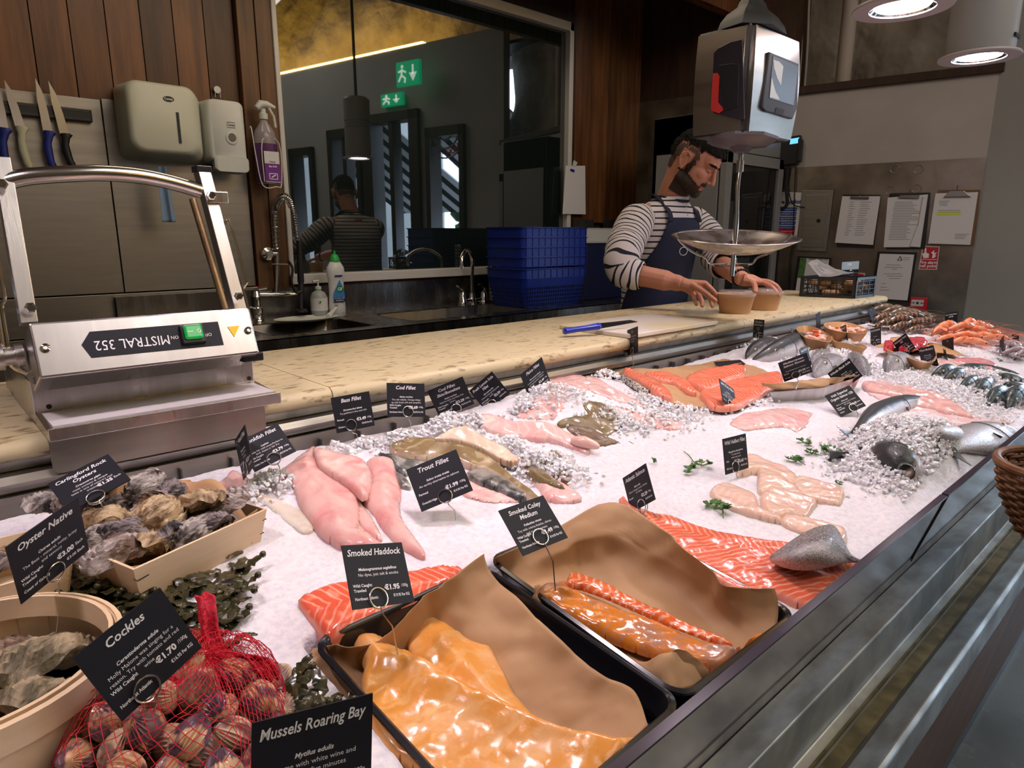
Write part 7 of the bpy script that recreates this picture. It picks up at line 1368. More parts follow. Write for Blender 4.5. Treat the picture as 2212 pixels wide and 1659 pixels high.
MB().prism([(-.028, .07), (.028, .07), (.03, .085), (-.03, .085)], 0, .0012, M).prism([(-.018, .185), (.020, .185), (.020, .192), (-.018, .192)], 0, .0012, M).build('navy_bands', mat('label_navy', (.01, .02, .12), .5), t)
MB().prism([(-.03, .09), (.028, .092), (.022, .13), (.004, .17), (-.012, .14), (-.028, .11)], 0, .0008, M).build('blue_swirl', mat('label_blue', (.05, .22, .62), .5), t)
MB().prism([(math.cos(a) * .018 + .004, math.sin(a) * .017 + .128) for a in [2 * math.pi * k / 20 for k in range(20)]], .0006, .0016, M).build('round_logo', mat('label_green', (.01, .22, .10), .5), t)
g = MB(); put_text(g, 'Cif', M, .004, .129, .018, lift=.002, bold=.05, shear=.2); put_text(g, 'PROFESSIONAL', M, 0, .0775, .006, maxw=.05, lift=.0016, bold=.03); g.build('lettering', INK, t); g = MB(); put_text(g, '100%', M, -.018, .055, .008, lift=.001, bold=.02); put_text(g, '750 ml', M, .016, .018, .006, lift=.001); g.build('small_print', DINK, t)
q = at(689, 650, 'y', 2.84); q.z = SZ; t = thing('soap_bottle', q, 'pump hand soap bottle with green liquid beside the white cleaner bottle', 'bottle')
MB().lathe([(.036, .004), (.036, .035), (.001, .035)], q, 24).build('liquid', mat('teal_liquid', (.01, .12, .10), .2), t, smooth=True)
MB().lathe([(.034, 0), (.038, .005), (.038, .095), (.028, .115), (.012, .125), (.012, .135)], q, 24).build('bottle_body', mat('soap_clear', (.60, .66, .64), .2, trans=.4), t, smooth=True, autosm=50)
MB().lathe([(.0385, .035), (.0385, .092)], q, 24, caps=False).build('label', PAPERW, t, smooth=True)
MB().lathe([(.014, .13), (.014, .142), (.004, .145), (.004, .165)], q, 14).tube([q + Vector((.004, 0, .168)), q + Vector((-.03, -.01, .166))], .005, 8).build('pump', WHITEP, t)
M = frame(q + Vector((0, -.039, 0)), Vector((1, 0, 0)), Vector((0, 0, 1)), Vector((0, -1, 0))); MB().cb((-.014, .075, .001), (.012, .004, .002), M).cb((-.014, .075, .001), (.004, .012, .002), M).build('green_cross', mat('cross_green', (.1, .4, .05), .5), t)
# colander lid and tub in the left basin
q = at(668, 692, 'z', SZ + .004); q = Vector((q.x - .01, q.y + .0, SZ + .001)); t = thing('plate', q, 'white oval dishes left in the small basin', 'dish')
MB().lathe([(.05, .0), (.13, .008), (.145, .014), (.147, .016), (.13, .011), (.05, .003), (.001, .003)], q, 40, sx=1, sy=.6).build('oval_dish', mat('dish_white', (.72, .76, .70), .3), t, smooth=True)
MB().tube([q + Vector((.09, -.02, .015)), q + Vector((.16, .03, .045))], [.012, .006], 8).build('spatula', MATS['dish_white'], t)
# stacked blue baskets: one perforated at the bottom and nested ones
bx = at(1160, 560, 'y', 2.62); bx = Vector((at(1160, 640, 'y', 2.62).x, 2.62, SZ))
def basket(z, lab, full):
    t = thing('blue_basket', (bx.x, bx.y, z), lab, 'basket', 'stack of blue baskets'); a0, a1 = (.20, .225); H_ = .20
    f_ = lambda s, zz, r=.03: [Vector((x, y, z + zz)) for x, y in rrect(bx.x, bx.y, .50 * s, .30 * s, r)]
    z_b = 0 if full else H_ - .052; sb = .86 if full else .955
    rb_ = MB().rings([f_(sb, z_b), f_(.97, H_ - .05), f_(.985, H_ - .05), f_(.985, H_ - .045), f_(.99, H_ - .006), f_(1.02, H_ - .004), f_(1.02, H_), f_(.96, H_), f_(.95, H_ - .045), f_(sb * .98, z_b + .002)], caps=False)
    for sx in range(-5, 6):
        for sy in (-1, 1): rb_.cb((bx.x + sx * .045, bx.y + sy * .1485, z + H_ - .026), (.003, .006, .04))
    rb_.build('basket_shell', BLUEP, t, smooth=True, autosm=30)
    if full:
        MB().add(f_(sb, .001), [tuple(range(len(f_(sb, .001))))]).build('basket_base', BLUEP, t); h = MB()
        for r_ in range(5):
            for k in range(26): x = bx.x - .22 + k * .0176; h.cb((x, bx.y - .1315 - .0125 * (r_ * .022 + .012) / .12, z + .014 + r_ * .021), (.007, .004, .013))
        for r_ in range(5):
            for k in range(14): y = bx.y - .11 + k * .0176; h.cb((bx.x - .217 - .02 * (r_ * .022) / .12, y, z + .014 + r_ * .021), (.004, .007, .013))
        h.build('slots', mat('slot_dark', (.002, .006, .05), .6), t)
basket(SZ + .001, 'perforated blue basket at the bottom of the stack by the window', True)
for k, nm in enumerate(('second from the bottom', 'third from the bottom', 'fourth from the bottom', 'topmost')): basket(SZ + .060 + .050 * k, 'blue basket nested in the stack, ' + nm, False)
q = at(1241, 628, 'y', 2.6); tag(MB().box((q.x - .012, 2.58, SZ), (q.x + .012, 2.60, SZ + .06)).build('small_box', mat('box_green', (.35, .5, .3), .5)), 'small white and green packet right of the blue baskets', 'box')
# dark blue tub with translucent lid
q0 = at(1245, 560, 'y', 2.55); q1 = at(1345, 560, 'y', 2.55); t = thing('storage_tub', ((q0.x + q1.x) / 2, 2.7, SZ), 'dark blue storage tub with a clear domed lid behind the worker', 'tub')
MB().box((q0.x - .02, 2.55, SZ), (q1.x + .05, 2.85, at(1290, 525, 'y', 2.55).z)).build('tub_body', mat('tub_navy', (.004, .008, .05), .4), t, bevel=.01)
zt_ = at(1290, 525, 'y', 2.55).z; MB().rings([[Vector((x, y, zt_ + z)) for x, y in rrect((q0.x + q1.x) / 2 + .015, 2.70, w, d, .03)] for w, d, z in ((q1.x - q0.x + .08, .31, .0), (q1.x - q0.x + .08, .31, .008), (q1.x - q0.x + .04, .27, .014), (q1.x - q0.x - .01, .22, .075), (q1.x - q0.x - .05, .18, .085))]).build('clear_lid', mat('lid_frost', (.62, .64, .64), .25, trans=.3), t, smooth=True, autosm=35)
# paper pinned on the window frame
pa = thing('pinned_paper', at(1240, 460, 'y', 2.94), 'blank white sheet taped to the right window frame', 'paper'); f4 = lambda L_: [at(x, y, 'y', 2.945) for x, y in L_]
MB().add(f4([(1222, 358), (1264, 358), (1265, 463), (1215, 462), (1219, 400)]), [(0, 1, 2, 3, 4)]).build('sheet', PAPERW, pa, solid=.001); MB().add([p + Vector((0, -.002, 0)) for p in f4([(1236, 358), (1239, 346), (1247, 351), (1243, 360)])], [(0, 1, 2, 3)]).build('tape', WHITEP, pa, solid=.001); MB().add([p + Vector((0, -.002, 0)) for p in f4([(1232, 364), (1241, 367), (1240, 373), (1231, 369)])], [(0, 1, 2, 3)]).build('blue_mark', BLUEP, pa)
# ---------------------------------------------------------------- wall: towel dispenser, soap dispenser, spray bottle, knives
WYF = WY - .014
def onw(px, py, y=WYF): return at(px, py, 'y', y)
def hull_box(name, F, Bk, m, par, bev):  # front polygon (px at front plane) to back polygon
    n = len(F); return MB().rings([Bk, F]).build(name, m, par, smooth=True, bevel=bev, seg=4, autosm=35)
yf, yb = 2.80, WYF
t = thing('towel_dispenser', onw(340, 360), 'large cream paper towel dispenser on the steel clad wall', 'dispenser')
xl, xr = onw(281, 260, yf).x, onw(430, 300, yf).x; zt1, zb1 = onw(330, 176, yf).z, onw(350, 330, yf).z; xbl, xbr = onw(250, 250, yb).x, onw(425, 300, yb).x + .02
mb = MB(); F = []
for y, dx, dz, r_ in ((yb, .0, 0, .03), (yb - .02, .004, .0, .04), (yf + .02, .004, .0, .045), (yf + .004, -.004, -.006, .045), (yf, -.014, -.014, .04)):
    u = (yb - y) / (yb - yf); l = xbl + (xl - xbl) * u * 1.0 - dx; r2_ = xbr + (xr - xbr) * u + dx; b2 = zb1 - .018 + .018 * u - dz * 1; t2 = zt1 + .01 - .01 * u + dz; F.append([Vector((x, y, z)) for x, z in rrect((l + r2_) / 2, (b2 + t2) / 2, r2_ - l, t2 - b2, r_, 6)])
mb.rings(F).build('casing', CREAM, t, smooth=True, autosm=50)
Mw = lambda p: frame(p, Vector((1, 0, 0)), Vector((0, 0, 1)), Vector((0, -1, 0)))
q = onw(364, 214, yf); MB().lathe([(.019, 0), (.019, .0015)], (0, 0, 0), 28, Mw(q - Vector((0, 0, 0))) @ Matrix.Identity(4), sx=1, sy=.52).build('oval_badge', BLACKP, t); g = MB(); put_text(g, 'Conaty', Mw(q), 0, 0, .011, lift=.002, maxw=.03, bold=.02); g.build('badge_lettering', INK, t)
a, b_ = onw(383, 243, yf), onw(390, 309, yf); MB().tube([a, a.lerp(b_, .5), b_], .0055, 8).build('level_window', mat('window_grey', (.06, .07, .08), .3), t)
p = onw(355, 352, yf + .06); P_ = [onw(352, 360, yf + .06), onw(356, 400, yf + .05), onw(362, 440, yf + .05), onw(368, 480, yf + .05)]
rows = [[q + Vector((-.016 - .004 * i, 0, 0)), q + Vector((-.005, .008, 0)), q + Vector((.006, -.006, 0)), q + Vector((.014 + .003 * i, .004, 0))] for i, q in enumerate(P_)]
gridsurf(rows, 5, 5, .001).build('hanging_towel', mat('blue_tissue', (.22, .33, .48), .8, bump=.3, bscale=80), t, smooth=True, solid=.001, label='blue paper towel hanging out')
yf = 2.87; t = thing('soap_dispenser', onw(490, 300), 'narrow white soap dispenser right of the towel dispenser', 'dispenser')
xl, xr = onw(452, 260, yf).x, onw(530, 300, yf).x; zt1, zb1 = onw(480, 216, yf).z, onw(490, 350, yf).z; F = []
for y, dx, r_ in ((yb, .004, .012), (yf + .02, .004, .02), (yf + .004, .0, .022), (yf, -.008, .02)):
    u = (yb - y) / (yb - yf); l = xl - .006 * (1 - u) - dx; r2_ = xr + .01 * (1 - u) + dx; F.append([Vector((x, y, z)) for x, z in rrect((l + r2_) / 2, (zb1 + zt1) / 2, r2_ - l, zt1 - zb1, r_, 5)])
MB().rings(F).build('casing', WHITEP, t, smooth=True, autosm=50)
MB().rings([[Vector((x, y, z)) for x, z in rrect((xl + xr) / 2 + .004, zb1 - .012 + (.004 if y < yf else 0), w_, .06, .015, 5)] for y, w_ in ((yf + .05, xr - xl - .02), (yf - .006, xr - xl), (yf - .012, xr - xl - .012))]).build('push_lever', WHITEP, t, smooth=True, autosm=50)
q = onw(501, 298, yf); MB().lathe([(.022, 0), (.024, .003), (.018, .004), (.0155, .002)], (0, 0, 0), 24, Mw(q), sx=1, sy=1.05, caps=False).build('window_ring', WHITEP, t, smooth=True); MB().lathe([(.018, 0), (.018, .002)], (0, 0, 0), 24, Mw(q), sx=1, sy=1.0).build('sight_window', mat('grey_window', (.16, .15, .14), .2), t)
g = MB(); q = onw(499, 270, yf); put_text(g, 'Conaty', Mw(q), 0, 0, .014, lift=.001, maxw=.034, bold=.01); g.cb((0, .010, .001), (.034, .0012, .001), Mw(q)); g.cb((0, -.010, .001), (.034, .0012, .001), Mw(q)); g.build('lettering', DINK, t)
q = onw(469, 194); MB().lathe([(.014, 0), (.014, .004)], (0, 0, 0), 20, Mw(q)).build('key_disc', WHITEP, t); MB().tube([q + Vector((-.01, -.003, -.012)), q + Vector((-.01, -.003, -.03))], .0015, 5).tube([q + Vector((.01, -.003, -.012)), q + Vector((.01, -.003, -.03))], .0015, 5).build('key_wires', WHITEP, t)
# spray bottle in a white wire holder on the pine post
yf = 2.90; q = onw(580, 398, yf); s_ = (onw(580, 300, yf).z - q.z) / 98; t = thing('spray_bottle', q, 'purple cleaner spray bottle in a white wire holder on the pine post', 'bottle'); PX = lambda n: n * s_
MB().lathe([(PX(24), 0), (PX(25), PX(4)), (PX(25), PX(98)), (PX(22), PX(112)), (PX(9), PX(132)), (PX(8), PX(142))], q, 24, sx=1, sy=.8).build('bottle_body', mat('spray_clear', (.55, .50, .55), .15, trans=.5), t, smooth=True, autosm=50)
MB().lathe([(PX(24.5), PX(2)), (PX(25.6), PX(5)), (PX(25.6), PX(86)), (.001, PX(86))], q, 24, sx=1, sy=.8).build('purple_liquid', mat('purple', (.10, .03, .12), .3), t, smooth=True)
MB().lathe([(PX(9.5), PX(138)), (PX(9.5), PX(150)), (PX(6), PX(152)), (PX(6), PX(160))], q, 16).build('collar', WHITEP, t, smooth=True)
MB().tube([q + Vector((-PX(14), .0, PX(160))), q + Vector((-PX(4), 0, PX(170))), q + Vector((PX(10), 0, PX(170))), q + Vector((PX(26), -.01, PX(164)))], [PX(6), PX(9), PX(8), PX(4)], 10).tube([q + Vector((PX(12), -.01, PX(162))), q + Vector((PX(20), -.016, PX(145))), q + Vector((PX(22), -.018, PX(122)))], PX(3), 7).build('trigger_head', WHITEP, t, smooth=True)
Mq = frame(q + Vector((0, -PX(20) - .002, 0)), Vector((1, 0, 0)), Vector((0, 0, 1)), Vector((0, -1, 0)))
MB().cb((PX(3), PX(36), 0), (PX(34), PX(66), .001), Mq).build('label', PAPERW, t); MB().cb((PX(3), PX(24), .001), (PX(34), PX(38), .001), Mq).build('purple_label_block', mat('label_purple', (.16, .02, .26), .5), t)
g = MB(); put_text(g, 'Bac D10', Mq, PX(4), PX(37), .010, maxw=PX(30), lift=.002, bold=.03); g.cb((PX(4), PX(22), .0018), (PX(18), PX(1.5), .0006), Mq); g.cb((PX(4), PX(10), .0018), (PX(18), PX(1.5), .0006), Mq); g.cb((PX(-5), PX(16), .0018), (PX(1.5), PX(12), .0006), Mq); g.cb((PX(13), PX(16), .0018), (PX(1.5), PX(12), .0006), Mq); g.tube([Mq @ Vector((PX(-1), PX(13), .002)), Mq @ Vector((PX(9), PX(19), .002))], PX(1.5), 5); g.build('label_print', INK, t)
g = MB(); put_text(g, 'Diversey', Mq, PX(4), PX(47), .007, maxw=PX(22), lift=.0016, bold=.03); g.build('label_name', mat('navy_print', (.01, .02, .2), .5), t)
WR = mat('white_wire', (.75, .75, .75), .4); MB().tube(curve([q + Vector((-PX(27), .03, PX(118))), q + Vector((-PX(27), .01, PX(118))), q + Vector((-PX(26), -.01, PX(60))), q + Vector((-PX(20), -.03, -PX(4))), q + Vector((PX(10), -.035, -PX(6))), q + Vector((PX(24), -.03, PX(2))), q + Vector((PX(25), -.028, PX(88))), q + Vector((-PX(14), -.034, PX(92))), q + Vector((-PX(16), -.034, PX(4)))], 4), .0022, 6).build('wire_holder', WR, t, smooth=True)
# magnetic knife rack and knives
t = thing('knife_rack', onw(100, 235), 'black magnetic knife bar on the steel wall', 'knife rack'); a = onw(-60, 205, WYF - .004); c = onw(197, 252, WYF - .004); z1_ = onw(0, 218, WYF).z; z0_ = onw(0, 247, WYF).z
MB().box((a.x, WYF - .022, z0_), (c.x, WYF, z1_)).build('bar', BLACKP, t, bevel=.003); MB().box((a.x, WYF - .0235, z0_ + .006), (c.x - .01, WYF - .022, z0_ + .010)).box((a.x, WYF - .0235, z1_ - .010), (c.x - .01, WYF - .022, z1_ - .006)).build('magnet_strips', mat('strip_grey', (.05, .05, .055), .3), t)
yk_ = WYF - .03
for i, (tipx, tipy, gx, gy, ex, ey, col, nm) in enumerate(((-12, 175, 4, 275, 12, 364, (.008, .02, .20), 'blue handled knife at the far left of the magnetic bar'), (9, 172, 40, 272, 60, 362, (.50, .52, .36), 'cream handled knife on the magnetic bar'), (76, 168, 100, 282, 110, 360, (.008, .02, .22), 'blue handled knife third along the magnetic bar'), (104, 174, 136, 288, 152, 358, (.008, .008, .01), 'black handled knife at the right of the magnetic bar'))):
    T_, G_, E_ = onw(tipx, tipy, yk_), onw(gx, gy, yk_), onw(ex, ey, yk_); t = thing('kitchen_knife', T_, nm, 'knife', 'knives on the magnetic bar'); d = (G_ - T_).normalized(); sd_ = Vector((-d.z, 0, d.x)); L_ = (G_ - T_).length
    if sd_.x < 0: sd_ = -sd_
    F = [T_, T_ + d * L_ * .25 + sd_ * .012, T_ + d * L_ * .6 + sd_ * .017, G_ + sd_ * .018, G_ - sd_ * .010, T_ + d * L_ * .4 - sd_ * .008]
    MB().add([p + Vector((0, .001, 0)) for p in F] + [p - Vector((0, .001, 0)) for p in F], [(0, 1, 2, 3, 4, 5), (11, 10, 9, 8, 7, 6)] + [(i_, (i_ + 1) % 6, 6 + (i_ + 1) % 6, 6 + i_) for i_ in range(6)]).build('blade', mat('blade_steel', (.5, .48, .45), .25, 1), t)
    RR = []; LL = (E_ - G_).length; d2 = (E_ - G_).normalized(); s2 = Vector((-d2.z, 0, d2.x)); s2 = s2 if s2.x > 0 else -s2
    for u, o_, w2 in ((0, .006, .014), (.06, .010, .020), (.16, .006, .013), (.35, -.001, .012), (.6, -.001, .0135), (.85, .002, .012), (.95, .005, .014), (1, .006, .009)):
        c_ = G_ + d2 * LL * u + s2 * o_; RR.append([c_ + s2 * math.cos(a_) * w2 + Vector((0, 1, 0)) * math.sin(a_) * .009 for a_ in [2 * math.pi * j / 12 for j in range(12)]])
    MB().rings(RR).build('handle', mat('handle_%d' % i, col, .4), t, smooth=True)
# ---------------------------------------------------------------- things on the turned right wall
def wq(pts, d0, d1, m, name, par, **k):
    A = [onwall(x, y, d0) for x, y in pts]; B = [p + WN * (d1 - d0) for p in A]; n = len(A)
    return MB().add(A + B, [tuple(range(n - 1, -1, -1)), tuple(range(n, 2 * n))] + [(i, (i + 1) % n, n + (i + 1) % n, n + i) for i in range(n)]).build(name, m, par, **k)
def wt(name, px, py, lab, cat, group=None, off=0): return thing(name, onwall(px, py, off), lab, cat, group)
def WT(g, txt, px, py, h, off, **k): put_text(g, txt, wallM(onwall(px, py, off)), 0, 0, h, **k)
RED = mat('sign_red', (.50, .015, .03), .45); NAVY = mat('sign_navy', (.02, .06, .25), .5); GRN = mat('sign_green', (.02, .25, .08), .5)
SW_ = mat('sign_white', (.62, .60, .58), .5)
t = wt('fire_action_sign', 1700, 512, 'white Fire Action notice with red, blue and green rows behind the hanging cables', 'sign')
wq([(1674, 414), (1735, 416), (1722, 512), (1668, 512)], .013, .016, SW_, 'panel', t); g = MB(); WT(g, 'Fire Action', 1704, 436, .035, .017, maxw=.16, bold=.04); g.build('heading', NAVY, t); WT(g2 := MB(), '?', 1703, 424, .05, .017, bold=.05); g2.build('logo', NAVY, t)
g = MB()
for i, (s_, c) in enumerate((('Operate Nearest Fire Alarm', RED), ('Call Fire Brigade By Telephone', RED), ('Fight The Fire If Safe', RED), ('Leave The Building', GRN), ('Report To Assembly Point', GRN))):
    y = 448 + i * 10; o = 1.2 * i; wq([(1679 - o * .8, y), (1685 - o * .8, y), (1685 - o * .9, y + 8), (1679 - o * .9, y + 8)], .016, .0175, c, 'symbol', t); wq([(1687 - o * .8, y), (1722 - o * .8, y), (1721 - o * .9, y + 8), (1687 - o * .9, y + 8)], .016, .0175, NAVY, 'row', t); WT(g, s_, 1704 - o, y + 4, .010, .018, maxw=.09)
wq([(1683, 492), (1718, 492), (1715, 510), (1681, 510)], .016, .0175, RED, 'row', t); WT(g, 'Do Not Stop To Collect', 1699, 500, .010, .018, maxw=.09); g.build('lettering', INK, t)
t = wt('access_panel', 1760, 545, 'small framed steel access panel with a black hole right of the Fire Action notice', 'hatch')
wq([(1733, 411), (1801, 411), (1785, 544), (1721, 541)], .013, .020, STEELD, 'frame', t, bevel=.002); wq([(1741, 421), (1790, 419), (1777, 535), (1730, 533)], .020, .024, STEEL, 'door', t, bevel=.001); q = onwall(1768, 477, .0245); MB().lathe([(.012, 0), (.012, .001)], (0, 0, 0), 14, wallM(q)).build('lock_hole', BLACKM, t)
def clipb(B, P, cl, lab, bm, deco, hook=True):
    t = wt('clipboard', *B[0], lab, 'clipboard', None); wq(B, .014, .020, bm, 'board', t, bevel=.001); pp_ = wq(P, .021, .027, PAPERW, 'paper_stack', t)
    wq(cl, .026, .036, mat('clip_metal', (.25, .24, .23), .3, 1), 'clip', t, bevel=.002)
    cx = sum(p[0] for p in cl) / len(cl); y = min(p[1] for p in cl); q = onwall(cx, y - 4, .02); MB().tube([q + Vector((0, 0, -.012)), q + Vector((0, 0, .0)) + WN * .008, q + Vector((0, 0, .018))], .003, 6).build('wall_hook', CHROME, t)
    g = MB()
    for a in deco:
        A = [onwall(x, y, .0275) for x, y in a]; g.add(A, [tuple(range(len(A)))])
    g.build('print', mat('grey_print', (.25, .25, .28), .8), pp_); return t, pp_
row = lambda x0, x1, y, h=1.1, sl=0: [(x0, y), (x1, y), (x1, y + h), (x0, y + h)]
r2 = random.Random(4)
def lines(x0, x1, y0, y1, n, dx=0): return [row(x0 + dx * i + r2.uniform(0, 2), x0 + dx * i + (x1 - x0) * r2.uniform(.6, 1), y0 + (y1 - y0) * i / n) for i in range(n)]
clipb([(1821, 420), (1902, 421), (1888, 537), (1807, 533)], [(1820, 424), (1902, 424), (1886, 529), (1804, 524)], [(1838, 424), (1878, 425), (1877, 430), (1838, 429)], 'black clipboard with a loose stack of printed sheets, leftmost of the three', BLACKP, lines(1835, 1850, 436, 512, 16, -.8) + lines(1858, 1884, 436, 512, 16, -.9))
t, pp_ = clipb([(1922, 418), (2010, 416), (1998, 538), (1914, 538)], [(1918, 427), (2005, 420), (1988, 534), (1909, 534)], [(1943, 421), (1987, 421), (1985, 429), (1942, 428)], 'black clipboard with a spiral bound log sheet and curled pages, middle one', BLACKP, lines(1932, 1992, 436, 520, 24, -.6))
wq([(1995, 424), (2003, 424), (1996, 470), (1986, 534), (1966, 532), (1984, 486)], .028, .034, PAPERW, 'curled_page', t)
t, pp_ = clipb([(2027, 411), (2118, 410), (2104, 530), (2010, 530)], [(2021, 418), (2113, 415), (2096, 529), (2005, 526)], [(2038, 426), (2052, 412), (2082, 412), (2098, 425)], 'brown clipboard holding an invoice with a yellow highlighted line, rightmost', mat('hardboard', (.16, .08, .035), .6), lines(2028, 2052, 434, 446, 4) + lines(2025, 2090, 454, 462, 2) + lines(2062, 2095, 505, 518, 4))
wq([(2024, 459), (2075, 459), (2075, 464), (2023, 465)], .0272, .0278, mat('highlighter', (.65, .75, .03), .6), 'highlighted_line', pp_)
t = wt('fire_alarm_sign', 2000, 583, 'red fire alarm call point sign with a pressing hand and flames', 'sign'); wq([(1993, 531), (2030, 532), (2024, 583), (1984, 582)], .013, .016, SW_, 'panel', t); wq([(1995, 533), (2028, 534), (2022, 581), (1986, 580)], .016, .017, RED, 'red_field', t)
g = MB(); WT(g, 'Fire alarm', 2006, 567, .024, .018, maxw=.085, bold=.02); WT(g, 'call point', 2005, 574.5, .024, .018, maxw=.08, bold=.02); g.build('lettering', INK, t)
for P_ in ([(1992, 548), (1997, 546), (1998, 536), (2001, 536), (2001, 546), (2007, 548), (2006, 557), (1995, 558)], [(2013, 557), (2015, 549), (2011, 546), (2019, 540), (2017, 547), (2024, 545), (2019, 552), (2023, 552), (2017, 558)], [(1990, 560), (2023, 560), (2023, 561), (1990, 561)]): wq(P_, .017, .0185, INK, 'pictogram', t)
t = wt('framed_certificate', 1930, 650, 'black framed certificate with a letter and triangular logo below the middle clipboard', 'picture'); wq([(1896, 543), (1981, 545), (1964, 652), (1880, 648)], .013, .026, BLACKP, 'frame', t); pp_ = wq([(1901, 548), (1975, 550), (1960, 649), (1886, 644)], .026, .028, PAPERW, 'sheet', t)
g = MB(); A = [onwall(x, y, .0285) for x, y in ((1939, 562), (1945, 553), (1948, 562))]; g.tube(A, .003, 4, closed=True); g.build('logo', DINK, pp_); g = MB()
for x0, x1, y in ((1950, 968 + 998, 556), (1950, 1964, 560), (1914, 1945, 572), (1910, 1950, 577), (1926, 1938, 581), (1908, 1948, 591), (1915, 1950, 596), (1920, 1945, 601), (1904, 1914, 612), (1902, 1916, 620), (1900, 1920, 626)): A = [onwall(a, b_, .0285) for a, b_ in row(x0, x1, y, 1.2)]; g.add(A, [(0, 1, 2, 3)])
g.build('print', MATS['grey_print'], pp_)
t = wt('framed_poster', 1740, 640, 'black framed organic certificate with a green picture behind the vegetable crate', 'picture'); wq([(1724, 553), (1796, 557), (1788, 648), (1712, 642)], .013, .024, BLACKP, 'frame', t); pp_ = wq([(1729, 557), (1791, 560), (1784, 640), (1717, 638)], .024, .026, PAPERW, 'sheet', t); wq([(1729, 557), (1743, 558), (1736, 600), (1722, 600)], .026, .027, mat('poster_green', (.10, .22, .05), .6, 0, (.05, .12, .03), 30, 3), 'green_picture', pp_)
g = MB(); WT(g, 'ORGANIC TRUST CLG', 1767, 560, .014, .027, maxw=.11, bold=.02); WT(g, 'CONTROL CERTIFICATE', 1768, 574, .012, .027, maxw=.11); g.build('heading', DINK, pp_)
t = wt('small_notice', 1820, 600, 'small red and white notice mostly hidden behind the black crate', 'sign'); wq([(1804, 586), (1869, 590), (1868, 600), (1803, 600)], .013, .015, SW_, 'panel', t); wq([(1808, 588), (1866, 592), (1865, 600), (1807, 600)], .015, .016, RED, 'red_field', t)
t = wt('call_point', 1985, 670, 'red break glass fire alarm box with a white front low on the wall', 'alarm'); wq([(1968, 641), (2005, 643), (2002, 672), (1964, 668)], .013, .045, RED, 'box', t, bevel=.004); wq([(1969, 647), (1996, 648), (1994, 662), (1967, 661)], .045, .047, SW_, 'front_plate', t, bevel=.002)
g = MB(); q = onwall(1982, 654.5, .0475); g.lathe([(.007, 0), (.007, .001)], (0, 0, 0), 12, wallM(q))
for s in (-1, 1): M = wallM(q); g.add([M @ Vector(p) for p in ((s * .012, 0, 0), (s * .022, .005, 0), (s * .022, .0015, 0), (s * .034, .0015, 0), (s * .034, -.0015, 0), (s * .022, -.0015, 0), (s * .022, -.005, 0))], [tuple(range(7))])
g.build('arrow_marks', DINK, t)
t = wt('desk_phone', 1712, 325, 'black wall phone with a lit blue screen beside the hanging scale', 'phone'); wq([(1692, 300), (1733, 293), (1730, 348), (1724, 356), (1686, 360)], .0, .045, BLACKP, 'phone_body', t, bevel=.006); wq([(1708, 300), (1727, 297), (1725, 309), (1706, 312)], .045, .047, mat('phone_screen', (.1, .4, .8), .3, emit=1.1, emcol=(.12, .45, .9)), 'screen', t)
wq([(1728, 300), (1737, 302), (1733, 352), (1724, 350)], .01, .06, BLACKP, 'handset', t, bevel=.006); MB().tube(curve([onwall(1703, 360, .03), onwall(1698, 400, .03), onwall(1700, 440, .03), onwall(1688, 450, .03), onwall(1678, 437, .03), onwall(1690, 400, .02)], 6), .010, 8).build('coiled_cord', BLACKM, t, smooth=True)
for P_, nm in (([(1718, 360), (1716, 420), (1712, 520), (1706, 560), (1700, 640)], 'thin black cable hanging from the phone down past the signs'), ([(1688, 370), (1700, 400), (1712, 440), (1738, 448)], 'thin black cable looping over the Fire Action notice')): tag(MB().tube(curve([onwall(x, y, .03) for x, y in P_], 5), .0035, 5).build('phone_cable', BLACKM), nm, 'cable')
g = MB()
for i, (x, y) in enumerate(((1933, 365), (1984, 366), (1923, 412), (1980, 408))): tag(MB().lathe([(.022, 0), (.026, .002), (.024, .003), (.020, .001)], (0, 0, 0), 20, wallM(onwall(x, y, .007)), caps=False).build('clear_hook', mat('clear_hook', (.4, .36, .3), .2, trans=.5)), 'clear round adhesive hook pad, %s of the pairs above the clipboards' % ('upper left', 'upper right', 'lower left', 'lower right')[i], 'hook')
# lamp-height cold drinks fridge beside the wall
FY = 2.06; fa, fb = at(1561, 400, 'y', FY).x, at(1684, 400, 'y', FY).x; ft = at(1620, 335, 'y', FY).z; t = thing('glass_door_fridge', ((fa + fb) / 2, FY + .25, 0), 'upright grey fridge with a glass door behind the worker', 'fridge'); GR = mat('fridge_grey', (.33, .33, .33), .4, .3)
MB().box((fa - .0, FY, .0), (fb, FY + .02, .12)).box((fa, FY + .03, .0), (fa + .03, FY + .48, ft + .22)).box((fb - .03, FY + .03, 0), (fb, FY + .48, ft + .22)).box((fa, FY + .45, 0), (fb, FY + .48, ft + .22)).box((fa, FY + .005, ft + .01), (fb, FY + .48, ft + .22)).build('cabinet', GR, t, bevel=.003)
d = MB(); w = .06; d.box((fa, FY - .02, .12), (fa + w, FY + .02, ft)).box((fb - w, FY - .02, .12), (fb, FY + .02, ft)).box((fa, FY - .02, ft - w), (fb, FY + .02, ft)).box((fa, FY - .02, .12), (fb, FY + .02, .2)); dr = d.build('door', GR, t, bevel=.002); MB().box((fa + w, FY - .002, .2), (fb - w, FY + .004, ft - w)).build('door_pane', mat('fridge_glass', (.05, .05, .05), .04, trans=.75, ior=1.4), dr)
MB().box((fa + .035, FY + .42, .2), (fb - .035, FY + .445, ft)).build('back_lining', mat('fridge_lining', (.20, .19, .17), .5), t); g = MB()
for r_ in range(8):
    for k in range(16): x = fa + .1 + k * .028; g.box((x, FY + .414, ft - .1 - r_ * .022), (x + .012, FY + .419, ft - .094 - r_ * .022))
g.build('vent_slots', BLACKM, t)
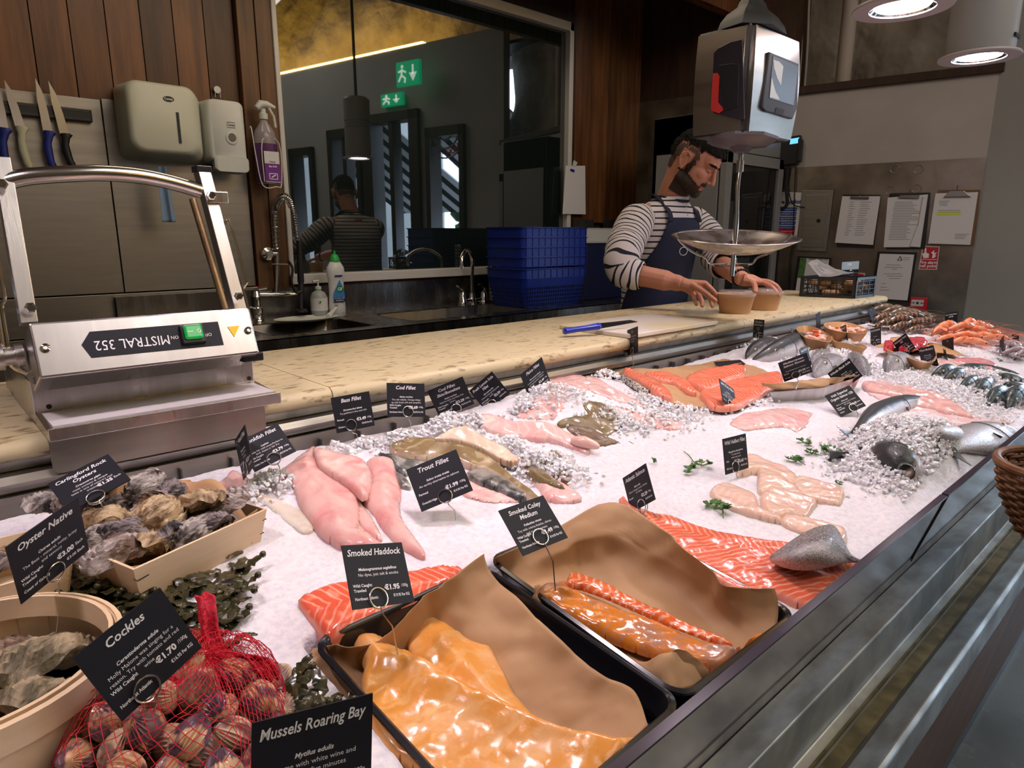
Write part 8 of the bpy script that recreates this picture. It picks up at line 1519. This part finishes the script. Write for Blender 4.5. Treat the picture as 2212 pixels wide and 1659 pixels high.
for z in (.55, .85, 1.15): MB().box((fa + .04, FY + .06, z), (fb - .04, FY + .40, z + .008)).build('shelf', STEELD, t)
# wicker basket hanging over the front ledge at the right edge
q = atd(2300, 1068, 1.06); t = thing('wicker_basket', (q.x, q.y, q.z - .07), 'brown wicker basket at the right edge over the steel ledge', 'basket'); WK = mat('wicker', (.24, .10, .035), .5, 0, (.13, .05, .015), 40, 4); b = MB(); M = Matrix.Translation((q.x, q.y, q.z)) @ Matrix.Rotation(R(90), 4, 'Y') @ Matrix.Rotation(R(20), 4, 'X'); nr = 17
for k in range(nr):
    u = k / (nr - 1); rr_ = .052 + .04 * math.sin(u * 1.5); z = -.07 + .11 * u; P_ = [Vector((math.cos(a) * (rr_ + .0028 * math.cos(13 * a + math.pi * k)), math.sin(a) * (rr_ + .0028 * math.cos(13 * a + math.pi * k)), z + .001 * math.sin(9 * a))) for a in [2 * math.pi * j / 78 for j in range(78)]]
    b.tube([Matrix.Translation((q.x, q.y, q.z)) @ p for p in P_], .0034, 6, closed=True)
b.build('woven_side', WK, t, smooth=True); g = MB()
for j in range(26): a = 2 * math.pi * j / 26; g.tube([Vector((q.x + math.cos(a) * (.050 + .04 * math.sin(u * 1.5)), q.y + math.sin(a) * (.050 + .04 * math.sin(u * 1.5)), q.z - .07 + .11 * u)) for u in (0, .25, .5, .75, 1)], .0022, 5)
g.build('stakes', WK, t); MB().tube([Vector((q.x + math.cos(a) * .094, q.y + math.sin(a) * .094, q.z + .045)) for a in [2 * math.pi * j / 40 for j in range(40)]], .007, 8, closed=True).build('rim', WK, t, smooth=True)
# ---------------------------------------------------------------- the worker
t = thing('person', (2.42, 1.74, 0), 'young man in striped top and navy apron looking down at two soup bowls', 'person'); PT = t
SKIN = mat('skin', (.56, .27, .18), .45, 0, (.47, .20, .13), 14, 4, sss=.2, contrast=(.3, .7)); V3 = Vector
HC = V3((2.43, 1.575, 1.578)); hf = V3((.28, -.96, 0)).normalized(); pa = R(34); F_ = hf * math.cos(pa) - V3((0, 0, math.sin(pa))); U_ = hf * math.sin(pa) + V3((0, 0, math.cos(pa))); X_h = F_.cross(U_).normalized()
HM = frame(HC, X_h, F_, U_); H = lambda x, y, z: HM @ V3((x, y, z)); H3 = HM.to_3x3().to_4x4()
b = MB()
def hb(c, r, n=20, m=14): b.ball(H(*c), r, n, m, M=H3)
hb((0, -.014, .030), (.077, .098, .086), 32, 22); hb((0, .030, -.018), (.064, .062, .072), 28, 18); hb((0, .040, -.060), (.050, .050, .046)); hb((0, .074, -.086), (.022, .018, .018)); hb((0, .052, .045), (.060, .040, .050))
for s in (-1, 1):
    hb((s * .036, .056, -.012), (.026, .028, .026)); b.tube([H(s * .014, .091, .034), H(s * .034, .086, .038), H(s * .054, .068, .030)], [.007, .0078, .005], 8); hb((s * .031, .0745, .014), (.0145, .013, .0115), 14, 10); hb((s * .0115, .098, -.026), (.0075, .009, .0065), 10, 8)
    hb((s * .048, .014, -.062), (.020, .038, .024))
    e = MB(); hb((s * .079, -.014, -.002), (.006, .017, .030)); b.tube([H(s * .084, -.020, -.022), H(s * .088, -.033, .0), H(s * .089, -.034, .020), H(s * .087, -.018, .033), H(s * .083, -.002, .026), H(s * .080, .002, .008)], [.004, .0045, .0048, .0045, .004, .003], 8); hb((s * .082, -.012, -.028), (.005, .009, .010), 10, 8)
b.tube([H(0, .088, .028), H(0, .097, .010), H(0, .109, -.012), H(0, .113, -.022), H(0, .100, -.030)], [.0085, .0085, .0100, .0115, .006], 12)
b.tube([H(-.024, .078, -.050), H(-.010, .089, -.047), H(0, .0905, -.048), H(.010, .089, -.047), H(.024, .078, -.050)], [.003, .0048, .0042, .0048, .003], 8); b.tube([H(-.020, .078, -.056), H(0, .088, -.058), H(.020, .078, -.056)], [.003, .0062, .003], 8)
b.tube([H(0, -.040, -.010), H(0, -.020, -.070), V3((2.425, 1.672, 1.44)), V3((2.42, 1.70, 1.36))], [.058, .056, .060, .085], 20)
b.tube([(2.42, 1.70, 1.40), (2.42, 1.72, 1.2), (2.42, 1.74, .95)], [.08, .10, .12], 16)
b.tube([(2.24, 1.69, 1.37), (2.42, 1.70, 1.385), (2.59, 1.68, 1.38)], [.045, .06, .045], 14)
EL, WR_ = V3((2.025, 1.60, 1.165)), at(1472, 613, 'y', 1.375); ELL, WL = V3((2.545, 1.50, 1.19)), at(1606, 604, 'y', 1.275)
b.tube(curve([(2.24, 1.69, 1.37), (2.12, 1.65, 1.27), EL, EL.lerp(WR_, .35), EL.lerp(WR_, .75), WR_], 3), [.045] * 4 + [.043] * 3 + [.040] * 3 + [.038] * 3 + [.030] * 2 + [.026], 14)
b.tube(curve([(2.59, 1.68, 1.38), (2.60, 1.58, 1.28), ELL, ELL.lerp(WL, .35), ELL.lerp(WL, .75), WL], 3), [.045] * 4 + [.043] * 3 + [.040] * 3 + [.037] * 3 + [.028] * 2 + [.025], 14)
A = lambda x, y, d: at(x, y, 'y', d)
def finger(P_, r0=.0092, r1=.0070): C_ = curve(P_, 3); b.tube(C_, [r0 + (r1 - r0) * i / (len(C_) - 1) for i in range(len(C_))], 10); b.ball(C_[-1], r1 * .98, 10, 8); b.ball(C_[0], r0, 10, 8)
kn = [A(1524, 612, 1.305), A(1517, 622, 1.315), A(1506, 630, 1.325), A(1496, 634, 1.335)]
for k in kn: b.tube([WR_, WR_.lerp(k, .5), k], [.021, .015, .0105], 10)
b.tube([WR_, (WR_ + kn[1]) / 2 + V3((0, 0, -.004)), kn[1]], [.025, .024, .012], 12)
finger([kn[0], A(1542, 630, 1.268), A(1548, 642, 1.262), A(1552, 653, 1.258)]); finger([kn[1], A(1534, 646, 1.278), A(1537, 655, 1.270), A(1539, 662, 1.262)]); finger([kn[2], A(1515, 648, 1.29), A(1517, 656, 1.282), A(1517, 661, 1.272)]); finger([kn[3], A(1500, 647, 1.305), A(1503, 654, 1.296), A(1504, 658, 1.288)], .008, .0062)
finger([WR_.lerp(kn[0], .35), A(1522, 632, 1.265), A(1535, 642, 1.235), A(1545, 650, 1.215)], .011, .0085)
kl = [A(1646, 611, 1.215), A(1643, 608, 1.235), A(1638, 606, 1.25), A(1632, 606, 1.262)]
for k in kl: b.tube([WL, WL.lerp(k, .5), k], [.021, .016, .0105], 10)
b.tube([WL, (WL + kl[1]) / 2, kl[1]], [.025, .023, .012], 12)
finger([kl[0], A(1664, 617, 1.172), A(1676, 629, 1.148), A(1682, 638, 1.137)]); finger([kl[1], A(1662, 610, 1.195), A(1677, 617, 1.172), A(1686, 629, 1.158)]); finger([kl[2], A(1656, 607, 1.22), A(1670, 612, 1.21), A(1680, 622, 1.20)]); finger([kl[3], A(1646, 608, 1.245), A(1657, 613, 1.245), A(1665, 621, 1.24)], .008, .0065)
finger([WL.lerp(kl[0], .3) + V3((0, -.01, -.006)), A(1630, 616, 1.222), A(1632, 626, 1.196), A(1631, 630, 1.186)], .011, .0085)
body = b.build('body', SKIN, t, smooth=True); md = body.modifiers.new('fuse', 'REMESH'); md.mode = 'VOXEL'; md.voxel_size = .0026; md.use_smooth_shade = True; md = body.modifiers.new('soft', 'SMOOTH'); md.factor = .5; md.iterations = 3
dg = bpy.context.evaluated_depsgraph_get(); ev = body.evaluated_get(dg); me = bpy.data.meshes.new_from_object(ev); body.modifiers.clear(); old = body.data; body.data = me; bpy.data.meshes.remove(old)
nv = len(me.vertices); co = np.zeros(nv * 3); me.vertices.foreach_get('co', co); co = co.reshape(-1, 3) + np.array(t.location); no = np.zeros(nv * 3); me.vertices.foreach_get('normal', no); no = no.reshape(-1, 3)
for p in me.polygons: p.use_smooth = True
Hi = np.array(HM.inverted()); L3 = co @ Hi[:3, :3].T + Hi[:3, 3]; x, y, z = L3.T; ax = np.abs(x); nz_ = fbm(x * 160 + 9, y * 160 + z * 120, 2); ish = np.linalg.norm(L3, axis=1) < .2
def shell(name, mask, off, m):
    q = np.zeros(len(me.loops), int); me.loops.foreach_get('vertex_index', q); mb = MB(); ids = {}; V = []; F = []
    for p in me.polygons:
        vs = p.vertices
        if all(mask[v] for v in vs):
            for v in vs:
                if v not in ids: ids[v] = len(V); V.append(co[v] + no[v] * off[v])
            F.append(tuple(ids[v] for v in vs))
    mb.add(V, F); return mb.build(name, m, PT, smooth=True, autosm=180)
earz = (ax > .070) & (y > -.045) & (y < .008) & (z > -.045) & (z < .040); HAIR = mat('black_hair', (.006, .005, .005), .8, bump=.5, bscale=260, spec=.2); FADE = mat('cropped_hair', (.10, .06, .045), .7, 0, (.05, .03, .025), 200, 2)
front = .072 + .25 * (z - .09) - .5 * np.maximum(ax - .04, 0) * 0
top = ish & ~earz & (z > .058 + .020 * nz_ - .10 * np.minimum(y + .02, 0) * -1 * 0) & (y < .086 + .008 * nz_) & ((z > .066) | (y < .03))
top |= ish & ~earz & (y < -.070 + .01 * nz_) & (z > -.012); top |= ish & (z > .075) & (y > .05) & (y < .10)
ofs = .004 + .012 * np.clip((z - .06) / .05, 0, 1) + .006 * np.clip((y - .04) / .04, 0, 1) * (z > .07) + .007 * nz_
shell('hair', top, ofs, HAIR)
side = ish & ~earz & ~top & (z > .0 + .012 * nz_) & (y < .030 + .012 * nz_) & (y > -.12); side |= ish & ~earz & (y < -.055) & (z > -.055 + .01 * nz_)
shell('cropped_sides', side & ~(top), .0012 + 0 * x, FADE)
jaw = ish & (z < -.030 - .35 * np.maximum(y - .02, 0) * (ax > .02) + .006 * nz_) & (y > -.018) & (y < .2) & (z > -.125) & ~((ax < .022) & (z > -.066) & (y > .07)) & ~((z > -.052) & (y > .055) & (ax < .034))
jaw |= ish & ~earz & (ax > .052) & (y > -.002) & (y < .024 + .006 * nz_) & (z < .020) & (z > -.06)
must = ish & (ax < .030) & (y > .066) & (z < -.0335) & (z > -.0460 - .25 * ax) ; jaw |= must; jaw |= ish & (ax < .007) & (y > .07) & (z < -.064)
shell('beard', jaw, .0016 + .0018 * np.clip(nz_ + .5, 0, 1), mat('beard_hair', (.022, .013, .010), .7, 0, (.07, .038, .026), 320, 2, contrast=(.45, .75), bump=.6, bscale=400))
brow = ish & (ax > .012) & (ax < .055) & (y > .05) & (np.abs(z - (.0385 - .12 * np.abs(ax - .034))) < .0048); shell('eyebrows', brow, .0014 + 0 * x, HAIR)
lash = ish & (ax > .019) & (ax < .046) & (y > .06) & (np.abs(z - (.0075 + .25 * np.abs(ax - .031))) < .0020); shell('lashes', lash, .0007 + 0 * x, HAIR)
lip = ish & (ax < .021) & (y > .076) & (z < -.0475) & (z > -.0625); shell('lips', lip, .0007 + 0 * x, mat('lips', (.50, .14, .11), .4))
# striped top
STR = mat('striped_cotton', (.66, .62, .63), .85, bump=.2, bscale=300); nt = STR.node_tree; N = nt.nodes; Lk = nt.links; uv = N.new('ShaderNodeUVMap'); sp_ = N.new('ShaderNodeSeparateXYZ'); Lk.new(uv.outputs['UV'], sp_.inputs[0]); mo = N.new('ShaderNodeMath'); mo.operation = 'FRACT'; Lk.new(sp_.outputs['Y'], mo.inputs[0]); gt = N.new('ShaderNodeMath'); gt.operation = 'LESS_THAN'; gt.inputs[1].default_value = .27; Lk.new(mo.outputs[0], gt.inputs[0])
mx = N.new('ShaderNodeMix'); mx.data_type = 'RGBA'; mx.inputs['A'].default_value = (.66, .62, .63, 1); mx.inputs['B'].default_value = (.010, .011, .025, 1); Lk.new(gt.outputs[0], mx.inputs['Factor']); Lk.new(mx.outputs['Result'], N['Principled BSDF'].inputs['Base Color'])
TS = [(.90, 2.43, 1.745, .172, .118), (1.0, 2.43, 1.74, .165, .112), (1.10, 2.43, 1.735, .168, .118), (1.20, 2.43, 1.725, .178, .124), (1.28, 2.425, 1.715, .190, .124), (1.345, 2.42, 1.70, .205, .112), (1.385, 2.42, 1.692, .195, .092), (1.415, 2.42, 1.685, .140, .082), (1.435, 2.422, 1.678, .090, .074), (1.452, 2.424, 1.668, .072, .070)]
ts = lambda z, k: float(np.interp(z, [q[0] for q in TS], [q[k] for q in TS]))
def loft(mb, RR, vs, wr):
    n = len(RR[0]); k0 = len(mb.v); mb.rings(RR, caps=False); mb.uv = (mb.uv or []) + [(j / n, v + wr * .22 * math.sin(3 * 6.28 * j / n + 2.3 * v) * .5 + .03 * float(fbm(np.array(j * .3), np.array(v * .7), 2))) for v, r_ in zip(vs, RR) for j in range(n)]
mb = MB(); RR = []; vs = []; n = 56
for k in range(60):
    z_ = .90 + (1.452 - .90) * k / 59; cx_, cy_, rx_, ry_ = (ts(z_, i) for i in (1, 2, 3, 4)); ring = []
    for j in range(n):
        a = 2 * math.pi * j / n; w_ = 1 + .020 * float(fbm(np.array(a * 2.2 + 3), np.array(z_ * 26), 3)); ring.append(V3((cx_ + math.cos(a) * abs(math.cos(a)) ** -.12 * rx_ * w_ if abs(math.cos(a)) > .01 else cx_, cy_ + math.sin(a) * ry_ * w_, z_)))
    RR.append(ring); vs.append(z_ / .0235)
loft(mb, RR, vs, .3)
def sleeve(P_, rad):
    C_ = curve(P_, 10); RR = []; vs = []; L_ = 0; pn = None; n = 30
    for i, p in enumerate(C_):
        if i: L_ += (C_[i] - C_[i - 1]).length
        T_ = (C_[min(i + 1, len(C_) - 1)] - C_[max(0, i - 1)]).normalized(); n1 = V3((.2, 1, .1)).cross(T_).normalized() if pn is None else (pn - T_ * pn.dot(T_)).normalized(); pn = n1; b1 = T_.cross(n1); r_ = float(np.interp(i / (len(C_) - 1), [k / (len(rad) - 1) for k in range(len(rad))], rad))
        RR.append([p + (n1 * math.cos(a) + b1 * math.sin(a)) * r_ * (1 + .05 * float(fbm(np.array(a * 1.6 + 7), np.array(L_ * 30), 3)) + .03 * math.sin(L_ * 110 + a * 2) * (L_ > .2)) for a in [2 * math.pi * j / n for j in range(n)]]); vs.append(-L_ / .0225)
    loft(mb, RR, vs, 1)
sleeve([(2.30, 1.69, 1.365), (2.22, 1.685, 1.350), (2.12, 1.655, 1.27), EL + V3((.012, .008, .050)), EL + V3((.0, -.004, .010)), EL.lerp(WR_, .20) + V3((-.004, 0, .0)), EL.lerp(WR_, .36)], [.045, .074, .072, .066, .062, .060, .048])
sleeve([(2.54, 1.69, 1.365), (2.61, 1.67, 1.345), (2.61, 1.58, 1.27), ELL + V3((.004, .01, .01)), ELL.lerp(WL, .12), ELL.lerp(WL, .24)], [.045, .072, .070, .066, .062, .060, .052])
mb.build('striped_top', STR, t, smooth=True, autosm=180)
MB().tube([V3((2.424 + math.cos(a) * .071, 1.668 + math.sin(a) * .068 , 1.452 - .018 * max(0, -math.sin(a)))) for a in [2 * math.pi * j / 40 for j in range(40)]], .006, 8, closed=True).build('collar', STR, t, smooth=True)
for k in range(3): MB().ball((2.424, 1.601 - .009 * k, 1.432 - .026 * k), (.005, .003, .005), 10, 6).build('button', WHITEP, t, smooth=True)
# navy apron
AP = mat('navy_cotton', (.010, .014, .045), .8, 0, (.007, .010, .032), 12, 3, bump=.2, bscale=300)
def apr(a, z_, o=.012):
    z2 = max(z_, .92); w_ = 1 + .02 * float(fbm(np.array(a * 2), np.array(z_ * 9), 2)); return V3((ts(z2, 1) + math.sin(a) * (ts(z2, 3) + o) * w_, ts(z2, 2) - math.cos(a) * (ts(z2, 4) + o + max(0, .9 - z_) * .05) * w_, z_))
rows = []
for z_, w_ in ((1.365, 30), (1.33, 34), (1.27, 44), (1.20, 62), (1.12, 84), (1.02, 104), (.9, 112), (.75, 112), (.55, 112)): rows.append([apr(R(w_ * s), z_, .012 + (.004 if z_ < 1.1 else 0)) for s in [k / 6 - 1 for k in range(13)]])
gridsurf(rows, 3, 4, .0016, 22).build('apron', AP, t, smooth=True, solid=.003)
for s in (-1, 1):
    P_ = curve([apr(R(28 * s), 1.352, .015), apr(R(30 * s), 1.39, .012), V3((2.42 + s * .088, 1.655, 1.440)), V3((2.42 + s * .075, 1.70, 1.462)), V3((2.42 + s * .03, 1.752, 1.466))], 5)
    gridsurf([[p + V3((-.014, 0, 0)) for p in P_], [p + V3((.014, 0, .0)) for p in P_]], 1, 2, 0).build('neck_strap', AP, t, smooth=True, solid=.003)
g = MB(); M = frame(apr(R(-8), 1.235, .018), V3((1, 0, 0)), V3((0, 0, 1)), V3((0, -1, 0))); g.tube([M @ V3((math.cos(a) * .028, math.sin(a) * .016, .001)) for a in [2 * math.pi * k / 24 for k in range(24)]], .0012, 4, closed=True); g.build('apron_emblem', INK, t)
# dark trousers, shoes, bead bracelet
g = MB()
for s in (-1, 1): g.tube([(2.43 + s * .075, 1.745, .95), (2.43 + s * .09, 1.74, .5), (2.43 + s * .10, 1.75, .08)], [.10, .075, .060], 14)
g.build('trousers', mat('dark_trousers', (.015, .015, .02), .8), t, smooth=True)
for s in (-1, 1): MB().ball((2.43 + s * .10, 1.70, .045), (.045, .13, .045), 14, 8, fn=lambda p, d: V3((p.x, p.y, max(p.z, -.044)))).build('shoe', BLACKP, t, smooth=True)
W2 = WL.lerp(ELL, .10); T_ = (WL - ELL).normalized(); n1 = T_.orthogonal().normalized(); b1 = T_.cross(n1); g = MB()
for k in range(18): a = 2 * math.pi * k / 18; g.ball(W2 + (n1 * math.cos(a) + b1 * math.sin(a)) * .0315, .0056, 8, 6)
g.build('bead_bracelet', BLACKP, t, smooth=True)
